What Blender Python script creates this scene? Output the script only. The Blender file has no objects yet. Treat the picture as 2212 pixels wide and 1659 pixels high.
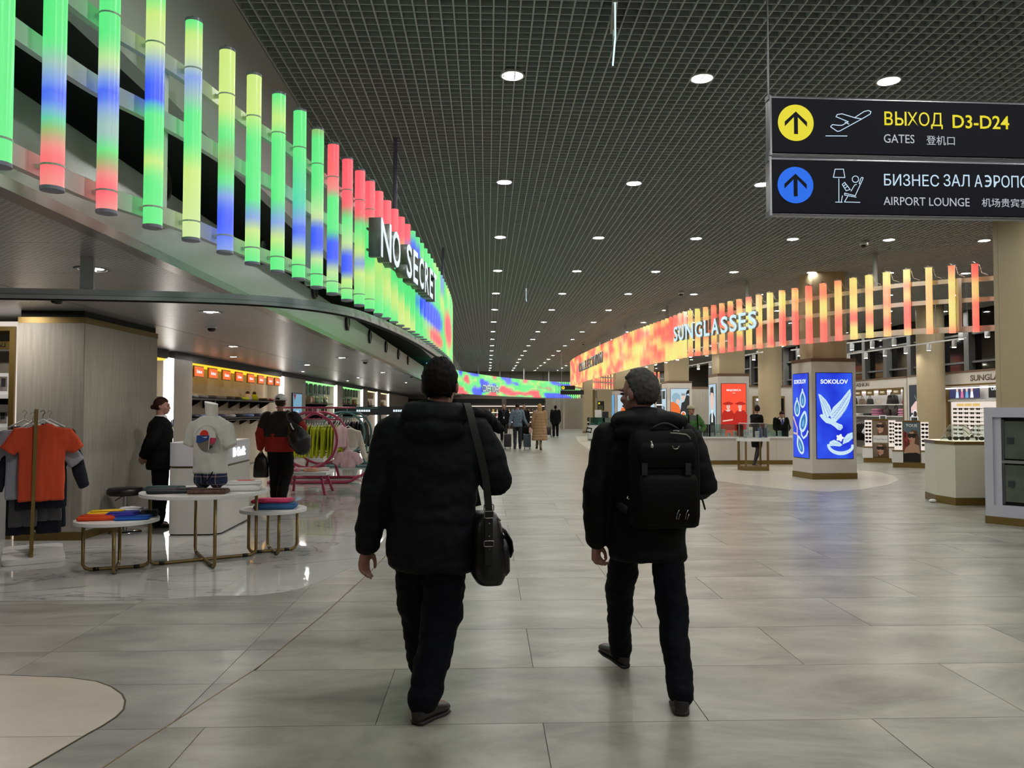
import bpy, bmesh, math, random
from mathutils import Vector, Matrix, noise as mnoise

# ------------------------------------------------------------------ camera, world, exposure
SC = bpy.context.scene
COL = bpy.context.collection
FPX = 1680.0                                   # focal length in pixels of the 2212 x 1659 frame
YAW = math.atan(54 / FPX); PITCH = math.atan(55.5 / FPX)
CAM = Vector((0, 0, 1.5))
cd = bpy.data.cameras.new('camera'); cam = bpy.data.objects.new('camera', cd); COL.objects.link(cam)
cd.sensor_width = 36; cd.lens = FPX / 2212 * 36; cd.clip_start = 0.05; cd.clip_end = 300
cam.location = CAM; cam.rotation_euler = (math.pi / 2 + PITCH, 0, -YAW)
SC.camera = cam
w = bpy.data.worlds.new('night'); SC.world = w; w.use_nodes = True
w.node_tree.nodes['Background'].inputs[0].default_value = (0.02, 0.025, 0.035, 1)
w.node_tree.nodes['Background'].inputs[1].default_value = 0.3
SC.view_settings.view_transform = 'Standard'; SC.view_settings.look = 'None'
SC.view_settings.exposure = 0.0; SC.view_settings.gamma = 1.0; SC.view_settings.use_curve_mapping = False
LAMP_W = 345.0                                 # hall downlight diffuser, radiance
SHOP_W = 500.0                                 # shop lamp lens, radiance
SPOT_W = 260.0                                   # track spot
SC.cycles.max_bounces = 4; SC.cycles.diffuse_bounces = 2; SC.cycles.glossy_bounces = 3; SC.cycles.transmission_bounces = 4; SC.cycles.transparent_max_bounces = 8
SC.cycles.adaptive_threshold = 0.1; SC.cycles.adaptive_min_samples = 16; SC.cycles.sample_clamp_indirect = 4.0; SC.cycles.light_sampling_threshold = 0.005;  SC.cycles.debug_use_spatial_splits = True; SC.cycles.caustics_reflective = False; SC.cycles.caustics_refractive = False
R = math.radians
random.seed(7)

# pixel -> place helpers (a photograph pixel on a known plane of the hall)
_fw = Vector((math.sin(YAW) * math.cos(PITCH), math.cos(YAW) * math.cos(PITCH), math.sin(PITCH)))
_rt = Vector((math.cos(YAW), -math.sin(YAW), 0)); _up = _rt.cross(_fw)
def ray(x, y): return _fw * FPX + _rt * (x - 1106) - _up * (y - 829.5)
def onz(x, y, z=0.0):
    d = ray(x, y); return CAM + d * ((z - 1.5) / d.z)
def ony(x, y, Y):
    d = ray(x, y); return CAM + d * (Y / d.y)
def onx(x, y, X):
    d = ray(x, y); return CAM + d * (X / d.x)

# ------------------------------------------------------------------ materials
def lin(c):
    r = []
    for v in c[:3]:
        v = max(0, v) / 255.0
        r.append(v / 12.92 if v <= 0.04045 else ((v + 0.055) / 1.055) ** 2.4)
    return tuple(r) + (1.0,)
MATS = {}
def M(name, col, rough=0.5, metal=0.0, emit=None, es=1.0, noise=None, bump=None, spec=0.5, stretch=None, coat=0.0, rnd=0.0):
    if name in MATS: return MATS[name]
    m = bpy.data.materials.new(name); m.use_nodes = True; MATS[name] = m
    nt = m.node_tree; b = nt.nodes['Principled BSDF']
    b.inputs['Base Color'].default_value = lin(col); b.inputs['Roughness'].default_value = rough
    b.inputs['Metallic'].default_value = metal; b.inputs['Specular IOR Level'].default_value = spec
    if coat: b.inputs['Coat Weight'].default_value = coat; b.inputs['Coat Roughness'].default_value = 0.08
    m.diffuse_color = lin(col)
    if emit:
        b.inputs['Emission Color'].default_value = lin(emit); b.inputs['Emission Strength'].default_value = es
    if noise or bump:
        tc = nt.nodes.new('ShaderNodeTexCoord'); mp = nt.nodes.new('ShaderNodeMapping')
        nt.links.new(tc.outputs['Object'], mp.inputs['Vector'])
        if stretch: mp.inputs['Scale'].default_value = stretch
        if rnd:
            oi = nt.nodes.new('ShaderNodeObjectInfo'); mu = nt.nodes.new('ShaderNodeMath'); mu.operation = 'MULTIPLY'
            mu.inputs[1].default_value = rnd; cx = nt.nodes.new('ShaderNodeCombineXYZ')
            nt.links.new(oi.outputs['Random'], mu.inputs[0])
            for k in range(3): nt.links.new(mu.outputs[0], cx.inputs[k])
            nt.links.new(cx.outputs[0], mp.inputs['Location'])
    if noise:
        sc, amt = noise[:2]
        n = nt.nodes.new('ShaderNodeTexNoise'); n.inputs['Scale'].default_value = sc; n.inputs['Detail'].default_value = 6
        n.inputs['Roughness'].default_value = 0.62
        nt.links.new(mp.outputs[0], n.inputs['Vector'])
        cr = nt.nodes.new('ShaderNodeValToRGB'); c = lin(col)
        cr.color_ramp.elements[0].position = 0.3; cr.color_ramp.elements[1].position = 0.7
        cr.color_ramp.elements[0].color = tuple(v * (1 - amt) for v in c[:3]) + (1,)
        cr.color_ramp.elements[1].color = tuple(min(1, v * (1 + amt)) for v in c[:3]) + (1,)
        nt.links.new(n.outputs['Fac'], cr.inputs['Fac']); nt.links.new(cr.outputs[0], b.inputs['Base Color'])
    if bump:
        n2 = nt.nodes.new('ShaderNodeTexNoise'); n2.inputs['Scale'].default_value = bump[0]; n2.inputs['Detail'].default_value = 4
        nt.links.new(mp.outputs[0], n2.inputs['Vector'])
        bp = nt.nodes.new('ShaderNodeBump'); bp.inputs['Strength'].default_value = bump[1]; bp.inputs['Distance'].default_value = 0.01
        nt.links.new(n2.outputs['Fac'], bp.inputs['Height']); nt.links.new(bp.outputs[0], b.inputs['Normal'])
    return m
def EM(name, col, s=1.0, lamp=False):
    new = name not in MATS; m = M(name, (20, 20, 20), 0.4, emit=col, es=s)
    if new: m.cycles.emission_sampling = 'FRONT' if lamp else 'NONE'
    return m
def glass_mat(name, tint=(235, 245, 242), gloss=0.08, rough=0.02):
    if name in MATS: return MATS[name]
    m = bpy.data.materials.new(name); m.use_nodes = True; MATS[name] = m
    nt = m.node_tree; nt.nodes.clear()
    o = nt.nodes.new('ShaderNodeOutputMaterial'); t = nt.nodes.new('ShaderNodeBsdfTransparent'); g = nt.nodes.new('ShaderNodeBsdfGlossy')
    t.inputs[0].default_value = lin(tint); g.inputs['Roughness'].default_value = rough
    f = nt.nodes.new('ShaderNodeFresnel'); f.inputs[0].default_value = 1.45
    a = nt.nodes.new('ShaderNodeMath'); a.operation = 'ADD'; a.inputs[1].default_value = gloss * 0.4; a.use_clamp = True
    x = nt.nodes.new('ShaderNodeMixShader')
    nt.links.new(f.outputs[0], a.inputs[0]); nt.links.new(a.outputs[0], x.inputs[0])
    nt.links.new(t.outputs[0], x.inputs[1]); nt.links.new(g.outputs[0], x.inputs[2]); nt.links.new(x.outputs[0], o.inputs[0])
    return m
def vcol_emit(name, s=1.0, rough=0.25):
    m = bpy.data.materials.new(name); m.use_nodes = True; MATS[name] = m
    nt = m.node_tree; b = nt.nodes['Principled BSDF']
    a = nt.nodes.new('ShaderNodeVertexColor'); a.layer_name = 'glow'
    b.inputs['Base Color'].default_value = (0.25, 0.25, 0.25, 1); b.inputs['Roughness'].default_value = rough
    nt.links.new(a.outputs['Color'], b.inputs['Emission Color']); b.inputs['Emission Strength'].default_value = s
    return m

def tile_mat(name, col, amt, rough, vein=None, scale=1.3):
    m = bpy.data.materials.new(name); m.use_nodes = True; MATS[name] = m
    nt = m.node_tree; N = nt.nodes; L = nt.links; b = N['Principled BSDF']
    tc = N.new('ShaderNodeTexCoord'); oi = N.new('ShaderNodeObjectInfo')
    mu = N.new('ShaderNodeVectorMath'); mu.operation = 'MULTIPLY_ADD'
    cx = N.new('ShaderNodeCombineXYZ'); mm = N.new('ShaderNodeMath'); mm.operation = 'MULTIPLY'; mm.inputs[1].default_value = 37.0
    L.new(oi.outputs['Random'], mm.inputs[0]); L.new(mm.outputs[0], cx.inputs[0]); L.new(mm.outputs[0], cx.inputs[1])
    L.new(tc.outputs['Object'], mu.inputs[0]); mu.inputs[1].default_value = (0.75, 1.7, 1); L.new(cx.outputs[0], mu.inputs[2])
    n1 = N.new('ShaderNodeTexNoise'); n1.inputs['Scale'].default_value = scale; n1.inputs['Detail'].default_value = 5; n1.inputs['Roughness'].default_value = 0.66
    n1.inputs['Distortion'].default_value = 0.5
    L.new(mu.outputs[0], n1.inputs['Vector'])
    cr = N.new('ShaderNodeValToRGB'); c = lin(col)
    cr.color_ramp.elements[0].position = 0.34; cr.color_ramp.elements[1].position = 0.66
    cr.color_ramp.elements[0].color = tuple(v * (1 - amt) for v in c[:3]) + (1,)
    cr.color_ramp.elements[1].color = tuple(min(1, v * (1 + amt)) for v in c[:3]) + (1,)
    L.new(n1.outputs['Fac'], cr.inputs['Fac'])
    out = cr.outputs[0]
    if vein:
        n2 = N.new('ShaderNodeTexNoise'); n2.inputs['Scale'].default_value = vein[0]; n2.inputs['Detail'].default_value = 5; n2.inputs['Distortion'].default_value = 2.2
        L.new(mu.outputs[0], n2.inputs['Vector'])
        r2 = N.new('ShaderNodeValToRGB'); e = r2.color_ramp.elements
        vw = vein[3] if len(vein) > 3 else 0.013; e[0].position = 0.5 - vw; e[0].color = (0, 0, 0, 1); e[1].position = 0.5 + vw; e[1].color = (0, 0, 0, 1)
        k = e.new(0.5); k.color = (vein[1],) * 3 + (1,)
        mx = N.new('ShaderNodeMix'); mx.data_type = 'RGBA'
        L.new(n2.outputs['Fac'], r2.inputs['Fac']); L.new(r2.outputs[0], mx.inputs['Factor'])
        L.new(out, mx.inputs['A']); mx.inputs['B'].default_value = lin(vein[2]); out = mx.outputs['Result']
    L.new(out, b.inputs['Base Color'])
    b.inputs['Roughness'].default_value = rough
    return m

# ------------------------------------------------------------------ mesh builder
class MB:
    def __init__(s): s.v = []; s.f = []; s.c = None
    def add(s, vs, fs, T=None):
        o = len(s.v)
        s.v += [tuple(T @ Vector(p)) if T is not None else tuple(p) for p in vs]
        s.f += [tuple(i + o for i in f) for f in fs]; return s
    def box(s, c, d, rz=0.0, T=None):
        x, y, z = (k / 2 for k in d)
        vs = [(i * x, j * y, k * z) for k in (-1, 1) for j in (-1, 1) for i in (-1, 1)]
        m = Matrix.Translation(Vector(c)) @ Matrix.Rotation(rz, 4, 'Z')
        if T is not None: m = T @ m
        return s.add(vs, [(0, 2, 3, 1), (4, 5, 7, 6), (0, 1, 5, 4), (2, 6, 7, 3), (0, 4, 6, 2), (1, 3, 7, 5)], m)
    def bb(s, a, b):
        return s.box([(p + q) / 2 for p, q in zip(a, b)], [abs(q - p) for p, q in zip(a, b)])
    def beam(s, a, b, w, h, upv=(0, 0, 1)):
        a = Vector(a); b = Vector(b); d = (b - a); L = d.length; d.normalize(); u = Vector(upv)
        if abs(d.dot(u)) > 0.98: u = Vector((0, 1, 0))
        r = d.cross(u).normalized(); u = r.cross(d)
        m = Matrix((r, d, u)).transposed().to_4x4(); m.translation = (a + b) / 2
        return s.box((0, 0, 0), (w, L, h), 0, m)
    def prism(s, poly, z0, z1, T=None):
        n = len(poly)
        vs = [(p[0], p[1], z0) for p in poly] + [(p[0], p[1], z1) for p in poly]
        fs = [tuple(range(n))[::-1], tuple(range(n, 2 * n))] + [(i, (i + 1) % n, n + (i + 1) % n, n + i) for i in range(n)]
        return s.add(vs, fs, T)
    def rings(s, rs, cap=True, T=None, close=False):
        n = len(rs[0]); vs = [p for r in rs for p in r]; fs = []
        m = len(rs)
        for i in range(m if close else m - 1):
            a = i * n; b = ((i + 1) % m) * n
            fs += [(a + j, a + (j + 1) % n, b + (j + 1) % n, b + j) for j in range(n)]
        if cap and not close:
            fs.append(tuple(range(n))[::-1]); fs.append(tuple(range((m - 1) * n, m * n)))
        return s.add(vs, fs, T)
    def lathe(s, prof, n=24, c=(0, 0, 0), T=None):
        rs = [[(c[0] + r * math.cos(2 * math.pi * j / n), c[1] + r * math.sin(2 * math.pi * j / n), c[2] + z) for j in range(n)] for r, z in prof]
        return s.rings(rs, T=T)
    def hoop(s, prof, n=24, c=(0, 0, 0), T=None):
        # ring whose section is the closed profile
        rs = [[(c[0] + r * math.cos(2 * math.pi * j / n), c[1] + r * math.sin(2 * math.pi * j / n), c[2] + z) for r, z in prof] for j in range(n)]
        return s.rings(rs, T=T, close=True)
    def tube(s, pts, r, n=10, close=False, T=None, flat=1.0):
        pts = [Vector(p) for p in pts]; m = len(pts); rr = r if isinstance(r, (list, tuple)) else [r] * m
        rs = []; prev = None
        for i, p in enumerate(pts):
            if close: d = pts[(i + 1) % m] - pts[i - 1]
            else: d = pts[min(i + 1, m - 1)] - pts[max(i - 1, 0)]
            d.normalize()
            if prev is None:
                u = Vector((0, 0, 1)) if abs(d.z) < 0.9 else Vector((0, 1, 0))
            else: u = prev
            u = (u - d * u.dot(d)).normalized(); prev = u; q = d.cross(u)
            rs.append([p + (u * math.cos(2 * math.pi * j / n) + q * math.sin(2 * math.pi * j / n) * flat) * rr[i] for j in range(n)])
        return s.rings(rs, close=close, T=T)
    def limb(s, pts, rad, n=14, sub=5):
        # capsule chain with rounded ends, Catmull-smoothed
        P = [Vector(p) for p in pts]; out = []; ro = []
        k = len(P)
        for i in range(k - 1):
            for t in range(sub):
                u = t / sub; out.append(P[i].lerp(P[i + 1], u)); ro.append(rad[i] + (rad[i + 1] - rad[i]) * u)
        out.append(P[-1]); ro.append(rad[-1])
        d0 = (out[1] - out[0]).normalized(); d1 = (out[-1] - out[-2]).normalized(); r0 = ro[0]; r1 = ro[-1]
        out = [out[0] - d0 * r0 * q for q in (0.98, 0.8, 0.45)] + out + [out[-1] + d1 * r1 * q for q in (0.45, 0.8, 0.98)]
        ro = [r0 * q for q in (0.2, 0.6, 0.893)] + ro + [r1 * q for q in (0.893, 0.6, 0.2)]
        return s.tube(out, ro, n)
    def flatlimb(s, pts, rad, dep, n=16):
        P = [Vector(p) for p in pts]; rs = []
        for i, p in enumerate(P):
            d = (P[min(i + 1, len(P) - 1)] - P[max(i - 1, 0)]); d.y = 0; d.normalize(); q = Vector((d.z, 0, -d.x))
            rs.append([p + q * rad[i] * math.copysign(abs(math.cos(2 * math.pi * j / n)) ** 0.8, math.cos(2 * math.pi * j / n)) + Vector((0, 1, 0)) * dep[i] * math.sin(2 * math.pi * j / n) for j in range(n)])
        return s.rings(rs)
    def ell(s, c, r, n=16, m=10, T=None, rot=None):
        rs = []
        for i in range(1, m):
            a = math.pi * i / m
            rs.append([(r[0] * math.sin(a) * math.cos(2 * math.pi * j / n), r[1] * math.sin(a) * math.sin(2 * math.pi * j / n), -r[2] * math.cos(a)) for j in range(n)])
        X = Matrix.Translation(Vector(c))
        if rot is not None: X = X @ rot
        if T is not None: X = T @ X
        return s.rings(rs, T=X)
    def build(s, name, mat, parent=None, smooth=False, bevel=0.0, seg=2, auto=None):
        me = bpy.data.meshes.new(name); me.from_pydata(s.v, [], s.f); me.update()
        bm = bmesh.new(); bm.from_mesh(me)
        if len(s.f) > 1: bmesh.ops.recalc_face_normals(bm, faces=bm.faces)
        if bevel:
            bmesh.ops.bevel(bm, geom=list(bm.edges), offset=bevel, segments=seg, affect='EDGES', profile=0.5, clamp_overlap=True)
        bm.to_mesh(me); bm.free()
        if smooth or auto:
            for p in me.polygons: p.use_smooth = True
            if auto: me.set_sharp_from_angle(angle=R(auto))
        if s.c:
            at = me.color_attributes.new('glow', 'FLOAT_COLOR', 'POINT')
            for i, c in enumerate(s.c): at.data[i].color = c
        if mat: me.materials.append(mat)
        o = bpy.data.objects.new(name, me); COL.objects.link(o)
        if parent: o.parent = parent
        return o
def circ(cx, cy, r, n=24, ry=None, a0=0.0):
    return [(cx + r * math.cos(a0 + 2 * math.pi * i / n), cy + (ry or r) * math.sin(a0 + 2 * math.pi * i / n)) for i in range(n)]
def rrect(w, h, r, n=5, cx=0, cy=0):
    p = []
    for sx, sy, a in ((1, 1, 0), (-1, 1, 90), (-1, -1, 180), (1, -1, 270)):
        for i in range(n + 1):
            t = R(a + 90 * i / n); p.append((cx + sx * (w / 2 - r) + r * math.cos(t), cy + sy * (h / 2 - r) + r * math.sin(t)))
    return p
def tag(o, label=None, cat=None, group=None, kind=None):
    if label: o['label'] = label
    if cat: o['category'] = cat
    if group: o['group'] = group
    if kind: o['kind'] = kind
    return o
def thing(name, label, cat, loc=(0, 0, 0), rz=0.0, group=None):
    o = bpy.data.objects.new(name, None); COL.objects.link(o); o.empty_display_size = 0.1
    o.location = loc; o.rotation_euler = (0, 0, rz); return tag(o, label, cat, group)
def struct(o): o['kind'] = 'structure'; return o
def copy_of(o, parent=None, name=None):
    c = o.copy(); COL.objects.link(c); c.parent = parent
    if name: c.name = name
    for ch in list(o.children): copy_of(ch, c)
    return c
def place(o, loc, rz=0.0, label=None, group=None):
    o.location = loc; o.rotation_euler = (0, 0, rz)
    if label: o['label'] = label
    if group: o['group'] = group
    return o
def frame(o, xdir, zdir=(0, 0, 1)):
    """matrix whose local x runs along xdir, local y along zdir (up) and local z out of the plane"""
    x = Vector(xdir).normalized(); y = Vector(zdir).normalized(); z = x.cross(y)
    m = Matrix((x, y, z)).transposed().to_4x4(); m.translation = Vector(o); return m
TMP = bpy.data.scenes.new('workbench')
def evaluated(ob):
    TMP.collection.objects.link(ob); vl = TMP.view_layers[0]; vl.update()
    me = bpy.data.meshes.new_from_object(ob.evaluated_get(vl.depsgraph)); TMP.collection.objects.unlink(ob); return me
def text(body, T, mat, parent, name='lettering', w=None, h=None, ext=0.001, bold=0.0, align='LEFT', space=1.0, smat=None):
    cu = bpy.data.curves.new('t', 'FONT'); cu.body = body; cu.size = 1; cu.extrude = 0; cu.offset = bold; cu.align_x = 'LEFT'
    cu.space_character = space; cu.resolution_u = 3
    ob = bpy.data.objects.new('t', cu); me = evaluated(ob)
    bpy.data.objects.remove(ob); bpy.data.curves.remove(cu)
    xs = [v.co.x for v in me.vertices]; ys = [v.co.y for v in me.vertices]
    x0, x1, y0, y1 = min(xs), max(xs), min(ys), max(ys)
    sx = sy = 1.0
    if h: sy = sx = h / (y1 - y0)
    if w: sx = w / (x1 - x0); sy = sy if h else sx
    ox = {'LEFT': x0, 'CENTER': (x0 + x1) / 2, 'RIGHT': x1}[align]
    bm = bmesh.new(); bm.from_mesh(me); bpy.data.meshes.remove(me)
    for v in bm.verts: v.co = Vector(((v.co.x - ox) * sx, (v.co.y - y0) * sy, 0))
    bmesh.ops.remove_doubles(bm, verts=bm.verts, dist=1e-6)
    g = bmesh.ops.extrude_face_region(bm, geom=list(bm.faces))
    for e in g['geom']:
        if isinstance(e, bmesh.types.BMVert): e.co.z += ext
    bmesh.ops.recalc_face_normals(bm, faces=bm.faces)
    m2 = bpy.data.meshes.new(name)
    m2.materials.append(mat)
    if smat:
        m2.materials.append(smat)
        bm.normal_update()
        for f_ in bm.faces: f_.material_index = 0 if f_.normal.z > 0.7 else 1
    bm.transform(T); bm.to_mesh(m2); bm.free()
    o = bpy.data.objects.new(name, m2); COL.objects.link(o)
    if parent: o.parent = parent
    return o
def remeshed(name, mb, vox, mat, parent=None, smooth=4, folds=None):
    me = bpy.data.meshes.new('tmp'); me.from_pydata(mb.v, [], mb.f); me.update()
    bm = bmesh.new(); bm.from_mesh(me); bmesh.ops.recalc_face_normals(bm, faces=bm.faces); bm.to_mesh(me); bm.free()
    ob = bpy.data.objects.new('tmp', me)
    r = ob.modifiers.new('r', 'REMESH'); r.mode = 'VOXEL'; r.voxel_size = vox
    if smooth:
        s = ob.modifiers.new('s', 'SMOOTH'); s.iterations = smooth; s.factor = 0.5
    m2 = evaluated(ob)
    bpy.data.objects.remove(ob); bpy.data.meshes.remove(me)
    if folds:
        sc, amp, st = folds; n_ = len(m2.vertices); co = [0.0] * (3 * n_); no = [0.0] * (3 * n_)
        m2.vertices.foreach_get('co', co); m2.vertices.foreach_get('normal', no); fr = mnoise.fractal
        for i in range(0, 3 * n_, 3):
            k = fr((co[i] * st[0] * sc, co[i + 1] * st[1] * sc, co[i + 2] * st[2] * sc), 0.6, 2.0, 3) * amp
            co[i] += no[i] * k; co[i + 1] += no[i + 1] * k; co[i + 2] += no[i + 2] * k
        m2.vertices.foreach_set('co', co)
    for p in m2.polygons: p.use_smooth = True
    m2.name = name; m2.materials.append(mat)
    o = bpy.data.objects.new(name, m2); COL.objects.link(o)
    if parent: o.parent = parent
    return o
def lerp_tab(tab, t):
    if t <= tab[0][0]: return tab[0][1]
    for (a, va), (b, vb) in zip(tab, tab[1:]):
        if t <= b:
            k = (t - a) / (b - a); k = k * k * (3 - 2 * k) if False else k
            return va + (vb - va) * k if not isinstance(va, tuple) else tuple(p + (q - p) * k for p, q in zip(va, vb))
    return tab[-1][1]

# shared materials
gold = M('brushed_gold', (128, 106, 58), 0.38, 0.55, noise=(30, 0.06), stretch=(1, 1, 0.2))
goldsat = M('satin_brass', (146, 122, 78), 0.35, 0.7)
white = M('white_lacquer', (225, 224, 222), 0.35)
pillar_white = M('warm_white_panel', (205, 198, 190), 0.42, noise=(2, 0.03))
greymetal = M('grey_painted_metal', (120, 122, 126), 0.35, 0.3)
alu = M('aluminium', (178, 178, 184), 0.28, 0.85)
black = M('black_plastic', (14, 14, 15), 0.4)
chrome = M('chrome', (200, 200, 205), 0.12, 1.0)
paleWood = M('pale_oak_veneer', (168, 162, 152), 0.42, noise=(5, 0.14), stretch=(6, 6, 0.35))
columnM = M('beige_column_paint', (176, 160, 128), 0.5, noise=(3, 0.03))
stripW = EM('white_led_strip', (255, 248, 238), 2.4)
glassM = glass_mat('clear_glass')
# ------------------------------------------------------------------ floor
tileA = tile_mat('hall_tile', (148, 147, 136), 0.36, 0.31)
tileB = tile_mat('side_tile', (156, 155, 149), 0.30, 0.31, scale=1.5)
marble = tile_mat('polished_marble', (196, 196, 194), 0.10, 0.05, vein=(0.5, 0.7, (116, 116, 120)), scale=0.7)
beigeT = tile_mat('beige_tile', (206, 197, 184), 0.10, 0.3, scale=1.0)
grout = M('dark_grout', (92, 92, 88), 0.7)
floor = struct(MB().bb((-12, -9, -0.12), (30, 66, -0.004)).build('floor', grout))
strip = [(-9, -2.6), (0, -2.0), (2.5, -1.72), (3.1, -1.66), (3.596, -1.561), (3.837, -1.503), (4.64, -1.328), (5.798, -1.193), (7.296, -1.078), (8.0, -1.04), (12, -0.95), (20, -1.0), (40, -1.6), (66, -2.2)]
mar = [(6.265, -2.6), (6.29, -2.2), (6.35, -1.95), (6.46, -1.706), (6.65, -1.55), (6.95, -1.433), (7.515, -1.287), (8.23, -1.218), (10, -1.17), (14, -1.1), (20, -1.15), (40, -1.75), (66, -2.4)]
def clipped_tile(x0, x1, y0, y1, fn, side, name, mat, parent, z0, z1, n=8):
    # part of a rectangular tile lying left (side=-1) or right (+1) of the curve x = fn(y)
    ys = [y0 + (y1 - y0) * i / n for i in range(n + 1)]
    A = []; B = []
    for y in ys:
        c = lerp_tab(fn, y)
        a, b = (x0, min(x1, c)) if side < 0 else (max(x0, c), x1)
        if b - a > 0.002: A.append((a, y)); B.append((b, y))
    if len(A) < 2: return None
    full = all(abs(a[0] - x0) < 1e-6 and abs(b[0] - x1) < 1e-6 for a, b in zip(A, B)) and len(A) == n + 1
    poly = [(x0, y0), (x1, y0), (x1, y1), (x0, y1)] if full else A[::-1] + B
    cx = (x0 + x1) / 2; cy = (y0 + y1) / 2
    o = MB().prism([(p[0] - cx, p[1] - cy) for p in poly], z0, z1).build(name, mat, parent); o.location = (cx, cy, 0)
    return o
g = 0.0022
tile_me = None
row = 0; y = 3.77 - 0.8 * 4
while y < 14.2:
    off = -0.53 if row % 2 == 0 else 0.27
    xlim = 2.0 + 0.75 * max(y + 0.8, 2); x = off - 1.6 * 4
    while x < xlim:
        if x + 1.6 > lerp_tab(strip, y) - 0.3:
            if x > max(lerp_tab(strip, y), lerp_tab(strip, y + 0.8)):
                if tile_me is None:
                    o = MB().box((0, 0, -0.006), (1.6 - 2 * g, 0.8 - 2 * g, 0.012)).build('floor_tile', tileA, floor); tile_me = o.data
                else:
                    o = bpy.data.objects.new('floor_tile', tile_me); COL.objects.link(o); o.parent = floor
                o.location = (x + 0.8, y + 0.4, 0)
            else:
                clipped_tile(x + g, x + 1.6 - g, y + g, y + 0.8 - g, [(a, b + 0.004) for a, b in strip], 1, 'floor_tile', tileA, floor, -0.012, 0)
        x += 1.6
    y += 0.8; row += 1
HALL_Y = y
far_tile = tile_mat('far_hall_tile', (148, 147, 136), 0.30, 0.31)
def far_tile_nodes(m):
    nt = m.node_tree; N = nt.nodes; L = nt.links; b = N['Principled BSDF']
    src = b.inputs['Base Color'].links[0].from_socket
    tc = N.new('ShaderNodeTexCoord'); br = N.new('ShaderNodeTexBrick'); br.inputs['Scale'].default_value = 1.0
    br.inputs['Brick Width'].default_value = 1.6; br.inputs['Row Height'].default_value = 0.8; br.inputs['Mortar Size'].default_value = 0.004
    mx = N.new('ShaderNodeMix'); mx.data_type = 'RGBA'; mx.inputs['B'].default_value = lin((92, 92, 88))
    L.new(tc.outputs['Object'], br.inputs['Vector']); L.new(br.outputs['Fac'], mx.inputs['Factor']); L.new(src, mx.inputs['A'])
    L.new(mx.outputs['Result'], b.inputs['Base Color'])
far_tile_nodes(far_tile)
tag(MB().bb((-12, HALL_Y, -0.012), (30, 66, 0)).build('far_paving', far_tile, floor), 'grey paving of the far hall', kind='stuff')
tag(MB().bb((2.0 + 0.75 * 3, -9, -0.012), (30, 0.5, -0.0005)).build('near_paving', far_tile, floor), kind='stuff')
tag(MB().bb((11.0, 0.5, -0.012), (30, HALL_Y, -0.0005)).build('side_paving', far_tile, floor), kind='stuff')
# brown-grey side tiles left of the brass strip, 0.6 x 1.2
y = 5.56 - 0.6 * 8
while y < 14.2:
    for k in range(5):
        xa = -0.3 - 1.2 * (k + 1); xb = xa + 1.2
        if y > 6.3 and xb < -2.6: continue
        if y > 7.4 and k > 0: continue
        if y < 2.6 and xa < -3.6: continue
        clipped_tile(xa + g, xb - g, y + g, y + 0.6 - g, [(a, b - 0.006) for a, b in strip], -1, 'side_tile', tileB, floor, -0.012, 0)
    y += 0.6
tag(MB().bb((-12, -9, -0.012), (-2.0, 0.7, -0.0005)).build('side_paving', tileB, floor), kind='stuff')
# brass inlay strip
ys = [i * 0.15 + 0.8 for i in range(0, 330)]
pts = [(lerp_tab(strip, yy), yy) for yy in ys]
mb = MB()
mb.rings([[(x_ - 0.003, y_, 0.0), (x_ + 0.003, y_, 0.0), (x_ + 0.003, y_, 0.0012), (x_ - 0.003, y_, 0.0012)] for x_, y_ in pts])
struct(mb.build('trim_1', goldsat))
# marble shop floor: overlay slab tiles
MZ = 0.003
y = 6.265
while y < 27:
    k = 0
    while True:
        xb = -1.0 - 1.2 * k; xa = xb - 1.2; k += 1
        if xb < -0.66 * (y + 1.2) - 0.3 or xb < -7: break
        clipped_tile(xa + 0.001, xb - 0.001, y + 0.001, y + 1.2 - 0.001, mar, -1, 'marble_tile', marble, floor, 0.0, MZ, n=10)
    y += 1.2
tag(MB().bb((-9, 27.1, 0), (-1.9, 60, MZ)).build('far_marble', marble, floor), kind='stuff')
tag(MB().bb((-9, 6.265, 0), (-6.9, 27.1, MZ)).build('far_marble', marble, floor), kind='stuff')
# beige inlays
def slab(poly, name, mat, z=MZ):
    return MB().prism(poly, 0.0, z).build(name, mat, floor)
B0 = [(-3.4, 4.56), (-2.748, 4.535), (-2.331, 4.476), (-2.15, 4.41), (-2.028, 4.322), (-1.92, 4.21), (-1.86, 4.116), (-1.815, 4.0), (-1.807, 3.903), (-1.82, 3.80), (-1.843, 3.709), (-1.911, 3.372), (-2.05, 2.8), (-2.3, 2.0), (-3.4, 2.0)]
rng = [(p[0], p[1]) for p in B0]
for ya, yb in ((2.0, 3.68), (3.685, 4.6)):
    poly = []
    bm = bmesh.new(); vs = [bm.verts.new((x_, y_, 0)) for x_, y_ in rng]; f_ = bm.faces.new(vs)
    for co, no in (((0, ya, 0), (0, 1, 0)), ((0, yb, 0), (0, -1, 0))):
        bmesh.ops.bisect_plane(bm, geom=bm.verts[:] + bm.edges[:] + bm.faces[:], plane_co=co, plane_no=Vector(no) * -1, clear_outer=True)
    bm.faces.ensure_lookup_table()
    poly = [(l.vert.co.x, l.vert.co.y) for l in bm.faces[0].loops]; bm.free()
    slab(poly, 'beige_inlay', beigeT)
mb = MB(); mb.rings([[(x_ - 0.004, y_, 0.0), (x_ + 0.004, y_ + 0.004, 0.0), (x_ + 0.004, y_ + 0.004, 0.0042), (x_ - 0.004, y_, 0.0042)] for x_, y_ in B0[1:13]])
struct(mb.build('trim_2', M('dark_bronze', (88, 80, 60), 0.4, 0.6)))
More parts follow.
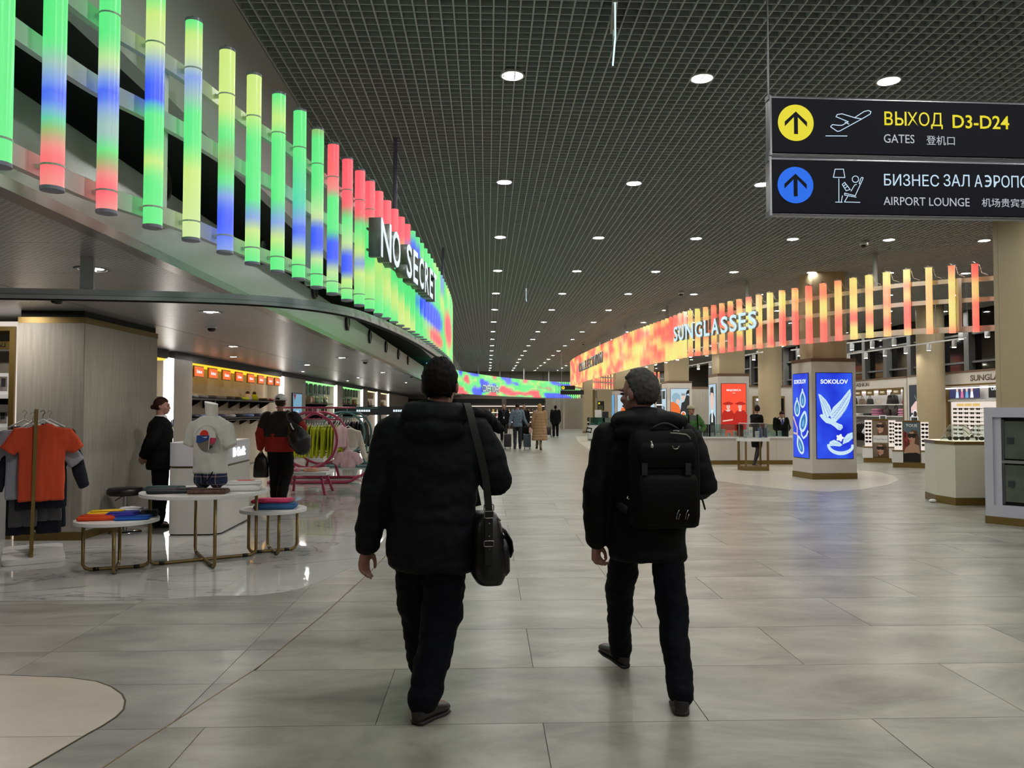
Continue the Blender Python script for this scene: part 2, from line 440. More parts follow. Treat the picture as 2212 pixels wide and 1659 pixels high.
isl = [(1243, 944), (1250, 955), (1268, 968), (1290, 981), (1400, 1012), (1519, 1035), (1600, 1046), (1711, 1059), (1794, 1062.5), (1863, 1057.5), (1918, 1048), (1942, 1037), (1932, 1028), (1904, 1021), (1854, 1016)]
ip = [tuple(onz(a, b, 0))[:2] for a, b in isl]
ip += [(9.2, 24), (9.4, 34), (8.5, 44), (6.5, 46)]
slab(ip, 'light_inlay', tile_mat('light_inlay_stone', (198, 192, 178), 0.05, 0.26, scale=0.25))

# ------------------------------------------------------------------ hall ceiling: open cell grid
slatM = M('grey_ceiling_slat', (186, 190, 190), 0.5)
plenum = M('black_plenum', (12, 12, 13), 0.9)
CEZ = 4.5
ceiling = struct(MB().bb((-1.9, -9, CEZ + 0.75), (30, 66, CEZ + 0.85)).build('ceiling', plenum))
pm = MB()
for i in range(6):
    pm.bb((-0.3 + 0.1 * i + 0.001, -0.3, 0), (-0.3 + 0.1 * i + 0.013, 0.3, 0.06))
    t_ = 0.006 if i == 0 else 0.009
    pm.bb((-0.3, -0.3 + 0.1 * i, 0.004), (0.3, -0.3 + 0.1 * i + t_, 0.06))
cells = []
X0 = -1.86; Y0 = 4.9
for j in range(60):
    for i in range(60):
        cx = X0 + 0.6 * i + 0.3; cy = Y0 + 0.6 * j + 0.3
        px = (cx * math.cos(YAW) - cy * math.sin(YAW)) / (cx * math.sin(YAW) + cy * math.cos(YAW)) * FPX
        if px < 1106 + 60: cells.append((cx, cy))
cells.sort(key=lambda c: c[1]); rows = sorted({c[1] for c in cells}); keep = []
for r_ in rows:
    rr = [c for c in cells if c[1] == r_]
    if len(keep) + len(rr) > 300: break
    keep += rr
YG = max(c[1] for c in keep) + 0.3
first = None
for c in keep:
    if first is None: first = pm.build('ceiling_panel', slatM, ceiling); o = first
    else: o = bpy.data.objects.new('ceiling_panel', first.data); COL.objects.link(o); o.parent = ceiling
    o.location = (c[0], c[1], CEZ)
def slat_boxes(vs, fs, boxes):
    for a, b in boxes:
        o = len(vs)
        vs += [(a[0], a[1], a[2]), (b[0], a[1], a[2]), (a[0], b[1], a[2]), (b[0], b[1], a[2]), (a[0], a[1], b[2]), (b[0], a[1], b[2]), (a[0], b[1], b[2]), (b[0], b[1], b[2])]
        fs += [(o, o + 2, o + 3, o + 1), (o, o + 1, o + 5, o + 4), (o + 2, o + 6, o + 7, o + 3), (o, o + 4, o + 6, o + 2), (o + 1, o + 3, o + 7, o + 5)]
def grid(name, spans):
    # open cell grid over (x0, x1, y0, y1) spans, slats cut into short lengths
    vs = []; fs = []
    for x0, x1, y0, y1 in spans:
        nx = max(1, round((x1 - x0) / 1.2)); ny = max(1, round((y1 - y0) / 1.2))
        xs = [x0 + (x1 - x0) * i / nx for i in range(nx + 1)]; ys = [y0 + (y1 - y0) * i / ny for i in range(ny + 1)]
        B = []; i = round((x0 - X0) / 0.1)
        while X0 + 0.1 * i < x1 - 1e-6:
            x = X0 + 0.1 * i; i += 1
            B += [((x + 0.001, ya, CEZ), (x + 0.013, yb, CEZ + 0.06)) for ya, yb in zip(ys, ys[1:])]
        j = math.ceil((y0 - Y0) / 0.1 - 1e-6)
        while Y0 + 0.1 * j < y1 - 1e-6:
            y = Y0 + 0.1 * j
            B += [((xa, y, CEZ + 0.004), (xb, y + (0.006 if j % 6 == 0 else 0.009), CEZ + 0.06)) for xa, xb in zip(xs, xs[1:])]; j += 1
        slat_boxes(vs, fs, B)
    me = bpy.data.meshes.new(name); me.from_pydata(vs, [], fs); me.update(); me.materials.append(slatM)
    o = bpy.data.objects.new(name, me); COL.objects.link(o); o.parent = ceiling; return tag(o, kind='stuff')
XE = X0 + 16.5
grid('far_ceiling_grid', [(X0, XE, YG, 61.0)])
grid('near_ceiling_grid', [(X0, XE, -8, Y0)])
byrow = {}
for c in keep: byrow[c[1]] = max(byrow.get(c[1], -9), c[0] + 0.3)
grid('side_ceiling_grid', [(xm, XE, yy - 0.3, yy + 0.3) for yy, xm in byrow.items() if xm < XE - 0.1])

# ------------------------------------------------------------------ hall downlights
lampE = EM('downlight_glow', (252, 252, 246), LAMP_W, True)
ringM = M('white_lamp_ring', (215, 215, 212), 0.35)
def make_downlight(rad=0.09):
    t = thing('downlight', 'round', 'lamp')
    MB().hoop([(rad, 0.0), (rad + 0.004, -0.008), (rad + 0.02, -0.006), (rad + 0.02, 0.004), (rad + 0.006, 0.055), (rad, 0.05)], 28).build('trim_ring', ringM, t, smooth=True)
    MB().lathe([(rad + 0.004, 0.05), (rad + 0.004, 0.056)], 20).build('housing', ringM, t)
    MB().add([(rad * 0.99 * math.cos(a * math.pi / 5), rad * 0.99 * math.sin(a * math.pi / 5), 0.004) for a in range(10)], [tuple(range(10))[::-1]]).build('diffuser', lampE, t)
    return t
dl = make_downlight(); used_dl = False
COLX = [0.225 + 1.717 * k for k in range(0, 9)]
ROWY = [6.885 + 3.27 * n for n in range(-4, 17)]
vis = 0
names = ['first', 'second', 'third', 'fourth', 'fifth', 'sixth', 'seventh', 'eighth', 'ninth', 'tenth', 'eleventh', 'twelfth', 'thirteenth', 'fourteenth', 'fifteenth', 'sixteenth', 'seventeenth', 'eighteenth']
for n, yy in enumerate(ROWY):
    for k, xx in enumerate(COLX):
        ppx = 1052 + xx / max(yy, 0.1) * 1680
        if yy < 5 and k > 5: continue
        if yy > 6 and ppx > 2250 and k > 4: continue
        if not used_dl: o = dl; used_dl = True
        else: o = copy_of(dl)
        if n >= 4 and ppx < 2212:
            lab = 'round white recessed ceiling downlight, %s row from the camera, %s from the left' % (names[n - 4] if n - 4 < 18 else 'last', names[k])
        else: lab = 'round white recessed ceiling downlight of the hall, outside the picture'
        place(o, (xx, yy, CEZ + 0.0), 0, lab, 'hall ceiling downlights')

# ------------------------------------------------------------------ bulkhead and shop ceiling on the left
bulk = M('grey_bulkhead_paint', (205, 206, 208), 0.55)
fasc = M('glossy_pale_fascia', (180, 188, 185), 0.26, 0.4)
darkv = M('dark_void', (30, 34, 33), 0.8); voidM = M('void_paint', (84, 92, 88), 0.8)
struct(MB().bb((-1.97, -9, 3.33), (-1.87, 66, CEZ + 0.8)).build('wall_bulkhead', bulk))
struct(MB().bb((-12, -9, 3.75), (-1.97, 66, 3.85)).build('ceiling_void', voidM))
struct(MB().bb((-2.50, -9, 2.66), (-2.45, 40, 3.17)).build('wall_fascia', fasc))
struct(MB().bb((-2.52, -9, 2.60), (-2.40, 40, 2.665)).build('trim_3', M('brushed_steel_trim', (150, 148, 146), 0.25, 0.9)))
perf = bpy.data.materials.new('perforated_ceiling_metal'); perf.use_nodes = True
nt = perf.node_tree; b = nt.nodes['Principled BSDF']; b.inputs['Metallic'].default_value = 0.55; b.inputs['Roughness'].default_value = 0.3
tc = nt.nodes.new('ShaderNodeTexCoord'); br = nt.nodes.new('ShaderNodeTexBrick'); mp = nt.nodes.new('ShaderNodeMapping')
nt.links.new(tc.outputs['Object'], mp.inputs[0]); mp.inputs['Rotation'].default_value = (0, 0, 0.0)
nt.links.new(mp.outputs[0], br.inputs['Vector'])
br.inputs['Scale'].default_value = 1.0; br.inputs['Brick Width'].default_value = 0.06; br.inputs['Row Height'].default_value = 0.028
br.inputs['Mortar Size'].default_value = 0.011; br.inputs['Mortar Smooth'].default_value = 0.3
br.inputs['Color1'].default_value = lin((24, 24, 25)); br.inputs['Color2'].default_value = lin((30, 30, 31)); br.inputs['Mortar'].default_value = lin((205, 206, 208))
nt.links.new(br.outputs['Color'], b.inputs['Base Color'])
shopc = struct(MB().bb((-12, -9, 2.70), (-2.5, 62, 2.74)).build('ceiling_shop', darkv))
pan = None
y = 3.6; nrow = 0
while y < 40:
    for (xa, xb) in ((-4.45, -2.52), (-6.7, -4.46)):
        if xb < -0.67 * (y + 0.6) - 0.2: continue
        if pan is None: pan = {}
        key = round(xb - xa, 2)
        if key not in pan:
            o = MB().bb((0, 0, 0), (xb - xa - 0.006, 0.594, 0.02)).build('ceiling_panel', perf, shopc); pan[key] = o.data
        else:
            o = bpy.data.objects.new('ceiling_panel', pan[key]); COL.objects.link(o); o.parent = shopc
        o.location = (xa, y, 2.645)
    y += 0.6
tag(MB().bb((-12, -9, 2.645), (-2.52, 3.59, 2.665)).build('near_ceiling_panels', perf, shopc), kind='stuff')
tag(MB().bb((-12, 40.0, 2.645), (-1.9, 62, 2.665)).build('far_ceiling_panels', perf, shopc), kind='stuff')
# shop downlights in the low ceiling
shopE = EM('shop_lamp_lens', (255, 248, 238), SHOP_W, True)
def make_shop_lamp():
    t = thing('recessed_lamp', 'lamp', 'lamp')
    MB().hoop([(0.10, 0.0), (0.112, -0.006), (0.14, -0.002), (0.14, 0.004), (0.10, 0.03)], 24).build('trim_ring', M('grey_lamp_ring', (135, 135, 135), 0.3, 0.5), t, smooth=True)
    MB().lathe([(0.11, 0.03), (0.11, 0.034)], 20).build('housing', M('grey_lamp_ring', (135, 135, 135), 0.3, 0.5), t)
    for a in range(3):
        x, y = 0.055 * math.cos(a * 2.1), 0.055 * math.sin(a * 2.1)
        MB().add([(x + 0.034 * math.cos(q * math.pi / 4), y + 0.034 * math.sin(q * math.pi / 4), -0.0005) for q in range(8)], [tuple(range(8))[::-1]]).build('led_lens', shopE, t)
    return t
sl = None
p0 = onz(200, 580, 2.65); p1 = onz(455, 673, 2.65)
slist = [(p0.x, p0.y), (p1.x, p1.y), (-3.2, 17.2), (-4.6, 14.2), (-4.6, 20.0), (-3.2, 24.0), (-4.6, 28.0), (-3.4, 33), (-5.5, 8.6), (-3.6, 3.0), (-5.5, 17.0), (-5.5, 23.5), (-5.5, 31.0)]
for i, (x, y) in enumerate(slist):
    if sl is None:
        o = sl = make_shop_lamp()
    else: o = copy_of(sl)
    lab = ['round dim lamp in the low perforated ceiling above the steel rail, near the left edge', 'round dim lamp in the low perforated ceiling beside the black dome camera'][i] if i < 2 else 'round recessed lamp far back in the low perforated shop ceiling'
    place(o, (x, y, 2.643), 0, lab, 'lamps in the low shop ceiling')
# dome cameras
def make_dome(label, loc, s=1.0):
    t = thing('dome_camera', label, 'security camera', loc)
    MB().lathe([(0.001, 0.05), (0.06 * s, 0.05), (0.075 * s, 0.0), (0.068 * s, -0.02), (0.055 * s, -0.022)], 20).build('housing', white, t, smooth=True)
    MB().lathe([(0.052 * s, -0.02), (0.05 * s, -0.04), (0.036 * s, -0.062), (0.001, -0.07)], 20).build('dome', M('smoked_dome', (8, 8, 9), 0.08), t, smooth=True)
for lab, px, py, z in (('black dome camera under the steel rail at the far left', 123, 643, 2.645), ('black dome camera on the low ceiling above the woman in the suit', 457, 706, 2.645), ('small black dome camera on the low ceiling further back', 789, 780, 2.645),
                       ('small dome camera at the edge of the low ceiling by the dark-haired man\'s head', 889, 812, 2.645)):
    p = onz(px, py, z); make_dome(lab, (p.x, p.y, z), 1.1)
for lab, px, py in (('white dome camera on the hall ceiling right of the blue lounge sign', 1866, 522), ('small dome camera on the hall ceiling above the orange tubes', 1471, 630), ('tiny dome camera on the far hall ceiling left of the orange ring', 1260, 740)):
    p = onz(px, py, CEZ - 0.01); make_dome(lab, (p.x, p.y, CEZ - 0.05), 1.0)

# ------------------------------------------------------------------ far end and right shell
farw = M('far_taupe_panel', (112, 106, 98), 0.6)
struct(MB().bb((-12, 61.0, 2.35), (30, 61.2, 5.3)).build('wall_far_upper', farw))
struct(MB().bb((4.55, 60.2, 0), (12, 60.4, 2.4)).build('wall_far', M('far_oak_panel', (146, 138, 124), 0.5, noise=(3, 0.1), stretch=(5, 5, 0.3))))
struct(MB().bb((-12, 61.5, 0), (4.6, 61.7, 2.6)).build('wall_far_shop', M('far_dark_shop', (40, 36, 34), 0.6)))
struct(MB().bb((12, 60.2, 0), (30, 60.4, 5.3)).build('wall_far_right', farw))
struct(MB().bb((-12, -9.2, 0), (30, -9.0, 5.3)).build('wall_back', M('back_wall', (120, 118, 112), 0.6)))
struct(MB().bb((-12.2, -9, 0), (-12, 66, 5.3)).build('wall_left_outer', farw))
for k in range(9):
    struct(MB().bb((-6 + 2.6 * k, 60.98, 2.7), (-5.97 + 2.6 * k, 61.0, 4.6)).build('trim_4', darkv))
# ------------------------------------------------------------------ light tube screens
G_ = (84, 230, 124); Y_ = (200, 228, 120); P_ = (150, 186, 178); B_ = (42, 78, 246); R_ = (250, 84, 98); LB = (120, 150, 225); PK = (235, 130, 125); OL = (140, 180, 100); TE = (70, 205, 170)
PL = (200, 222, 150)
tubeE = vcol_emit('led_tube_glow', 1.0); tubeE.cycles.emission_sampling = 'NONE'
barM = M('white_tube_rail', (205, 212, 208), 0.3)
capM = M('tube_end_cap', (150, 155, 175), 0.35)
cableM = M('white_cable', (165, 190, 168), 0.5)
def path_len(P):
    s = [0.0]
    for a, b in zip(P, P[1:]): s.append(s[-1] + math.hypot(b[0] - a[0], b[1] - a[1]))
    return s
def smooth_path(P, n=12):
    out = []
    for i in range(len(P) - 1):
        p0 = P[max(i - 1, 0)]; p1 = P[i]; p2 = P[i + 1]; p3 = P[min(i + 2, len(P) - 1)]
        for k in range(n):
            t = k / n
            out.append(tuple(0.5 * (2 * b + (c - a) * t + (2 * a - 5 * b + 4 * c - d) * t * t + (3 * b - a - 3 * c + d) * t ** 3) for a, b, c, d in zip(p0, p1, p2, p3)))
    out.append(tuple(P[-1])); return out
def at_s(P, S, s):
    for i in range(len(S) - 1):
        if s <= S[i + 1] or i == len(S) - 2:
            k = (s - S[i]) / max(1e-9, S[i + 1] - S[i]); a, b = P[i], P[i + 1]
            d = Vector((b[0] - a[0], b[1] - a[1], 0)).normalized()
            return Vector((a[0] + (b[0] - a[0]) * k, a[1] + (b[1] - a[1]) * k, 0)), d
def glow(stops, v):
    c = lerp_tab(stops, v); return lin(c)
def tube_obj(parent, p, zb, L, r, stops, nrm, square=False, detail=True, nz=30):
    mb = MB(); n = 16 if not square else 12; rs = []; cols = []
    ang = math.atan2(nrm.y, nrm.x)
    base = circ(0, 0, r, n) if not square else rrect(2 * r, 2 * r, r * 0.35, 2)
    n = len(base); ca, sa = math.cos(ang), math.sin(ang)
    base = [(x * ca - y * sa, x * sa + y * ca) for x, y in base]
    for i in range(nz + 1):
        v = 1 - i / nz
        c = glow(stops, v)
        rs.append([(x, y, L * i / nz) for x, y in base]); cols += [c] * n
    mb.rings(rs); mb.c = cols
    o = mb.build('light_tube', tubeE, parent, auto=50); o.location = (p.x, p.y, zb)
    if detail:
        for z0, z1 in ((-0.018, 0.004), (L - 0.004, L + 0.018)):
            MB().lathe([(0.7 * r, z0), (r * 1.04, z0 + 0.004), (r * 1.04, z1 - 0.004), (0.7 * r, z1)], 16).build('end_cap', capM, o, auto=40)
        q = -nrm
        side = Vector((nrm.y, -nrm.x, 0))
        MB().tube([Vector((0, 0, L + 0.015)), side * -0.02 + q * 0.02 + Vector((0, 0, L + 0.05)), side * -0.06 + q * 0.04 + Vector((0, 0, L - 0.02)), side * -0.05 + q * 0.06 + Vector((0, 0, L - 0.15)), side * -0.09 + q * 0.07 + Vector((0, 0, L - 0.24))], 0.006, 6).build('cable', cableM, o, smooth=True)
        for v in (0.22, 0.925):
            MB().hoop([(r * 1.01, -0.004), (r * 1.05, -0.004), (r * 1.05, 0.004), (r * 1.01, 0.004)], 16, c=(0, 0, L * (1 - v))).build('clip', M('frosted_clip', (200, 215, 205), 0.4), o)
            MB().box(q * (r * 1.5) + Vector((0, 0, L * (1 - v))), (0.02, r * 0.9, 0.018), ang + math.pi / 2).build('clip_bracket', barM, o)
    return o
def ribbon(name, P, z0, z1, th, off, mat, parent):
    Q = smooth_path(P, 6); rs = []
    for i, p in enumerate(Q):
        a = Q[max(i - 1, 0)]; b = Q[min(i + 1, len(Q) - 1)]; d = Vector((b[0] - a[0], b[1] - a[1], 0)).normalized(); q = Vector((d.y, -d.x, 0))
        c = Vector((p[0], p[1], 0)) - q * off
        rs.append([tuple(c + q * s * th / 2 + Vector((0, 0, z))) for s, z in ((-1, z0), (1, z0), (1, z1), (-1, z1))])
    return MB().rings(rs).build(name, mat, parent)

# left screen (green and blue)
LT = [(-1.80, 2.55), (-1.785, 2.87), (-1.762, 3.182), (-1.721, 3.548), (-1.634, 3.828), (-1.555, 4.113), (-1.49, 4.446), (-1.436, 4.779), (-1.36, 5.062), (-1.291, 5.344), (-1.245, 5.70), (-1.194, 6.018), (-1.147, 6.37), (-1.095, 6.677), (-1.054, 6.983)]
LF = [(-1.054, 6.983), (-0.9, 8.5), (-0.80, 10), (-0.72, 12), (-0.69, 14), (-0.75, 16), (-0.9, 18), (-1.15, 20)]
LFs = smooth_path(LF, 10); LS = path_len(LFs)
screenL = thing('light_tube_screen', 'curved hanging screen of green, blue and red glowing tubes above the clothes shop', 'light installation', (0, 0, 0))
ZB = 2.4; TL = 1.15; TR = 0.044
def Yf(top, bot, lst): return [((y - top) / (bot - top), c) for y, c in lst]
near = [
 [(0, G_), (0.4, Y_), (0.6, G_), (1, G_)],
 [(0, G_), (1, G_)],
 Yf(-250, 405, [(-250, G_), (0, G_), (70, G_), (120, P_), (160, LB), (195, B_), (225, LB), (245, TE), (275, OL), (310, PK), (350, R_), (400, PK)]),
 Yf(-165, 455, [(-165, G_), (30, G_), (95, PL), (140, LB), (170, B_), (205, LB), (240, P_), (280, P_), (305, G_), (335, OL), (370, PK), (410, R_), (455, PK)]),
 Yf(-55, 487, [(-55, G_), (0, Y_), (80, PL), (120, LB), (165, B_), (200, B_), (218, TE), (235, G_), (300, G_), (340, Y_), (385, G_), (487, G_)]),
 Yf(45, 515, [(45, G_), (80, Y_), (130, PL), (170, LB), (210, P_), (250, G_), (310, G_), (370, Y_), (515, PL)]),
 Yf(105, 543, [(105, Y_), (240, Y_), (290, G_), (340, OL), (390, G_), (425, LB), (460, B_), (495, B_), (543, LB)]),
 Yf(157, 567, [(157, Y_), (240, Y_), (300, G_), (430, G_), (468, LB), (500, Y_), (567, G_)]),
 Yf(198, 585, [(198, G_), (255, Y_), (295, G_), (430, G_), (480, LB), (515, Y_), (560, G_), (585, G_)]),
 Yf(238, 601, [(238, G_), (300, G_), (330, G_), (440, TE), (478, LB), (500, B_), (520, LB), (545, Y_), (575, G_), (601, G_)]),
 Yf(278, 620, [(278, OL), (300, G_), (400, G_), (470, PL), (497, B_), (535, B_), (560, PL), (590, G_), (620, G_)]),
 Yf(312, 633, [(312, R_), (370, R_), (410, PK), (430, G_), (500, G_), (525, B_), (560, B_), (585, PL), (633, G_)]),
 Yf(340, 647, [(340, R_), (440, R_), (470, G_), (530, PL), (555, B_), (585, B_), (605, Y_), (647, G_)]),
 Yf(365, 658, [(365, R_), (460, R_), (485, G_), (545, Y_), (568, LB), (590, Y_), (658, G_)]),
 Yf(390, 668, [(390, R_), (465, R_), (490, G_), (560, G_), (600, Y_), (668, G_)]),
]
nl = len(LT)
for i, (x, y) in enumerate(LT):
    a = LT[max(i - 1, 0)]; b = LT[min(i + 1, nl - 1)]; d = Vector((b[0] - a[0], b[1] - a[1], 0)).normalized()
    tube_obj(screenL, Vector((x, y, 0)), ZB, TL, TR, near[i], Vector((d.y, -d.x, 0)))
def blobs(s, v):
    # colour field of the far part of the left screen
    k = s
    c = list(lin(G_))
    def mixc(col, a):
        t = lin(col)
        for q in range(3): c[q] += (t[q] - c[q]) * max(0, min(1, a))
    nz = mnoise.noise(Vector((s * 0.9, v * 3.0, 3.1))); mixc(Y_, nz * 2.2)
    mixc(R_, 1.0 - (v - (0.42 - 0.16 * s)) * 6 if s < 1.7 else 0)
    mixc(B_, 1.4 - ((s - 2.1) / 0.55) ** 2 * 1.2 - ((v - 0.25) / 0.2) ** 2 * 1.2)
    mixc(B_, 1.6 - ((s - 3.6) / 1.5) ** 4 * 1.5 - ((v - 0.66) / 0.13) ** 2)
    mixc(R_, 1.5 - ((s - 4.2) / 0.9) ** 2 - ((v - 0.9) / 0.1) ** 2)
    mixc(R_, 1.5 - ((s - 6.4) / 1.0) ** 2 - ((v - 0.6) / 0.25) ** 2)
    mixc(LB, 1.2 - ((s - 5.0) / 0.3) ** 2 - ((v - 0.1) / 0.2) ** 2)
    return tuple(c[:3]) + (1,)
s = 0.32; i = 0
def tube_fn(parent, p, zb, L, r, fn, nrm, square=False, nz=16, n=10):
    mb = MB(); base = circ(0, 0, r, n) if not square else rrect(2 * r, 2 * r, r * 0.3, 2); n = len(base)
    ang = math.atan2(nrm.y, nrm.x); ca, sa = math.cos(ang), math.sin(ang); base = [(x * ca - y * sa, x * sa + y * ca) for x, y in base]
    rs = []; cols = []
    for k in range(nz + 1):
        rs.append([(x, y, L * k / nz) for x, y in base]); cols += [fn(1 - k / nz)] * n
    mb.rings(rs); mb.c = cols; o = mb.build('light_tube', tubeE, parent, auto=50); o.location = (p.x, p.y, zb); return o
while s < LS[-1]:
    p, d = at_s(LFs, LS, s)
    o = tube_fn(screenL, p, ZB, TL, TR, lambda v, s=s: blobs(s, v), Vector((d.y, -d.x, 0)))
    MB().lathe([(0.7 * TR, -0.018), (TR * 1.04, -0.014), (TR * 1.04, 0.0), (0.7 * TR, 0.004)], 12).build('end_cap', capM, o, auto=40)
    s += 0.325
LA = LT + LF[1:]
for z0, z1 in ((ZB + TL * 0.745, ZB + TL * 0.815), (ZB + TL * 0.475, ZB + TL * 0.55), (ZB + TL * 0.045, ZB + TL * 0.12)):
    ribbon('rail', LA, z0, z1, 0.035, 0.085, barM, screenL)
for yy in (2.2, 4.05, 5.9, 7.8, 9.9, 12.5):
    pp = lerp_tab([(q[1], q[0]) for q in LA], yy)
    MB().bb((pp - 0.16, yy - 0.035, ZB + 0.04), (pp - 0.10, yy + 0.035, ZB + TL * 0.82)).build('upright', barM, screenL)
poleM = M('grey_lilac_pole', (118, 116, 140), 0.4)
for k, yy in enumerate((2.2, 8.55, 14.4)):
    pp = lerp_tab([(q[1], q[0]) for q in LA], yy)
    MB().lathe([(0.024, ZB + 0.3), (0.024, CEZ)], 12, c=(pp - 0.12, yy, 0)).build('hanging_pole', poleM, screenL, auto=40)
# letters NO SECRET on the left screen
signF = EM('sign_face_white', (225, 240, 245), 1.0); signS = M('sign_side_grey', (122, 132, 126), 0.4)
sg = thing('shop_sign', 'white glowing channel letters reading NO SECRET on the green tubes', 'sign', (0, 0, 0))
SP = smooth_path([(q[0] + 0.15, q[1]) for q in LT[11:] + LF[1:5]], 10); SS = path_len(SP)
adv = {'N': 0.37, 'O': 0.40, ' ': 0.20, 'S': 0.33, 'E': 0.32, 'C': 0.36, 'R': 0.35, 'T': 0.32}
s = 0.55
for ch in 'NO SECRET':
    if ch != ' ':
        p, d = at_s(SP, SS, s + adv[ch] / 2)
        T = frame((p.x, p.y, 2.80), d) @ Matrix.Translation((0, 0, -0.05))
        text(ch, T, signF, sg, 'letter', w=adv[ch] * 0.80, h=0.335, ext=0.11, bold=0.018, align='CENTER', smat=signS)
    s += adv[ch]
for z in (2.87, 3.05): MB().tube([(q[0] - 0.075, q[1], z) for q in SP[19:50:3]], 0.012, 6).build('support_bar', greymetal, sg)

# steel rail ring under the left screen
RP = [(-7.0, 5.72), (-5.2, 5.78), (-3.6, 5.86), (-2.7, 5.95), (-2.1, 6.06), (-1.7, 6.24), (-1.4, 6.55), (-1.2, 7.0), (-1.08, 7.7), (-0.98, 8.6), (-0.88, 10), (-0.80, 12), (-0.77, 14), (-0.84, 16), (-1.0, 18), (-1.3, 20.2)]
rl = thing('canopy_rail', 'curved grey steel rail sweeping under the tubes and across the clothes shop', 'rail', (0, 0, 0))
railM = M('satin_grey_rail', (205, 207, 214), 0.35, 0.0)
ribbon('rail_upper', RP, 2.355, 2.40, 0.05, 0, railM, rl)
ribbon('rail_lower', RP, 2.325, 2.352, 0.07, 0, railM, rl)
ribbon('rail_groove', RP, 2.315, 2.36, 0.03, 0, darkv, rl)
for x, y in ((-3.0, 5.91), (-5.0, 5.79), (-1.06, 7.8), (-0.9, 9.6)):
    MB().bb((x - 0.05, y - 0.012, 2.39), (x + 0.05, y + 0.012, 2.66 if x < -2 else 2.45)).build('hanger_plate', railM, rl)
# black round loudspeakers along the fascia
spk = None
for i, yy in enumerate((5.84, 8.4, 11.0, 13.6, 16.2, 18.8, 21.4, 24.0)):
    if spk is None:
        t = thing('round_speaker', 'x', 'speaker'); spk = t
        T = Matrix.Rotation(R(90), 4, 'Y')
        MB().lathe([(0.10, 0.0), (0.14, 0.0), (0.145, 0.02), (0.14, 0.04), (0.11, 0.045), (0.10, 0.03)], 28, T=T).build('ring', black, t, smooth=True)
        MB().lathe([(0.102, 0.01), (0.06, 0.02), (0.0015, 0.03)], 24, T=T).build('cone', M('speaker_cone', (40, 46, 44), 0.5), t, smooth=True)
    else: t = copy_of(spk)
    place(t, (-2.45, yy, 3.02 if i > 2 else 3.2), 0, 'round black loudspeaker on the pale fascia, %s from the camera' % names[i], 'round speakers behind the tubes')

# far screen (confectionery)
FP = smooth_path([(-2.6, 34), (-2.0, 38), (-1.3, 42), (-0.2, 46), (1.2, 50), (3.0, 54), (5.0, 57), (7.0, 58.5)], 8); FS = path_len(FP)
def noise_cols(s, v, ramp, sc, seed):
    t = 0.5 + 0.62 * mnoise.fractal(Vector((s * sc[0], v * sc[1], seed)), 0.5, 2.0, 2)
    return lin(lerp_tab(ramp, t))
far_ramp = [(0.0, B_), (0.24, B_), (0.31, LB), (0.36, G_), (0.56, G_), (0.64, Y_), (0.70, G_), (0.77, PK), (0.83, R_), (1, R_)]
scr2 = thing('light_tube_screen', 'distant curved screen of green, blue and red tubes across the end of the hall', 'light installation', (0, 0, 0))
s = 0.0
while s < FS[-1]:
    p, d = at_s(FP, FS, s)
    tube_fn(scr2, p, 2.36, 1.2, 0.055, lambda v, s=s: noise_cols(s, v, far_ramp, (0.33, 1.9), 5.3), Vector((d.y, -d.x, 0)), nz=12, n=8)
    s += 0.2
for z in (2.45, 2.95, 3.3): ribbon('rail', [(q[0], q[1]) for q in FP[::4]], z, z + 0.08, 0.03, 0.08, barM, scr2)
for k in (4, 14, 22, 30, 38, 46):
    MB().bb((FP[k][0] - 0.04, FP[k][1] + 0.1, 2.5), (FP[k][0] + 0.04, FP[k][1] + 0.16, CEZ)).build('hanging_pole', M('pale_pole', (170, 172, 175), 0.4), scr2)
sg2 = thing('shop_sign', 'tiny white letters reading CONFECTIONERY on the distant tube screen', 'sign', (0, 0, 0))
p = ony(1041, 846, 45.3); p2 = ony(1078, 849, 48.8)
text('CONFECTIONERY', frame(p, (p2 - p) * Vector((1, 1, 0))), signF, sg2, 'lettering', w=(p2 - p).length, h=0.42, ext=0.05, bold=0.01, smat=signS)

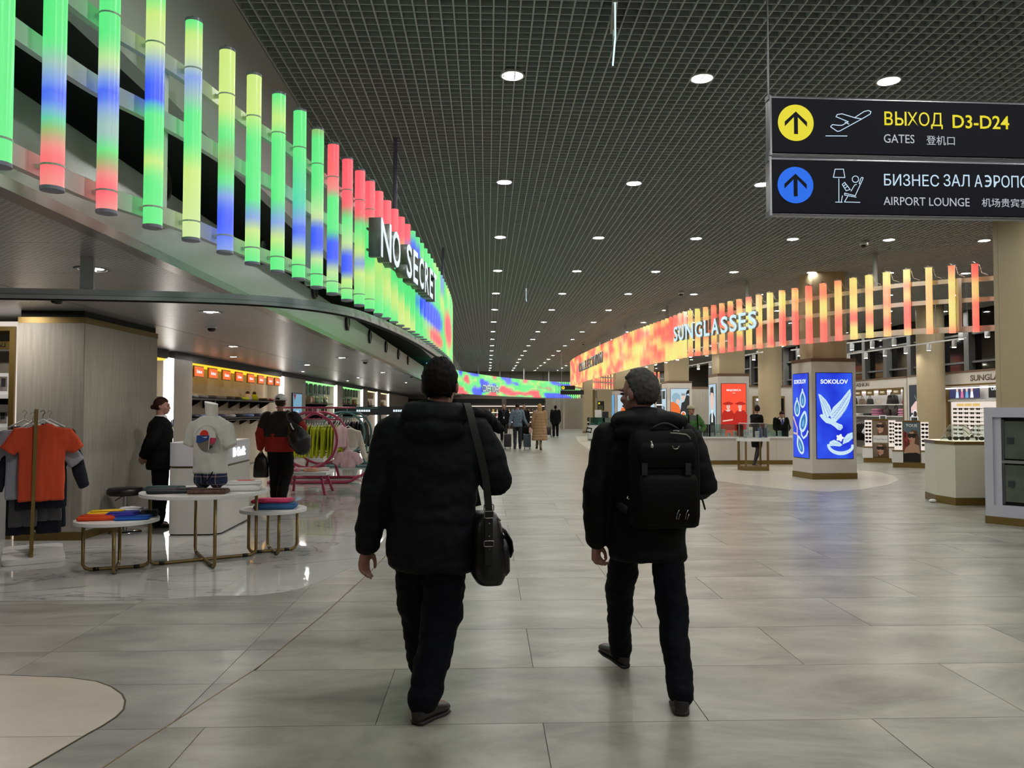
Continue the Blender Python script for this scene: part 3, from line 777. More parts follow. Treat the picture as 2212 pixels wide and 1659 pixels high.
# right ring (orange, yellow and red)
RR = [(11.2, 11.6), (10.0, 12.3), (8.77, 13.3), (7.6, 13.95), (7.0, 15.24), (6.15, 17.05), (5.5, 19.2), (5.24, 20.1), (5.08, 21.8), (4.84, 24.7), (4.75, 29.4), (4.72, 36), (4.80, 43), (5.0, 46), (5.7, 50), (7.2, 54), (9.5, 56.5), (13, 57.5)]
RR[3] = (7.62, 14.1)
RPs = smooth_path(RR, 10); RS = path_len(RPs)
warm = [(0.0, (246, 92, 78)), (0.30, (248, 100, 84)), (0.42, (246, 140, 92)), (0.52, (244, 176, 108)), (0.62, (238, 196, 108)), (0.72, (236, 214, 112)), (1.0, (230, 224, 116))]
scr3 = thing('light_tube_screen', 'curved hanging ring of orange, red and yellow glowing tubes above the sunglasses shop', 'light installation', (0, 0, 0))
s = 1.0
while s < RS[-1]:
    p, d = at_s(RPs, RS, s); nr = Vector((-d.y, d.x, 0))
    LL = 1.2 + 0.24 * max(0, min(1, (p.y - 24.0) / 18))
    o = tube_fn(scr3, p, 2.87, LL, 0.053, lambda v, s=s: noise_cols(s, v, warm, (0.8, 2.4), 1.7), nr, square=True, nz=16)
    if p.y < 22:
        MB().bb((-0.054, -0.054, LL), (0.054, 0.054, LL + 0.015)).build('end_cap', M('pale_cap', (190, 170, 160), 0.4), o)
        MB().tube([Vector((0, 0, LL + 0.01)), d * 0.03 + Vector((0, 0, LL + 0.05)), d * -0.07 - nr * 0.02 + Vector((0, 0, LL - 0.02)), d * -0.10 - nr * 0.05 + Vector((0, 0, LL - 0.15)), d * -0.2 - nr * 0.08 + Vector((0, 0, LL - 0.2))], 0.006, 5).build('cable', M('pale_cable', (205, 195, 185), 0.5), o, smooth=True)
    s += 0.36 if p.y < 28 else 0.30
rail_o = M('cream_tube_rail', (214, 204, 190), 0.35)
RQ = [(q[0], q[1]) for q in RPs[::5]] + [RPs[-1]]
for z0, z1 in ((3.77, 3.85), (3.41, 3.49), (2.88, 2.985)): ribbon('rail', RQ, z0, z1, 0.04, -0.085, rail_o, scr3)
def xr(yy): return lerp_tab(sorted([(q[1], q[0]) for q in RPs if q[1] < 44]), yy)
for yy in (13.6, 15.6, 18.0, 21.0):
    x = xr(yy); MB().bb((x + 0.10, yy - 0.04, 2.9), (x + 0.16, yy + 0.04, 3.85)).build('upright', rail_o, scr3)
for yy in (12.2, 14.6, 17.8, 22.2, 27.5, 33.5, 40.0):
    x = xr(yy); MB().lathe([(0.045, 3.8), (0.045, CEZ)], 12, c=(x + 0.14, yy, 0)).build('hanging_pole', M('pale_pole', (170, 172, 175), 0.4), scr3, auto=40)
sg3 = thing('shop_sign', 'pale blue glowing letters reading SUNGLASSES on the orange tube ring', 'sign', (0, 0, 0))
sigF = EM('sign_face_iceblue', (205, 238, 248), 1.0); sigS = M('sign_side_pale', (150, 148, 146), 0.4)
wid = {'S': .36, 'U': .40, 'N': .42, 'G': .42, 'L': .32, 'A': .42, 'E': .34}
RV = RPs[::-1]; VS = path_len(RV); Pq = [(q[0] - 0.14, q[1] - 0.04) for q in RV]; VS2 = path_len(Pq)
# start where the photograph shows the first letter
s = 0
while True:
    p, d = at_s(Pq, VS2, s)
    if p.y < 20.6: break
    s += 0.05
for ch in 'SUNGLASSES':
    p, d = at_s(Pq, VS2, s + wid[ch] / 2)
    text(ch, frame((p.x, p.y, 3.30), d), sigF, sg3, 'letter', w=wid[ch] * 0.80, h=0.40, ext=0.07, bold=0.022, align='CENTER', smat=sigS)
    s += wid[ch]
sg4 = thing('shop_sign', 'small letters reading COLLECTION on the far tip of the orange ring', 'sign', (0, 0, 0))
p = Vector((4.58, 38.0, 3.35)); p2 = Vector((4.52, 30.4, 3.35))
for i, ch in enumerate('COLLECTION'):
    q = p.lerp(p2, i / 9); text(ch, frame(q, p2 - p), M('dull_letter', (175, 180, 190), 0.4), sg4, 'letter', w=0.55, h=0.42, ext=0.06, bold=0.015, align='CENTER', smat=sigS)

# ------------------------------------------------------------------ hanging direction signs
signbg = M('sign_navy_face', (20, 21, 32), 0.6, spec=0.15)
yel = EM('sign_yellow', (232, 218, 40), 0.95); blu = EM('sign_blue', (10, 105, 235), 0.95); icy = EM('sign_iceblue', (196, 222, 240), 0.95); gry = EM('sign_grey_white', (186, 192, 198), 0.9)
SY = 4.9; TH = R(2.0)
dx = Vector((math.cos(TH), math.sin(TH), 0))
def sign_board(label, ptop, pbot, part):
    o0 = ony(1664, ptop, SY); o1 = ony(1664, pbot, SY); H = o0.z - o1.z
    t = thing('direction_sign', label, 'sign', (o1.x, o1.y, o1.z), TH); L = 2.6; bar = 0.026
    MB().bb((0.012, 0.0, 0.02), (L, 0.07, H - 0.02)).build('panel', signbg, t)
    for z in (bar / 2, H - bar / 2):
        MB().tube([(0, 0.03, z), (L, 0.03, z)], 0.034 * 0.55, 12).build('rail', alu, t, auto=40)
        MB().bb((-0.008, 0.0, z - 0.016), (0.0, 0.06, z + 0.016)).build('end_cap', greymetal, t)
    MB().bb((0, 0.0, 0), (0.012, 0.07, H)).build('side_profile', alu, t)
    def F(px, py):   # panel plane point from a photograph pixel, as local x, z
        d = ray(px, py); n = Vector((-dx.y, dx.x, 0)); k = (o1 - CAM).dot(n) / d.dot(n); q = CAM + d * k - o1
        return q.dot(dx), q.z
    part(t, F)
    return t
def local_frame(x, z, d=-0.001): return frame((x, d, z), (1, 0, 0))
def flat(t, polys, mat, name, d=-0.002):
    mb = MB()
    for poly in polys: mb.prism(poly, 0, 0.001, T=frame((0, d, 0), (1, 0, 0)))
    return mb.build(name, mat, t)
def stroke(t, F, lines, mat, name, wd=0.0045, closed=False):
    mb = MB()
    for ln in lines:
        P = [F(*q) for q in ln]
        for a, b in zip(P, P[1:]):
            v = Vector((b[0] - a[0], b[1] - a[1])); L = v.length
            if L < 1e-5: continue
            v /= L; n = Vector((-v.y, v.x)) * wd / 2; a_ = Vector(a) - v * wd * 0.3; b_ = Vector(b) + v * wd * 0.3
            mb.prism([tuple(a_ - n), tuple(b_ - n), tuple(b_ + n), tuple(a_ + n)], 0, 0.001, T=frame((0, -0.002, 0), (1, 0, 0)))
    return mb.build(name, mat, t)
def arrow(t, F, c, mat):
    x, z = F(*c); r = F(c[0] + 38.5, c[1])[0] - x
    flat(t, [circ(x, z, r, 48)], mat, 'disc')
    k = r / 38.5
    pol = [(-4, -23), (4, -23), (4, 13), (19, -1), (24, -1), (24, 3), (24, 5), (0.0, 24), (-24, 5), (-24, -5), (-19, -1), (-4, 13)]
    pol = [(-4.2, -24), (4.2, -24), (4.2, 12), (24, -8), (24, 2), (0, 24), (-24, 2), (-24, -8), (-4.2, 12)]
    flat(t, [[(x + a * k, z + b * k) for a, b in pol]], M('sign_navy_arrow', (20, 21, 32), 0.6, spec=0.15), 'arrow', -0.0035)
def SP2(crop, x, y): return (1640 + x / 3.867, 180 + y / 3.867)
def c_(pts): return [SP2(0, *p) for p in pts]
def letter_strokes(t, F, p0, p1, ytop, mat, kind):
    # capital letters drawn as strokes of even weight
    A = F(*p0); Bq = F(*p1); C = F(p0[0], ytop); w_ = Bq[0] - A[0]; h_ = C[1] - A[1]; st = h_ * 0.135; x0, z0 = A; mb = MB(); T = frame((0, -0.002, 0), (1, 0, 0))
    def seg(P):
        for a, b in zip(P, P[1:]):
            v = Vector((b[0] - a[0], b[1] - a[1])); L = v.length; v /= L; n = Vector((-v.y, v.x)) * st / 2
            a_ = Vector(a) - v * st * 0.12; b_ = Vector(b) + v * st * 0.12; mb.prism([tuple(a_ - n), tuple(b_ - n), tuple(b_ + n), tuple(a_ + n)], 0, 0.001, T=T)
    k = st / 2
    if kind == 'yeru':
        seg([(x0 + k, z0 + k * 0.2), (x0 + k, z0 + h_ - k * 0.2)]); seg([(x0 + w_ - k, z0 + k * 0.2), (x0 + w_ - k, z0 + h_ - k * 0.2)])
        r_ = h_ * 0.28 - k; cx, cz = x0 + w_ * 0.40, z0 + h_ * 0.28
        seg([(x0 + k, z0 + k)] + [(cx + r_ * math.cos(a), cz + r_ * math.sin(a)) for a in [math.pi * (-0.5 + i / 10) for i in range(11)]] + [(x0 + k, z0 + h_ * 0.56 - k)])
    else:
        rx, rz = w_ * 0.62 - k, h_ / 2 - k; cx, cz = x0 + w_ * 0.38, z0 + h_ / 2
        seg([(x0 + k, z0 + k * 1.5)] + [(cx + rx * math.cos(a), cz + rz * math.sin(a)) for a in [math.pi * (-0.5 + i / 14) for i in range(15)]] + [(x0 + k, z0 + h_ - k * 1.5)]); seg([(x0 + w_ * 0.22, cz), (x0 + w_ - k, cz)])
    return mb.build('lettering', mat, t)
def up_sign(t, F):
    arrow(t, F, (1718.7, 265.6), yel)
    stroke(t, F, [c_([(596, 360), (612, 346), (660, 352), (690, 352), (742, 322), (640, 280), (650, 262), (690, 256), (795, 288), (875, 236), (910, 228), (932, 238), (925, 258), (850, 302), (670, 400), (650, 402), (596, 365)]), c_([(715, 325), (748, 342)]), c_([(800, 290), (850, 298)]), c_([(555, 440), (732, 441)])], icy, 'take_off_icon', 0.0052)
    a = F(1909.5, 270.5); b = F(2036, 273); c = F(1909.5, 241); d_ = F(2056.5, 277); e = F(2179.5, 278); f = F(2056.5, 248)
    k = (b[1] - a[1]) / (b[0] - a[0])
    def row(body, p0, p1, ptop, mat, bold=0.0, dh=0.0):
        A = F(*p0); Bq = F(*p1); C = F(*ptop)
        T = frame((A[0], -0.002, A[1]), (1, 0, (Bq[1] - A[1]) / (Bq[0] - A[0])), (0, 0, 1)); T = frame((A[0], -0.002, A[1] - dh), (1, 0, 0))
        text(body, T, mat, t, 'lettering', w=Bq[0] - A[0], h=C[1] - A[1] + dh, ext=0.001, bold=bold)
    row('В', (1910.2, 270.5), (1928.4, 270.8), (1910.2, 241), yel, 0.01)
    letter_strokes(t, F, (1933.5, 271), (1958, 271.3), 241.3, yel, 'yeru')
    row('ХОД', (1960, 271.5), (2036, 273), (1960, 242), yel, 0.0, 0.018)
    row('D3-D24', (2057.5, 277), (2179.5, 278), (2057.5, 248), yel, 0.012)
    row('GATES', (1909, 308.5), (1975, 309), (1909, 290), gry)
    row('登机口', (2001, 313), (2062, 313.5), (2001, 293), gry)
def low_sign(t, F):
    arrow(t, F, (1718, 400), blu)
    stroke(t, F, [c_([(618, 786), (632, 718), (702, 718), (714, 788), (618, 786)]), c_([(664, 798), (664, 993)]), c_([(636, 993), (692, 994)]), c_([(694, 940), (684, 990)]),
                  c_([(692, 846), (712, 828), (758, 888), (725, 898), (692, 846)]), c_([(706, 858), (722, 844)]), c_([(718, 874), (735, 862)]), c_([(812, 845), (796, 850), (766, 900)]),
                  c_([(712, 918), (800, 940), (864, 800), (866, 790), (856, 786), (848, 794), (834, 838), (842, 842)]), c_([(712, 918), (712, 934), (808, 952)]), c_([(738, 945), (710, 992), (840, 995)]),
                  c_([(802 + 27 * math.cos(a * 0.45), 802 + 27 * math.sin(a * 0.45)) for a in range(15)])], icy, 'lounge_icon', 0.0048)
    def row(body, p0, p1, ptop, mat, bold=0.0, dh=0.0):
        A = F(*p0); Bq = F(*p1); C = F(*ptop)
        text(body, frame((A[0], -0.002, A[1] - dh), (1, 0, 0)), mat, t, 'lettering', w=Bq[0] - A[0], h=C[1] - A[1] + dh, ext=0.001, bold=bold)
    row('БИЗНЕС', (1909.5, 401), (2028, 402.5), (1909.5, 375.5), icy, 0.0)
    row('ЗАЛ', (2038, 402.5), (2094, 403.5), (2038, 376.5), icy, 0.0)
    row('А', (2104.7, 404), (2121.5, 404.2), (2104.7, 378), icy, 0.0)
    letter_strokes(t, F, (2126, 404.3), (2141.7, 404.5), 378.3, icy, 'e')
    row('РОП', (2146.3, 404.8), (2199.9, 405.6), (2146.3, 378.8), icy, 0.0)
    row('ОРТА', (2203.7, 405.8), (2292, 407), (2203.7, 379.6), icy, 0.0)
    row('AIRPORT LOUNGE', (1908.5, 443), (2094, 444.5), (1908.5, 425), gry)
    row('机场贵宾室', (2120.5, 447), (2222, 448.5), (2120.5, 428), gry)
sign_board('dark hanging direction sign with yellow arrow disc and gates D3-D24', 204.5, 334.5, up_sign)
sign_board('dark hanging direction sign with blue arrow disc for the airport lounge', 337.5, 465, low_sign)
for xq in (0.004, 2.3):
    o0 = ony(1664, 300, SY); q = o0 + dx * xq
    tag(MB().lathe([(0.007, ony(1664, 465, SY).z), (0.007, CEZ)], 10, c=(q.x, q.y + 0.035, 0)).build('hanger_rod', greymetal), 'thin steel rod carrying the %s end of the two hanging direction signs' % ('left' if xq < 1 else 'right, unseen,'), 'rod', 'rods of the direction signs')
# green exit sign seen nearly edge-on
def exit_sign(label, px, py, rz, sc, Zc=None):
    Zt = CEZ - 0.05; p = onz(px, py, Zt); t = thing('exit_sign', label, 'sign', (p.x, p.y, Zt), rz)
    MB().bb((-0.02, -0.16 * sc, 0.0), (0.02, 0.16 * sc, 0.05)).build('housing', white, t)
    MB().bb((-0.004, -0.15 * sc, -0.17 * sc), (0.004, 0.15 * sc, 0.0)).build('plate', glass_mat('green_plate', (60, 110, 90), 0.2), t)
    MB().bb((-0.006, -0.15 * sc, -0.175 * sc), (0.006, 0.15 * sc, -0.165 * sc)).build('lit_edge', EM('exit_edge', (215, 245, 245), 1.2), t)
    MB().bb((-0.006, -0.155 * sc, -0.17 * sc), (0.006, -0.148 * sc, 0.0)).build('lit_edge', EM('exit_edge', (215, 245, 245), 1.2), t)
    flatp = [(-0.05, -0.03), (0.0, 0.03), (0.05, -0.03), (0.0, -0.0)]
    MB().prism([(a * sc, b * sc) for a, b in flatp], 0, 0.001, T=frame((-0.006, 0, -0.085 * sc), (0, -1, 0))).build('running_mark', EM('exit_mark', (200, 235, 220), 0.5), t)
exit_sign('small glass exit sign hanging edge-on from the ceiling at the top of the picture', 1326, 40, R(-7), 1.5)
exit_sign('tiny glass exit sign hanging edge-on from the far ceiling', 1137, 626, R(-4), 1.5)
# ------------------------------------------------------------------ people
def hand(mb, w, fwd, palm, side, s=1.0, curl=0.5, grip=False):
    """w wrist, fwd along the hand, palm = direction the palm faces, side = thumb side"""
    w = Vector(w); f = Vector(fwd).normalized(); p = Vector(palm); p = (p - f * p.dot(f)).normalized(); t = Vector(side); t = (t - f * t.dot(f) - p * t.dot(p)).normalized()
    T = Matrix((t, f, p)).transposed().to_4x4(); T.translation = w
    rs = []
    for y, wx, wz in ((-0.02, 0.026, 0.021), (0.0, 0.028, 0.02), (0.03, 0.036, 0.018), (0.06, 0.042, 0.016), (0.088, 0.041, 0.013)):
        rs.append([(wx * s * math.cos(a * 0.5236), y * s, wz * s * math.sin(a * 0.5236)) for a in range(12)])
    mb.rings(rs, T=T)
    for i, (fx, L) in enumerate(((0.031, 0.070), (0.0105, 0.079), (-0.0105, 0.073), (-0.031, 0.057))):
        a = 0.0; P = [Vector((fx * s, 0.075 * s, 0))]; c = (1.15 if grip else curl) * (1 + 0.12 * i)
        for k, q in enumerate((0.42, 0.33, 0.25)):
            a += c * (0.55 if k == 0 else 0.8)
            P.append(P[-1] + Vector((0.06 * (1.5 - i) * 0.02, math.cos(a), math.sin(a))) * L * q * s * 1.15)
        mb.limb([T @ q for q in P], [0.0098 * s, 0.0092 * s, 0.0084 * s, 0.0072 * s], 8, 3)
    P = [Vector((0.024, 0.018, 0.004)), Vector((0.05, 0.045, 0.016)), Vector((0.056, 0.074, 0.026)), Vector((0.05, 0.098, 0.034))]
    mb.limb([T @ (q * s) for q in P], [0.0135 * s, 0.012 * s, 0.0105 * s, 0.0085 * s], 8, 3)
def head_T(c, yaw, pitch=0.0): return Matrix.Translation(Vector(c)) @ Matrix.Rotation(yaw, 4, 'Z') @ Matrix.Rotation(pitch, 4, 'X')
def head(mb, T, s=1.0):
    # faces +y, centre of the skull at the origin, 0.235 tall
    mb.ell((0, -0.012 * s, 0.018 * s), (0.074 * s, 0.094 * s, 0.098 * s), 20, 14, T=T)
    mb.ell((0, 0.03 * s, -0.045 * s), (0.058 * s, 0.062 * s, 0.072 * s), 16, 12, T=T)
    mb.ell((0, 0.055 * s, -0.088 * s), (0.032 * s, 0.03 * s, 0.026 * s), 12, 8, T=T)
    mb.ell((0, 0.094 * s, -0.018 * s), (0.012 * s, 0.014 * s, 0.026 * s), 10, 8, T=T)
    mb.ell((0, 0.104 * s, -0.034 * s), (0.016 * s, 0.013 * s, 0.011 * s), 10, 8, T=T)
    mb.ell((0, 0.086 * s, 0.02 * s), (0.05 * s, 0.012 * s, 0.012 * s), 12, 8, T=T)
    mb.ell((0, 0.086 * s, -0.066 * s), (0.022 * s, 0.012 * s, 0.011 * s), 10, 8, T=T)
    for k in (-1, 1):
        mb.ell((0.077 * k * s, -0.005 * s, -0.012 * s), (0.009 * s, 0.02 * s, 0.033 * s), 10, 8, T=T, rot=Matrix.Rotation(0.35 * k, 4, 'Z'))
        mb.ell((0.04 * k * s, 0.065 * s, -0.03 * s), (0.024 * s, 0.02 * s, 0.02 * s), 10, 8, T=T)
def face_parts(body, T, s, browc=(50, 38, 30)):
    for k in (-1, 1):
        MB().ell((0.031 * k * s, 0.084 * s, 0.0), (0.014 * s, 0.008 * s, 0.007 * s), 10, 6, T=T).build('eye', M('eye_dark', (38, 30, 28), 0.3), body, smooth=True)
        MB().ell((0.032 * k * s, 0.091 * s, 0.02 * s), (0.019 * s, 0.006 * s, 0.004 * s), 10, 6, T=T).build('eyebrow', M('brow_%d' % browc[0], browc, 0.7), body, smooth=True)
    MB().ell((0, 0.095 * s, -0.062 * s), (0.022 * s, 0.006 * s, 0.006 * s), 10, 6, T=T).build('mouth', M('lips', (128, 70, 64), 0.5), body, smooth=True)
def hair_cap(body, T, s, mat, low=-0.05, front=0.05, grow=1.07, amp=0.004, temple=0.0, seed=0, name='hair'):
    n, m = 56, 34; vs = []; fs = []; keep = {}
    for i in range(m + 1):
        th = math.pi * i / m
        for j in range(n):
            ph = 2 * math.pi * j / n
            d = Vector((math.sin(th) * math.cos(ph), math.sin(th) * math.sin(ph), math.cos(th)))
            p = Vector((0.074 * d.x, -0.012 + 0.094 * d.y, 0.018 + 0.098 * d.z)) * s
            k = grow + amp / 0.09 * mnoise.noise(Vector((d.x * 9 + seed, d.y * 9, d.z * 9))) + amp / 0.09 * 0.6 * mnoise.noise(Vector((d.x * 26 + seed, d.y * 26, d.z * 12)))
            q = Vector((p.x * k, (p.y + 0.012 * s) * k - 0.012 * s, (p.z - 0.018 * s) * k + 0.018 * s))
            vs.append(q); y = d.y
            lim = low + (front - low) * max(0, min(1, (y + 0.15) / 0.8)) if y > -0.15 else low
            if abs(d.x) > 0.75 and y > -0.1: lim += temple
            keep[len(vs) - 1] = p.z / s > lim
    for i in range(m):
        for j in range(n):
            q = (i * n + j, i * n + (j + 1) % n, (i + 1) * n + (j + 1) % n, (i + 1) * n + j)
            if all(keep[a] for a in q): fs.append(q)
    mb = MB(); mb.add(vs, fs, T)
    o = mb.build(name, mat, body, smooth=True)
    bm = bmesh.new(); bm.from_mesh(o.data); bmesh.ops.remove_doubles(bm, verts=bm.verts, dist=1e-5)
    bmesh.ops.delete(bm, geom=[v for v in bm.verts if not v.link_faces], context='VERTS')
    bmesh.ops.recalc_face_normals(bm, faces=bm.faces)
    r = bmesh.ops.solidify(bm, geom=bm.faces[:], thickness=0.008 * s)
    bm.to_mesh(o.data); bm.free()
    for p in o.data.polygons: p.use_smooth = True
    return o
def sring(c, rx, ry, n=24, pw=2.4, rot=0.0, tilt=0.0):
    out = []
    for i in range(n):
        a = 2 * math.pi * i / n; ca, sa = math.cos(a), math.sin(a)
        x = rx * math.copysign(abs(ca) ** (2 / pw), ca); y = ry * math.copysign(abs(sa) ** (2 / pw), sa)
        out.append((c[0] + x * math.cos(rot) - y * math.sin(rot), c[1] + x * math.sin(rot) + y * math.cos(rot), c[2] + tilt * x))
    return out
def torso(mb, rings):
    mb.rings([sring((x, y, z), rx, ry) for z, x, y, rx, ry in rings])
BASEJ = dict(neck=(0, 0.0, 1.47), head=(0, 0.02, 1.632), sl=(-0.185, 0, 1.42), sr=(0.185, 0, 1.42), el=(-0.225, -0.02, 1.12), er=(0.225, -0.02, 1.12), wl=(-0.235, 0.05, 0.87), wr=(0.235, 0.05, 0.87),
             hl=(-0.09, 0, 0.93), hr=(0.09, 0, 0.93), kl=(-0.10, 0.03, 0.50), kr=(0.10, 0.03, 0.50), al=(-0.10, -0.02, 0.09), ar=(0.10, -0.02, 0.09), tl=(-0.12, 0.13, 0.03), tr=(0.12, 0.13, 0.03))
def shoe(name, body, a, t, mat, sole, s=1.0, lift=None):
    """a ankle, t toe point: shoe running from below the heel to the toe"""
    a = Vector(a); t = Vector(t); d = t - a; d.z = 0; L = d.length; d.normalize(); q = Vector((d.y, -d.x, 0))
    heel = a - d * 0.055 * s; hz = a.z - 0.085 * s
    tot = L + 0.055 * s
    def ringat(u, w, z0, z1):
        c = heel + d * (tot * u); zb = hz + (t.z - 0.03 * s - hz) * u
        c.z = 0; out = []
        for i in range(12):
            an = 2 * math.pi * i / 12; x = w * math.cos(an); z = math.sin(an)
            zz = zb + (z0 + z1) / 2 + (z1 - z0) / 2 * math.copysign(abs(z) ** 0.7, z)
            out.append(tuple(c + q * x + Vector((0, 0, zz))))
        return out
    up = [(0.0, 0.022, 0.015, 0.06), (0.04, 0.034, 0.012, 0.085), (0.15, 0.039, 0.012, 0.105), (0.32, 0.040, 0.012, 0.10), (0.5, 0.043, 0.012, 0.075), (0.7, 0.049, 0.012, 0.06), (0.88, 0.043, 0.012, 0.05), (0.97, 0.028, 0.013, 0.038), (1.0, 0.012, 0.015, 0.03)]
    o = MB().rings([ringat(u, w * s, z0 * s, z1 * s) for u, w, z0, z1 in up]).build(name, mat, body, smooth=True)
    so = [(0.0, 0.024, 0, 0.02), (0.05, 0.037, 0, 0.022), (0.3, 0.040, 0, 0.022), (0.42, 0.040, 0.002, 0.02), (0.7, 0.051, 0, 0.018), (0.9, 0.044, 0, 0.018), (1.0, 0.014, 0.002, 0.018)]
    MB().rings([ringat(u, w * s, z0 * s, z1 * s) for u, w, z0, z1 in so]).build('sole', sole, o, smooth=True)
    return o
def person(label, x, y, rz, H=1.75, J=None, skin=(176, 128, 108), jacket=None, trousers=None, shoes=(30, 28, 27), hair=None, vox=0.012, headyaw=0.0, headpitch=0.0, group=None, face=False, hands=(0.45, 0.45), bulk=1.0,
           palmL=None, palmR=None, skirt=None, hs=1.0, legs=None, gripL=False, gripR=False, z=0.0, shoe_s=1.05):
    s = H / 1.75; j = dict(BASEJ); j.update(J or {}); j = {k: Vector(v) * s for k, v in j.items()}
    b = MB()
    sk = M('skin_%d_%d' % skin[:2], skin, 0.5, noise=(20, 0.06))
    HT = head_T(j['head'], headyaw, headpitch); hsz = s * hs
    head(b, HT, hsz)
    b.limb([j['neck'] + Vector((0, -0.01, -0.06)) * s, j['neck'], j['head'] + Vector((0, -0.012, -0.05)) * s], [0.062 * s, 0.056 * s, 0.055 * s], 14, 3)
    mid = (j['hl'] + j['hr']) / 2; top = (j['sl'] + j['sr']) / 2
    torso(b, [(mid.z - 0.08 * s, mid.x, mid.y, 0.13 * s, 0.09 * s), (mid.z, mid.x, mid.y, 0.155 * s * bulk, 0.105 * s * bulk), (mid.z + 0.15 * s, (mid.x * 2 + top.x) / 3, (mid.y * 2 + top.y) / 3, 0.135 * s * bulk, 0.10 * s * bulk), (top.z - 0.12 * s, top.x, top.y, 0.16 * s * bulk, 0.11 * s * bulk), (top.z, top.x, top.y, 0.15 * s, 0.08 * s), (j['neck'].z, j['neck'].x, j['neck'].y, 0.07 * s, 0.06 * s)])
    for q, sd in (('l', -1), ('r', 1)):
        S, E, W = j['s' + q], j['e' + q], j['w' + q]
        b.limb([S, S.lerp(E, 0.5), E, E.lerp(W, 0.4), W], [0.052 * s, 0.046 * s, 0.040 * s, 0.038 * s, 0.027 * s], 12, 4)
        fw = (W - E).normalized(); pm = (palmL if q == 'l' else palmR) or (-sd, 0.25, 0)
        hand(b, W, fw, pm[:3], (0, 1, 0) if len(pm) < 6 else pm[3:], s, hands[0 if q == 'l' else 1], gripL if q == 'l' else gripR)
        Hh, K, A = j['h' + q], j['k' + q], j['a' + q]
        b.limb([Hh, Hh.lerp(K, 0.5), K, K.lerp(A, 0.35), A], [0.082 * s, 0.068 * s, 0.052 * s, 0.05 * s, 0.034 * s], 12, 4)
        b.limb([A + Vector((0, 0, -0.02)) * s, A.lerp(j['t' + q], 0.5) + Vector((0, 0, -0.012)) * s, A.lerp(j['t' + q], 0.85)], [0.028 * s, 0.024 * s, 0.016 * s], 10, 3)
    body = remeshed('person', b, vox, sk, None, smooth=2)
    body.location = (x, y, z); body.rotation_euler = (0, 0, rz); tag(body, label, 'person', group)
    if jacket:
        jk = jacket; m = MB(); bk = jk.get('bulk', 1.0)
        rg = jk.get('rings')
        if rg: torso(m, [(a * s, c * s, d * s, e * s, f * s) for a, c, d, e, f in rg])
        else:
            hz = jk.get('hem', 0.80) * s; w0 = jk.get('w', 1.0) * bk
            torso(m, [(hz - 0.01, mid.x, mid.y, 0.175 * s * w0, 0.125 * s * w0), (hz + 0.01, mid.x, mid.y, 0.185 * s * w0, 0.135 * s * w0), (max(hz + 0.05 * s, 1.02 * s), (mid.x + top.x) / 2, (mid.y + top.y) / 2, 0.18 * s * w0, 0.13 * s * w0), (1.28 * s, top.x, top.y, 0.195 * s * w0, 0.135 * s * w0), (1.40 * s, top.x, top.y, 0.175 * s * w0, 0.115 * s * w0), (1.475 * s, top.x, top.y, 0.09 * s, 0.08 * s), (1.50 * s, j['neck'].x, j['neck'].y, 0.072 * s, 0.068 * s)])
        ra = jk.get('arm', 0.066) * s
        for q in 'lr':
            S, E, W = j['s' + q], j['e' + q], j['w' + q]
            cut = jk.get('sleeve', 1.0)
            if cut >= 1: m.limb([S, S.lerp(E, 0.5), E, E.lerp(W, 0.5), E.lerp(W, 0.94)], [ra * 1.1, ra * 1.03, ra * 0.95, ra * 0.85, ra * 0.72], 14, 4)
            else: m.limb([S, S.lerp(E, cut)], [ra * 1.1, ra], 14, 4)
        for fn in jk.get('extra', []): fn(m, s)
        jo = remeshed(jk.get('name', 'jacket'), m, jk.get('vox', vox), jk['mat'], body, smooth=jk.get('smooth', 3), folds=jk.get('folds', (9, 0.010, (1, 1, 1.4))))
    if trousers:
        m = MB(); tr = trousers; bk = tr.get('w', 1.0)
        torso(m, [(mid.z - 0.10 * s, mid.x, mid.y, 0.15 * s * bk, 0.105 * s * bk), (mid.z, mid.x, mid.y, 0.172 * s * bk, 0.122 * s * bk), (mid.z + 0.13 * s, mid.x, mid.y, 0.16 * s * bk, 0.115 * s * bk)])
        r0 = tr.get('r', (0.098, 0.082, 0.072, 0.068))
        for q in 'lr':
            Hh, K, A = j['h' + q], j['k' + q], j['a' + q]
            m.limb([Hh, Hh.lerp(K, 0.5), K, K.lerp(A, 0.5), A + (K - A).normalized() * tr.get('up', 0.0)], [r0[0] * s, (r0[0] + r0[1]) / 2 * s, r0[1] * s, r0[2] * s, r0[3] * s], 14, 4)
        remeshed(tr.get('name', 'trousers'), m, tr.get('vox', vox), tr['mat'], body, smooth=3, folds=tr.get('folds', (8, 0.010, (1, 1, 1.2))))
    if skirt:
        MB().rings([sring((mid.x, mid.y, z_ * s), rx * s, ry * s) for z_, rx, ry in skirt['rings']]).build('skirt', skirt['mat'], body, smooth=True)
    if shoes:
        sm = M('shoe_%d_%d' % shoes[:2], shoes, 0.4); so = M('shoe_sole', (24, 22, 21), 0.6)
        for q in 'lr': shoe('shoe', body, j['a' + q], j['t' + q], sm, so, s * shoe_s)
    if hair:
        hm = M('hair_%d_%d' % hair['col'][:2], hair['col'], 0.75, noise=(60, 0.35), stretch=(1, 1, 0.5), spec=0.15)
        hair_cap(body, HT, hsz, hm, hair.get('low', -0.05), hair.get('front', 0.05), hair.get('grow', 1.08), hair.get('amp', 0.004), hair.get('temple', 0.0), hair.get('seed', 0))
        for fn in hair.get('extra', []): fn(body, HT, hsz, hm)
    if face: face_parts(body, HT, hsz)
    return body, j, HT

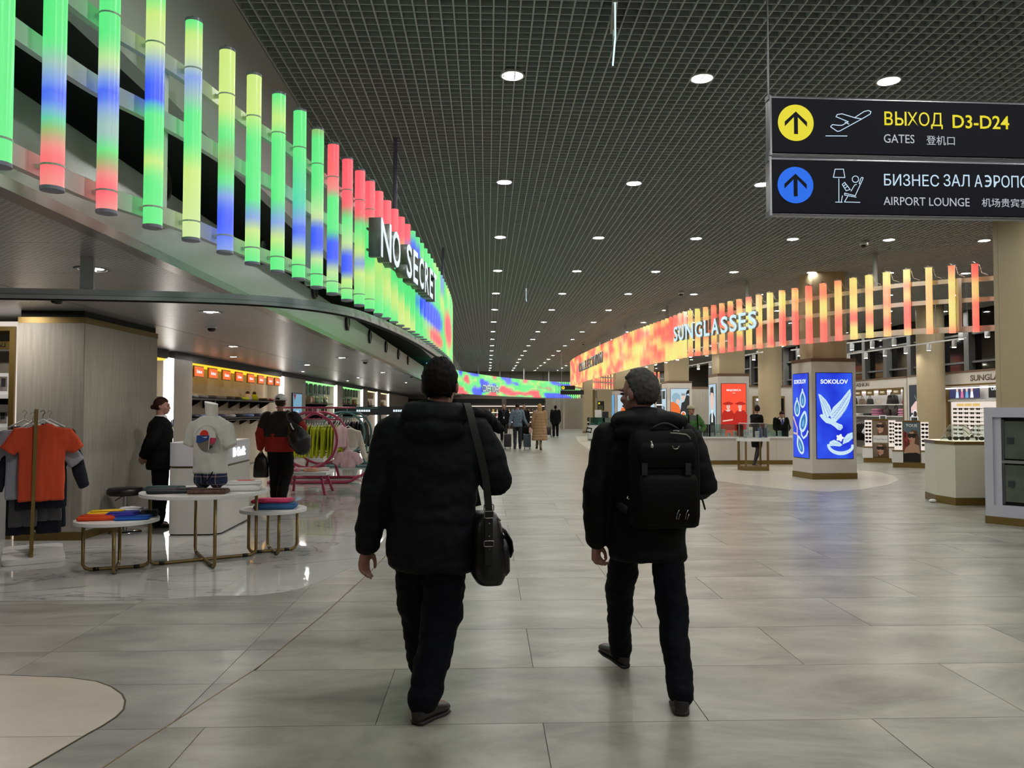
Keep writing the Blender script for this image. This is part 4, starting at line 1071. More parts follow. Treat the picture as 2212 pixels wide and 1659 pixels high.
navy = M('navy_nylon', (5, 7, 13), 0.7, bump=(160, 0.12), spec=0.2); navy2 = M('navy_wool', (7, 9, 17), 0.8, spec=0.15); blk = M('black_cloth', (4, 4, 6), 0.75, bump=(140, 0.12), spec=0.2); blk2 = M('black_suiting', (9, 9, 11), 0.8, spec=0.2)
leather = M('black_leather', (8, 8, 9), 0.38, bump=(70, 0.15)); steel = M('buckle_steel', (150, 145, 140), 0.25, 0.9)

# --- man with the shoulder bag (nearer, left)
def hood1(m, s):
    m.ell((0.01, -0.10, 1.475), (0.165, 0.085, 0.075), 18, 10); m.ell((0.01, -0.125, 1.40), (0.145, 0.07, 0.08), 18, 10)
    m.ell((0.0, 0.0, 1.505), (0.105, 0.10, 0.05), 16, 8)
    m.ell((-0.09, -0.075, 1.50), (0.06, 0.06, 0.04), 12, 8); m.ell((0.10, -0.075, 1.50), (0.06, 0.06, 0.04), 12, 8)
rings1 = [(0.70, 0.0, 0.0, 0.190, 0.145), (0.73, 0.0, 0.0, 0.222, 0.165), (0.80, 0.0, 0.0, 0.232, 0.17), (0.98, -0.005, 0.0, 0.222, 0.17), (1.18, -0.01, 0.0, 0.225, 0.17), (1.32, -0.01, 0.0, 0.228, 0.16), (1.41, 0.0, 0.0, 0.205, 0.13), (1.46, 0.0, 0.0, 0.15, 0.105), (1.51, 0.0, 0.0, 0.085, 0.085)]
X1, Y1 = -0.268, 3.93
m1, j1, H1 = person('man in a navy hooded jacket walking away with a black leather shoulder bag', X1, Y1, 0, 1.76,
    J=dict(neck=(0.01, 0.01, 1.47), head=(0.03, 0.03, 1.618), sl=(-0.205, 0.0, 1.375), el=(-0.285, -0.02, 1.08), wl=(-0.335, 0.02, 0.80), sr=(0.205, 0.0, 1.375), er=(0.318, 0.02, 1.13), wr=(0.235, 0.17, 1.33),
           hl=(-0.085, 0.02, 0.90), hr=(0.075, 0.0, 0.90), kl=(-0.105, 0.22, 0.50), al=(-0.085, 0.40, 0.10), tl=(-0.11, 0.58, 0.03), kr=(0.045, 0.02, 0.48), ar=(-0.035, -0.12, 0.092), tr=(0.065, 0.03, 0.03)),
    skin=(150, 104, 92), vox=0.0065, jacket=dict(mat=navy, rings=rings1, arm=0.086, extra=[hood1], vox=0.011, folds=(4.5, 0.014, (1, 1, 1.5))),
    trousers=dict(mat=navy2, r=(0.115, 0.102, 0.088, 0.078), w=1.06, vox=0.011, folds=(6, 0.012, (1, 1, 1.6)), up=0.005), shoes=(44, 39, 36), shoe_s=1.10, hair=dict(col=(20, 17, 15), low=-0.055, front=0.06, grow=1.10, amp=0.010, temple=0.02), headyaw=R(-6), headpitch=R(-4), hands=(0.5, 0.9), palmL=(0.8, -0.5, 0, 0.5, 1, 0), hs=1.10)
# folded scarf-like fur collar hanging on the right shoulder with the raised fist under it
mb = MB(); mb.limb([(0.15, -0.01, 1.455), (0.24, 0.03, 1.46), (0.33, 0.09, 1.405)], [0.05, 0.055, 0.03], 12, 4); mb.ell((0.19, 0.0, 1.475), (0.07, 0.06, 0.045), 14, 8)
tag(remeshed('scarf', mb, 0.011, blk, m1, smooth=3, folds=(16, 0.008, (1, 1, 1))), 'dark scarf bunched on the right shoulder')
# --- man with the backpack (right)
def hood2(m, s):
    m.ell((0.0, -0.10, 1.435), (0.20, 0.10, 0.062), 20, 10); m.ell((-0.02, -0.12, 1.385), (0.175, 0.085, 0.06), 20, 10); m.ell((0.0, -0.01, 1.465), (0.125, 0.125, 0.055), 18, 8)
    m.ell((-0.12, -0.06, 1.44), (0.08, 0.08, 0.055), 12, 8); m.ell((0.12, -0.06, 1.43), (0.08, 0.08, 0.055), 12, 8)
rings2 = [(0.72, 0.005, 0.0, 0.195, 0.14), (0.745, 0.005, 0.0, 0.212, 0.155), (0.85, 0.0, 0.0, 0.21, 0.155), (1.05, 0.0, 0.0, 0.21, 0.155), (1.22, 0.0, 0.0, 0.225, 0.155), (1.33, 0.0, 0.0, 0.23, 0.145), (1.41, 0.0, 0.0, 0.18, 0.115), (1.47, 0.0, 0.0, 0.10, 0.09)]
X2, Y2 = 0.853, 4.15
m2, j2, H2 = person('grey-haired man walking away with a large black backpack', X2, Y2, 0, 1.71,
    J=dict(neck=(-0.01, 0.0, 1.46), head=(-0.035, 0.02, 1.628), sl=(-0.215, 0.0, 1.375), el=(-0.285, -0.03, 1.09), wl=(-0.275, 0.03, 0.80), sr=(0.215, 0.0, 1.375), er=(0.32, -0.01, 1.12), wr=(0.20, 0.24, 1.06),
           hl=(-0.09, 0.04, 0.90), hr=(0.095, -0.02, 0.90), kl=(-0.105, 0.26, 0.50), al=(-0.075, 0.44, 0.092), tl=(-0.165, 0.59, 0.085), kr=(0.115, -0.08, 0.48), ar=(0.112, -0.275, 0.092), tr=(0.145, -0.10, 0.03)),
    skin=(150, 104, 92), vox=0.0065, jacket=dict(mat=blk, rings=rings2, arm=0.080, extra=[hood2], vox=0.011, folds=(4.5, 0.012, (1, 1, 1.5))),
    trousers=dict(mat=navy2, r=(0.092, 0.084, 0.074, 0.068), w=1.0, vox=0.011, folds=(6, 0.010, (1, 1, 1.6)), up=0.005), shoes=(34, 30, 29), shoe_s=1.08, hair=dict(col=(74, 72, 70), low=-0.06, front=0.075, grow=1.09, amp=0.009, temple=0.035, seed=4), headyaw=R(42), headpitch=R(-3), hands=(0.9, 0.5), palmL=(0.7, -0.6, 0, 0.6, 1, 0), face=True, hs=1.08)
# --- shoulder bag of the first man
def shoulder_bag():
    p = onz(1050, 1243, 0.70); bx, by = -0.002, 3.90
    t = thing('shoulder_bag', 'black leather shoulder bag hanging at the hip of the man in navy', 'bag', (bx + 0.0, by, 0.66), R(8))
    prof = [(0.0, 0.075), (0.03, 0.082), (0.08, 0.086), (0.20, 0.082), (0.28, 0.070), (0.325, 0.050)]
    rs = [sring((0.004 - 0.03 * (z / 0.325) * 0.3, 0, z), rx * (0.86 if z < 0.01 else 1.0), 0.17 - 0.05 * (z / 0.33) ** 2, 28, 3.2) for z, rx in prof]
    MB().rings(rs).build('body', leather, t, smooth=True)
    MB().rings([sring((0.075, 0, z), rx, ry, 20, 3.0) for z, rx, ry in ((0.03, 0.02, 0.10), (0.05, 0.035, 0.12), (0.17, 0.032, 0.12), (0.21, 0.018, 0.10))]).build('front_pocket', leather, t, smooth=True)
    MB().rings([sring((x, 0, z), 0.008, ry, 20, 3.0) for x, z, ry in ((0.112, 0.11, 0.06), (0.118, 0.15, 0.10), (0.11, 0.20, 0.11), (0.085, 0.245, 0.10))]).build('flap', leather, t, smooth=True)
    MB().bb((-0.035, -0.182, 0.10), (0.006, -0.165, 0.36)).build('strap_tab', leather, t, bevel=0.004)
    def buckle(z, w, h, name='buckle', x=-0.015, y=-0.19):
        MB().tube([(x + a, y, z + c) for a, c in rrect(w, h, 0.006, 3)], 0.0028, 6, close=True).build(name, steel, t, smooth=True)
    buckle(0.375, 0.046, 0.030); buckle(0.342, 0.042, 0.032); buckle(0.205, 0.046, 0.026)
    for z in (0.30, 0.24, 0.18): MB().ell((-0.012, -0.186, z), (0.004, 0.003, 0.004), 10, 6).build('rivet', steel, t, smooth=True)
    MB().tube([(0.0, -0.10, 0.325), (0.018, -0.10, 0.33), (0.03, -0.10, 0.31), (0.045, -0.10, 0.30)], 0.005, 6).build('zip_pull', steel, t)
    MB().tube([(0.035, -0.10, 0.318), (0.055, -0.105, 0.30)], 0.004, 6).build('zip_pull', steel, t)
    # strap up over the right shoulder
    pts = [(-0.015, -0.19, 0.36), (-0.03, -0.195, 0.50), (-0.055, -0.20, 0.62), (-0.085, -0.19, 0.74), (-0.10, -0.155, 0.82), (-0.105, -0.08, 0.862), (-0.10, 0.02, 0.865), (-0.09, 0.12, 0.80), (-0.07, 0.17, 0.60), (-0.02, 0.17, 0.34)]
    Q = smooth_path(pts, 5); rs = []
    for i, p in enumerate(Q):
        a = Vector(Q[max(i - 1, 0)]); b = Vector(Q[min(i + 1, len(Q) - 1)]); d = (b - a).normalized(); w_ = Vector((1, 0, 0)); w_ = (w_ - d * w_.dot(d)).normalized(); q = d.cross(w_)
        rs.append([tuple(Vector(p) + w_ * x * 0.0175 + q * y_ * 0.0025) for x, y_ in ((-1, -1), (1, -1), (1, 1), (-1, 1))])
    MB().rings(rs).build('strap', M('black_webbing', (6, 6, 8), 0.7), t)
shoulder_bag()
def backpack():
    t = thing('backpack', 'large black backpack with metal zip pulls on the grey-haired man', 'backpack', (X2 + 0.045, Y2 - 0.205, 0.905), R(2))
    rs = []
    for z, w_, d_, o in ((0.0, 0.158, 0.05, 0.0), (0.012, 0.172, 0.07, 0.0), (0.06, 0.177, 0.082, 0.0), (0.25, 0.178, 0.085, 0.0), (0.40, 0.176, 0.078, 0.005), (0.465, 0.168, 0.066, 0.012), (0.495, 0.150, 0.045, 0.018)):
        rs.append(sring((0, o, z), w_, d_, 36, 4.5))
    MB().rings(rs).build('body', M('black_ballistic', (4, 4, 5), 0.7, bump=(200, 0.15), spec=0.15), t, smooth=True)
    pk = M('black_ballistic', (4, 4, 5), 0.6)
    MB().rings([sring((0, -0.075, z), w_, d_, 32, 5) for z, w_, d_ in ((0.02, 0.14, 0.02), (0.03, 0.15, 0.032), (0.24, 0.15, 0.034), (0.27, 0.14, 0.02))]).build('front_pocket', pk, t, smooth=True)
    MB().rings([sring((0, -0.07, z), w_, d_, 32, 5) for z, w_, d_ in ((0.30, 0.135, 0.015), (0.31, 0.145, 0.026), (0.40, 0.145, 0.022), (0.43, 0.13, 0.012))]).build('front_pocket', pk, t, smooth=True)
    MB().tube([(-0.07 + 0.14 * i / 8, -0.03, 0.495 + 0.03 * math.sin(math.pi * i / 8)) for i in range(9)], 0.006, 8).build('grab_handle', M('black_webbing', (6, 6, 8), 0.7), t, smooth=True)
    MB().tube([(0.035 + 0.016 * math.cos(a), -0.104, 0.415 + 0.016 * math.sin(a)) for a in [math.pi * (1.0 + i / 9) for i in range(10)]], 0.0035, 6).build('ring', steel, t, smooth=True)
    zm = M('pale_zip_metal', (215, 212, 200), 0.25, 0.6)
    MB().tube([(-0.088, -0.10, 0.44), (-0.085, -0.105, 0.425)], 0.004, 6).build('zip_pull', zm, t); MB().ell((-0.084, -0.106, 0.415), (0.008, 0.004, 0.011), 10, 6).build('zip_pull', zm, t, smooth=True)
    MB().tube([(0.035, -0.06, 0.488), (0.05, -0.065, 0.49), (0.065, -0.065, 0.486)], 0.003, 6).build('zip_pull', zm, t)
    MB().tube([(0.02, -0.06, 0.478), (0.06, -0.07, 0.476), (0.10, -0.07, 0.47), (0.12, -0.06, 0.455), (0.125, -0.05, 0.44)], 0.003, 6).build('zip_track', zm, t)
    for x in (0.05, 0.095):
        MB().tube([(x, -0.108, 0.10), (x - 0.012, -0.112, 0.08), (x - 0.016, -0.112, 0.055), (x - 0.006, -0.11, 0.05), (x + 0.004, -0.108, 0.08)], 0.0025, 6).build('zip_pull', steel, t, smooth=True)
    MB().tube([(-0.19, -0.03, 0.16), (-0.195, -0.035, 0.15), (-0.185, -0.04, 0.145)], 0.004, 6).build('zip_pull', steel, t)
    MB().tube([(0.188, -0.02, 0.16), (0.20, -0.03, 0.11), (0.205, -0.03, 0.09)], 0.005, 6).build('side_buckle', black, t)
    for x in (-0.12, 0.10): MB().bb((x - 0.014, -0.1, 0.27), (x + 0.014, -0.094, 0.33)).build('strap', M('dark_webbing', (18, 19, 26), 0.7), t)
    for sx in (-1, 1):
        pts = [(sx * 0.11, 0.03, 0.48), (sx * 0.13, 0.12, 0.525), (sx * 0.145, 0.22, 0.535), (sx * 0.15, 0.33, 0.47), (sx * 0.16, 0.375, 0.36), (sx * 0.19, 0.36, 0.2), (sx * 0.22, 0.2, 0.12), (sx * 0.18, 0.03, 0.08)]
        MB().tube(smooth_path(pts, 4), 0.02, 8, flat=0.4).build('shoulder_strap', M('black_webbing', (6, 6, 8), 0.7), t, smooth=True)
backpack()
# earphone of the grey-haired man
tag(MB().ell((-0.0785, 0.012, -0.03), (0.006, 0.008, 0.016), 10, 8, T=H2).build('earphone', M('earphone_white', (225, 225, 225), 0.3), m2, smooth=True), 'white wireless earphone')
mb = MB(); mb.tube([(-0.30, -0.05, 1.40), (-0.325, -0.06, 1.405), (-0.33, -0.06, 1.385), (-0.305, -0.055, 1.38)], 0.004, 6, close=True); mb.build('drawcord', blk, m2, smooth=True)

# --- other people
def bun(body, T, s, m): MB().ell((0, -0.115 * s, -0.015 * s), (0.035 * s, 0.032 * s, 0.034 * s), 12, 8, T=T).build('hair_bun', m, body, smooth=True)
def shirt_bits(body, j, s, tiec=None, badge=False, col=(225, 225, 228)):
    nk = j['neck']
    MB().rings([sring((nk.x, nk.y + 0.01, nk.z + z_), r_, r_ * 0.95, 16, 2) for z_, r_ in ((-0.02, 0.085), (0.02, 0.072), (0.035, 0.066))]).build('collar', M('white_shirt', col, 0.7), body, smooth=True)
    MB().prism([(-0.05, 0.0), (0.05, 0.0), (0.0, -0.26)], 0, 0.012, T=frame((nk.x, nk.y + 0.128, nk.z - 0.03), (1, 0, 0), (0, 0.12, 1)) @ Matrix.Translation((0, 0, -0.02))).build('shirt_front', M('white_shirt', col, 0.7), body)
    if tiec: MB().prism([(-0.018, 0), (0.018, 0), (0.032, -0.10), (0.0, -0.27), (-0.032, -0.10)], 0, 0.012, T=frame((nk.x, nk.y + 0.142, nk.z - 0.02), (1, 0, 0), (0, 0.08, 1)) @ Matrix.Translation((0, 0, -0.02))).build('scarf', M('tie_%d' % tiec[2], tiec, 0.5), body)
    if badge: MB().box((0.095, 0.135, 1.27), (0.055, 0.012, 0.022)).build('name_badge', M('badge_gold', (215, 205, 170), 0.4), body)
# woman in the suit by the oak wall
suitW = M('black_uniform', (9, 9, 12), 0.8, spec=0.15)
pw = onz(338, 1148, 0)
bW, jW, HW = person('saleswoman in a black suit standing by the pale oak wall with hands behind her back', -4.20, 10.15, R(-62), 1.66,
    J=dict(el=(-0.25, -0.12, 1.13), wl=(-0.10, -0.20, 0.95), er=(0.25, -0.12, 1.13), wr=(0.10, -0.20, 0.95), kl=(-0.085, 0.02, 0.5), kr=(0.085, 0.02, 0.5)), skin=(168, 124, 110), vox=0.011,
    jacket=dict(mat=suitW, hem=0.78, w=1.16, arm=0.07, bulk=1.05, vox=0.013, folds=(7, 0.008, (1, 1, 1.5))), trousers=dict(mat=suitW, r=(0.115, 0.092, 0.085, 0.082), w=1.15, vox=0.013), shoes=(14, 14, 15), hair=dict(col=(52, 28, 24), low=-0.05, front=0.05, extra=[bun]), headyaw=R(-18), face=True)
shirt_bits(bW, jW, 1, (38, 58, 120), True)
MB().box((-0.085, 0.142, 1.24), (0.05, 0.012, 0.03), T=Matrix.Identity(4)).build('name_badge', M('badge_gold', (215, 205, 170), 0.4), bW)
# man in cap with the black and red sweatshirt
redk = M('red_sweatshirt', (150, 26, 20), 0.8, bump=(120, 0.1)); darkk = M('dark_brown_sweatshirt', (24, 14, 14), 0.8)
c = onz(600, 1078, 0)
bC, jC, HC = person('stout man in a white cap and red and black sweatshirt walking into the shop', -3.47, 13.2, R(3), 1.74,
    J=dict(sl=(-0.22, 0, 1.38), el=(-0.33, -0.02, 1.10), wl=(-0.335, 0.06, 0.86), sr=(0.22, 0, 1.38), er=(0.36, -0.02, 1.22), wr=(0.33, 0.2, 1.08), hl=(-0.1, 0, 0.9), hr=(0.1, 0, 0.9), kl=(-0.09, 0.08, 0.5), al=(-0.08, 0.05, 0.09), tl=(-0.1, 0.2, 0.03), kr=(0.12, 0.0, 0.5), ar=(0.07, -0.2, 0.09), tr=(0.11, -0.05, 0.03)),
    skin=(178, 122, 104), vox=0.011, jacket=dict(name='sweatshirt', mat=redk, rings=[(0.80, 0, 0, 0.24, 0.17), (0.84, 0, 0, 0.255, 0.185), (1.0, 0, 0, 0.255, 0.185), (1.2, 0, 0, 0.26, 0.175), (1.34, 0, 0, 0.245, 0.15), (1.42, 0, 0, 0.19, 0.12), (1.48, 0, 0, 0.09, 0.085)], arm=0.088, vox=0.013, folds=(6, 0.012, (1, 1, 1.5))),
    trousers=dict(mat=blk2, r=(0.125, 0.11, 0.098, 0.09), w=1.22, vox=0.013), shoes=(20, 20, 21), hair=dict(col=(60, 46, 40), low=-0.06, front=0.05, grow=1.04), headyaw=R(-8), hs=1.1)
def yoke():
    m = MB(); s = 1.74 / 1.75
    torso(m, [(a * s, 0, 0, e * s, f * s) for a, e, f in ((1.05, 0.264, 0.188), (1.2, 0.270, 0.184), (1.34, 0.256, 0.160), (1.42, 0.20, 0.128), (1.485, 0.096, 0.09))])
    for q in 'lr': m.limb([jC['s' + q], jC['s' + q].lerp(jC['e' + q], 0.55)], [0.105, 0.098], 14, 4)
    remeshed('sweatshirt_yoke', m, 0.013, darkk, bC, smooth=3)
yoke()
def cap(body, T, s, mat, brim=True, back=True, ang=0.0):
    o = MB().rings([[(0.086 * s * r_ * math.cos(a * 0.3142), (-0.012 + 0.106 * r_ * math.sin(a * 0.3142)) * s, (0.03 + 0.098 * z_) * s) for a in range(20)] for z_, r_ in ((0.0, 1.02), (0.35, 1.0), (0.65, 0.85), (0.88, 0.55), (1.0, 0.15))], T=T).build('cap', mat, body, smooth=True)
    if brim: MB().prism([(0.08 * s * math.cos(math.pi * i / 10), (0.06 + 0.095 * math.sin(math.pi * i / 10)) * s) for i in range(11)], 0.03 * s, 0.037 * s, T=T).build('brim', mat, o)
    if back: MB().prism([(-0.03 * s, 0), (0.03 * s, 0), (0.024 * s, 0.025 * s), (-0.024 * s, 0.025 * s)], 0, 0.003, T=T @ frame((0.0, -0.122 * s, 0.04 * s), (1, 0, 0))).build('opening', M('cap_opening', (30, 26, 24), 0.8), o)
    return o
cap(bC, HC, 1.16, M('white_camo_cap', (228, 228, 230), 0.7, noise=(22, 0.28)))
def duffel():
    t = thing('duffel_bag', 'black duffel bag slung behind the man in the white cap', 'bag', (-3.14, 12.92, 0.92), R(0))
    pts = [(-0.02, 0.0, 0.40), (-0.01, 0, 0.30), (0.05, 0, 0.16), (0.11, 0, 0.02), (0.13, 0, -0.05)]
    MB().limb([(-0.09, 0, 0.34), (-0.02, 0, 0.22), (0.07, 0, 0.06), (0.10, 0, -0.02)], [0.06, 0.14, 0.19, 0.15], 18, 5).build('body', M('black_bag_nylon', (16, 16, 18), 0.35, bump=(14, 0.4)), t, smooth=True)
    MB().tube(smooth_path([(-0.10, -0.05, 0.36), (-0.13, -0.09, 0.45), (-0.145, -0.06, 0.52), (-0.14, 0.05, 0.56), (-0.13, 0.2, 0.53)], 4), 0.022, 8, flat=0.35).build('strap', M('black_webbing', (6, 6, 8), 0.7), t, smooth=True)
    MB().box((0.13, -0.15, 0.08), (0.03, 0.02, 0.02)).build('logo_patch', M('badge_gold', (215, 205, 170), 0.4), t)
    mb = MB(); mb.tube([(-0.06, -0.13, 0.36), (-0.03, -0.15, 0.30), (0.0, -0.16, 0.26)], 0.012, 6); mb.build('reflective_piping', M('white_lacquer', (225, 224, 222), 0.35), t)
duffel()
def carrier_bag(label, p, sc=1.0, mat=None, rz=0):
    t = thing('carrier_bag', label, 'bag', p, rz); mt = mat or M('black_plastic_bag', (18, 18, 19), 0.25, bump=(18, 0.5))
    rs = [sring((0, 0, z * sc), a * sc, b * sc, 20, 3) for z, a, b in ((0, 0.11, 0.04), (0.02, 0.13, 0.055), (0.2, 0.125, 0.055), (0.32, 0.10, 0.035), (0.42, 0.03, 0.015))]
    MB().rings(rs).build('body', mt, t, smooth=True)
    MB().tube([(-0.02 * sc, 0, 0.41 * sc), (0, 0, 0.47 * sc), (0.02 * sc, 0, 0.41 * sc)], 0.006, 6).build('handle', mt, t)
carrier_bag('black plastic carrier bag in the left hand of the man in the white cap', (-3.80, 13.26, 0.36), 1.0)
# man in the green jacket facing us, hands on hips
greenj = M('green_jacket', (58, 104, 40), 0.7, bump=(90, 0.1))
bG, jG, HG = person('man in a green jacket and beige cap standing with one hand on his hip', 5.14, 19.45, R(180), 1.60,
    J=dict(el=(-0.38, -0.05, 1.15), wl=(-0.20, 0.06, 1.0), er=(0.30, -0.06, 1.15), wr=(0.20, 0.08, 0.98)), skin=(172, 118, 96), vox=0.012, jacket=dict(mat=greenj, hem=0.78, w=1.1, arm=0.078, bulk=1.05, vox=0.013), trousers=dict(mat=M('khaki_trousers', (84, 84, 70), 0.8), vox=0.014), shoes=(40, 38, 36), hair=dict(col=(80, 70, 60), low=-0.05, front=0.06, grow=1.03), headyaw=R(28), face=True)
cap(bG, HG, 1.03, M('beige_cap', (176, 164, 142), 0.8), back=False)
MB().prism([(-0.085, 0.0), (0.085, 0.0), (0.10, -0.42), (-0.10, -0.42)], 0, 0.02, T=frame((0, 0.132, 1.36), (1, 0, 0), (0, 0.06, 1))).build('grey_shirt', M('grey_shirt', (92, 92, 94), 0.8), bG)
for x0, x1 in ((-0.11, -0.13), (0.11, 0.09)): MB().beam((x0, 0.158, 1.38), (x1, 0.172, 0.98), 0.035, 0.012, (0, 1, 0)).build('bag_strap', blk, bG)
def small_bag(label, name, p, d, mat, rz=0):
    t = thing(name, label, 'bag', p, rz); MB().box((0, 0, d[2] / 2), d).build('body', mat, t, bevel=min(d) * 0.3, seg=3, smooth=True)
    MB().tube([(-d[0] * 0.25, 0, d[2] * 0.97), (-d[0] * 0.15, 0, d[2] * 1.2), (d[0] * 0.15, 0, d[2] * 1.2), (d[0] * 0.25, 0, d[2] * 0.97)], 0.008, 6).build('handle', mat, t); return t
small_bag('dark waist bag hanging in front of the man in green', 'waist_bag', (5.20, 19.24, 0.74), (0.30, 0.12, 0.26), M('dark_canvas', (28, 28, 30), 0.7))
# two saleswomen at the jewellery counter
bA, jA, HA = person('saleswoman in a black jacket and skirt standing at the jewellery counter', 7.12, 20.35, R(-70), 1.62, J=dict(el=(-0.2, 0.02, 1.14), wl=(-0.1, 0.22, 1.08), er=(0.2, 0.02, 1.14), wr=(0.1, 0.22, 1.08), kl=(-0.08, 0.10, 0.5), al=(-0.08, -0.02, 0.09), kr=(0.08, 0.02, 0.5), ar=(0.08, -0.16, 0.1), tr=(0.08, 0.0, 0.03), tl=(-0.08, 0.14, 0.03)), skin=(178, 134, 116), vox=0.012,
    jacket=dict(mat=suitW, hem=0.86, w=0.95, arm=0.058, vox=0.013), trousers=dict(name='tights', mat=M('black_tights', (26, 22, 24), 0.6), r=(0.084, 0.06, 0.055, 0.04), vox=0.012, folds=None), skirt=dict(mat=suitW, rings=((0.55, 0.15, 0.12), (0.7, 0.17, 0.13), (0.88, 0.165, 0.125), (0.98, 0.14, 0.11))), shoes=(14, 14, 15), hair=dict(col=(40, 26, 22), low=-0.05, front=0.055, extra=[bun]), headyaw=R(60), face=True)
shirt_bits(bA, jA, 1, None, True)
bB, jB, HB = person('saleswoman with a blue scarf leaning over behind the jewellery counter', 8.42, 22.05, R(170), 1.52, J=dict(neck=(0, 0.08, 1.43), head=(0, 0.17, 1.56), el=(-0.24, 0.1, 1.12), wl=(-0.14, 0.32, 1.02), er=(0.24, 0.1, 1.12), wr=(0.14, 0.32, 1.02)), skin=(178, 134, 116), vox=0.012, jacket=dict(mat=suitW, hem=0.8, w=0.95, arm=0.058, vox=0.013), trousers=dict(mat=suitW, vox=0.014), shoes=(14, 14, 15), hair=dict(col=(46, 28, 24), low=-0.05, front=0.05, extra=[bun]), headpitch=R(-28), face=True)
shirt_bits(bB, jB, 1, (38, 58, 120), False)
bE, jE, HE = person('person in black with a black cap half hidden behind the red advertising pillar', 8.35, 25.2, R(-90), 1.72, jacket=dict(mat=blk2, hem=0.75, vox=0.016), trousers=dict(mat=blk2, vox=0.016), vox=0.014, hair=dict(col=(30, 24, 22)), face=True)
cap(bE, HE, 1.03, blk2, back=False)
# far walkers
far_v = 0.016
bF1, jF1, HF1 = person('bald man in a navy jacket with a lanyard walking towards the camera', 0.80, 37.0, R(180), 1.76, J=dict(kl=(-0.1, 0.1, 0.5), al=(-0.1, -0.1, 0.12), tl=(-0.1, 0.05, 0.05), kr=(0.1, 0.12, 0.5), ar=(0.09, 0.2, 0.1), tr=(0.1, 0.36, 0.05)), skin=(170, 126, 106), vox=far_v, jacket=dict(mat=navy, hem=0.85, w=1.1, arm=0.07, vox=far_v), trousers=dict(mat=blk2, vox=far_v), face=True, hair=dict(col=(120, 112, 104), low=0.0, front=0.09, grow=1.01))
MB().box((0.0, 0.15, 1.12), (0.06, 0.012, 0.09)).build('lanyard_card', M('white_card', (220, 220, 220), 0.5), bF1)
MB().tube([(-0.06, 0.12, 1.44), (0.0, 0.158, 1.17), (0.06, 0.12, 1.44)], 0.008, 6).build('lanyard', M('grey_lanyard', (120, 130, 150), 0.6), bF1)
small_bag('black briefcase carried by the bald man with the lanyard', 'briefcase', (0.565, 36.95, 0.40), (0.14, 0.30, 0.36), leather)
denim = M('denim_shirt', (96, 116, 132), 0.8, noise=(6, 0.15))
bF2, jF2, HF2 = person('man in a denim shirt and jeans walking away between two suitcases', 1.17, 29.9, 0, 1.76, J=dict(el=(-0.26, -0.03, 1.13), wl=(-0.30, -0.12, 0.92), er=(0.26, -0.03, 1.13), wr=(0.36, -0.1, 0.94), kl=(-0.09, 0.1, 0.5), al=(-0.1, -0.14, 0.1), tl=(-0.11, 0.02, 0.03), kr=(0.1, 0.06, 0.5), ar=(0.1, 0.1, 0.09), tr=(0.11, 0.26, 0.03)), skin=(170, 122, 104), vox=0.013, jacket=dict(name='shirt', mat=denim, hem=0.84, w=1.02, arm=0.068, vox=0.014), trousers=dict(mat=M('grey_jeans', (48, 52, 58), 0.8), r=(0.09, 0.075, 0.066, 0.06), vox=0.014), shoes=(58, 48, 40), hair=dict(col=(50, 38, 32)))
bF3, jF3, HF3 = person('bald person in black walking just ahead of the man in denim', 1.78, 37.2, R(170), 1.74, skin=(170, 122, 104), vox=far_v, jacket=dict(mat=blk2, hem=0.8, vox=far_v), trousers=dict(mat=blk2, vox=far_v), face=True, hair=dict(col=(110, 100, 92), low=0.0, front=0.09, grow=1.01))
puff = M('tan_quilted_coat', (150, 118, 84), 0.5)
def quilt():
    out = []
    z = 0.36
    while z < 1.40:
        t = (z - 0.36) / 1.04; k = 1.0 + 0.05 * abs(math.sin(math.pi * (z - 0.36) / 0.11)); w_ = (0.30 - 0.11 * t) * k
        out.append((z, 0, 0, w_, w_ * 0.7)); z += 0.0275
    return out + [(1.44, 0, 0, 0.14, 0.11), (1.50, 0, 0, 0.08, 0.08)]
def longhair(body, T, s, m): MB().rings([sring((0, -0.075 * s, z_ * s), rx * s, ry * s, 18, 2.2) for z_, rx, ry in ((-0.24, 0.06, 0.03), (-0.18, 0.085, 0.04), (-0.05, 0.09, 0.05), (0.05, 0.08, 0.05))], T=T).build('long_hair', m, body, smooth=True)
bF4, jF4, HF4 = person('blonde woman in a long tan quilted coat walking away', 1.97, 29.1, 0, 1.72, J=dict(el=(-0.25, -0.02, 1.13), wl=(-0.27, 0.04, 0.9), kl=(-0.07, 0.1, 0.5), al=(-0.09, 0.22, 0.12), tl=(-0.1, 0.36, 0.05), kr=(0.04, 0.0, 0.5), ar=(0.03, -0.1, 0.1), tr=(0.05, 0.05, 0.03)), skin=(188, 144, 124), vox=0.013, jacket=dict(name='coat', mat=puff, rings=quilt(), arm=0.075, vox=0.012, smooth=1, folds=(6, 0.006, (1, 1, 1))), trousers=dict(mat=M('beige_leggings', (120, 104, 88), 0.8), r=(0.08, 0.06, 0.055, 0.045), vox=0.014), shoes=(70, 48, 38), hair=dict(col=(168, 132, 84), low=-0.07, front=0.05, extra=[longhair]))
small_bag('small pale pink handbag carried by the woman in the tan coat', 'handbag', (1.62, 29.12, 0.62), (0.10, 0.22, 0.2), M('pale_pink_leather', (196, 160, 150), 0.5))
bF5, jF5, HF5 = person('person in a wide black coat walking away pulling a luggage cart', 3.72, 42.2, 0, 1.74, skin=(90, 60, 50), vox=far_v, jacket=dict(mat=blk2, hem=0.72, w=1.25, arm=0.09, vox=far_v), trousers=dict(mat=blk2, vox=far_v), shoes=(200, 198, 194), hair=dict(col=(24, 20, 18)))
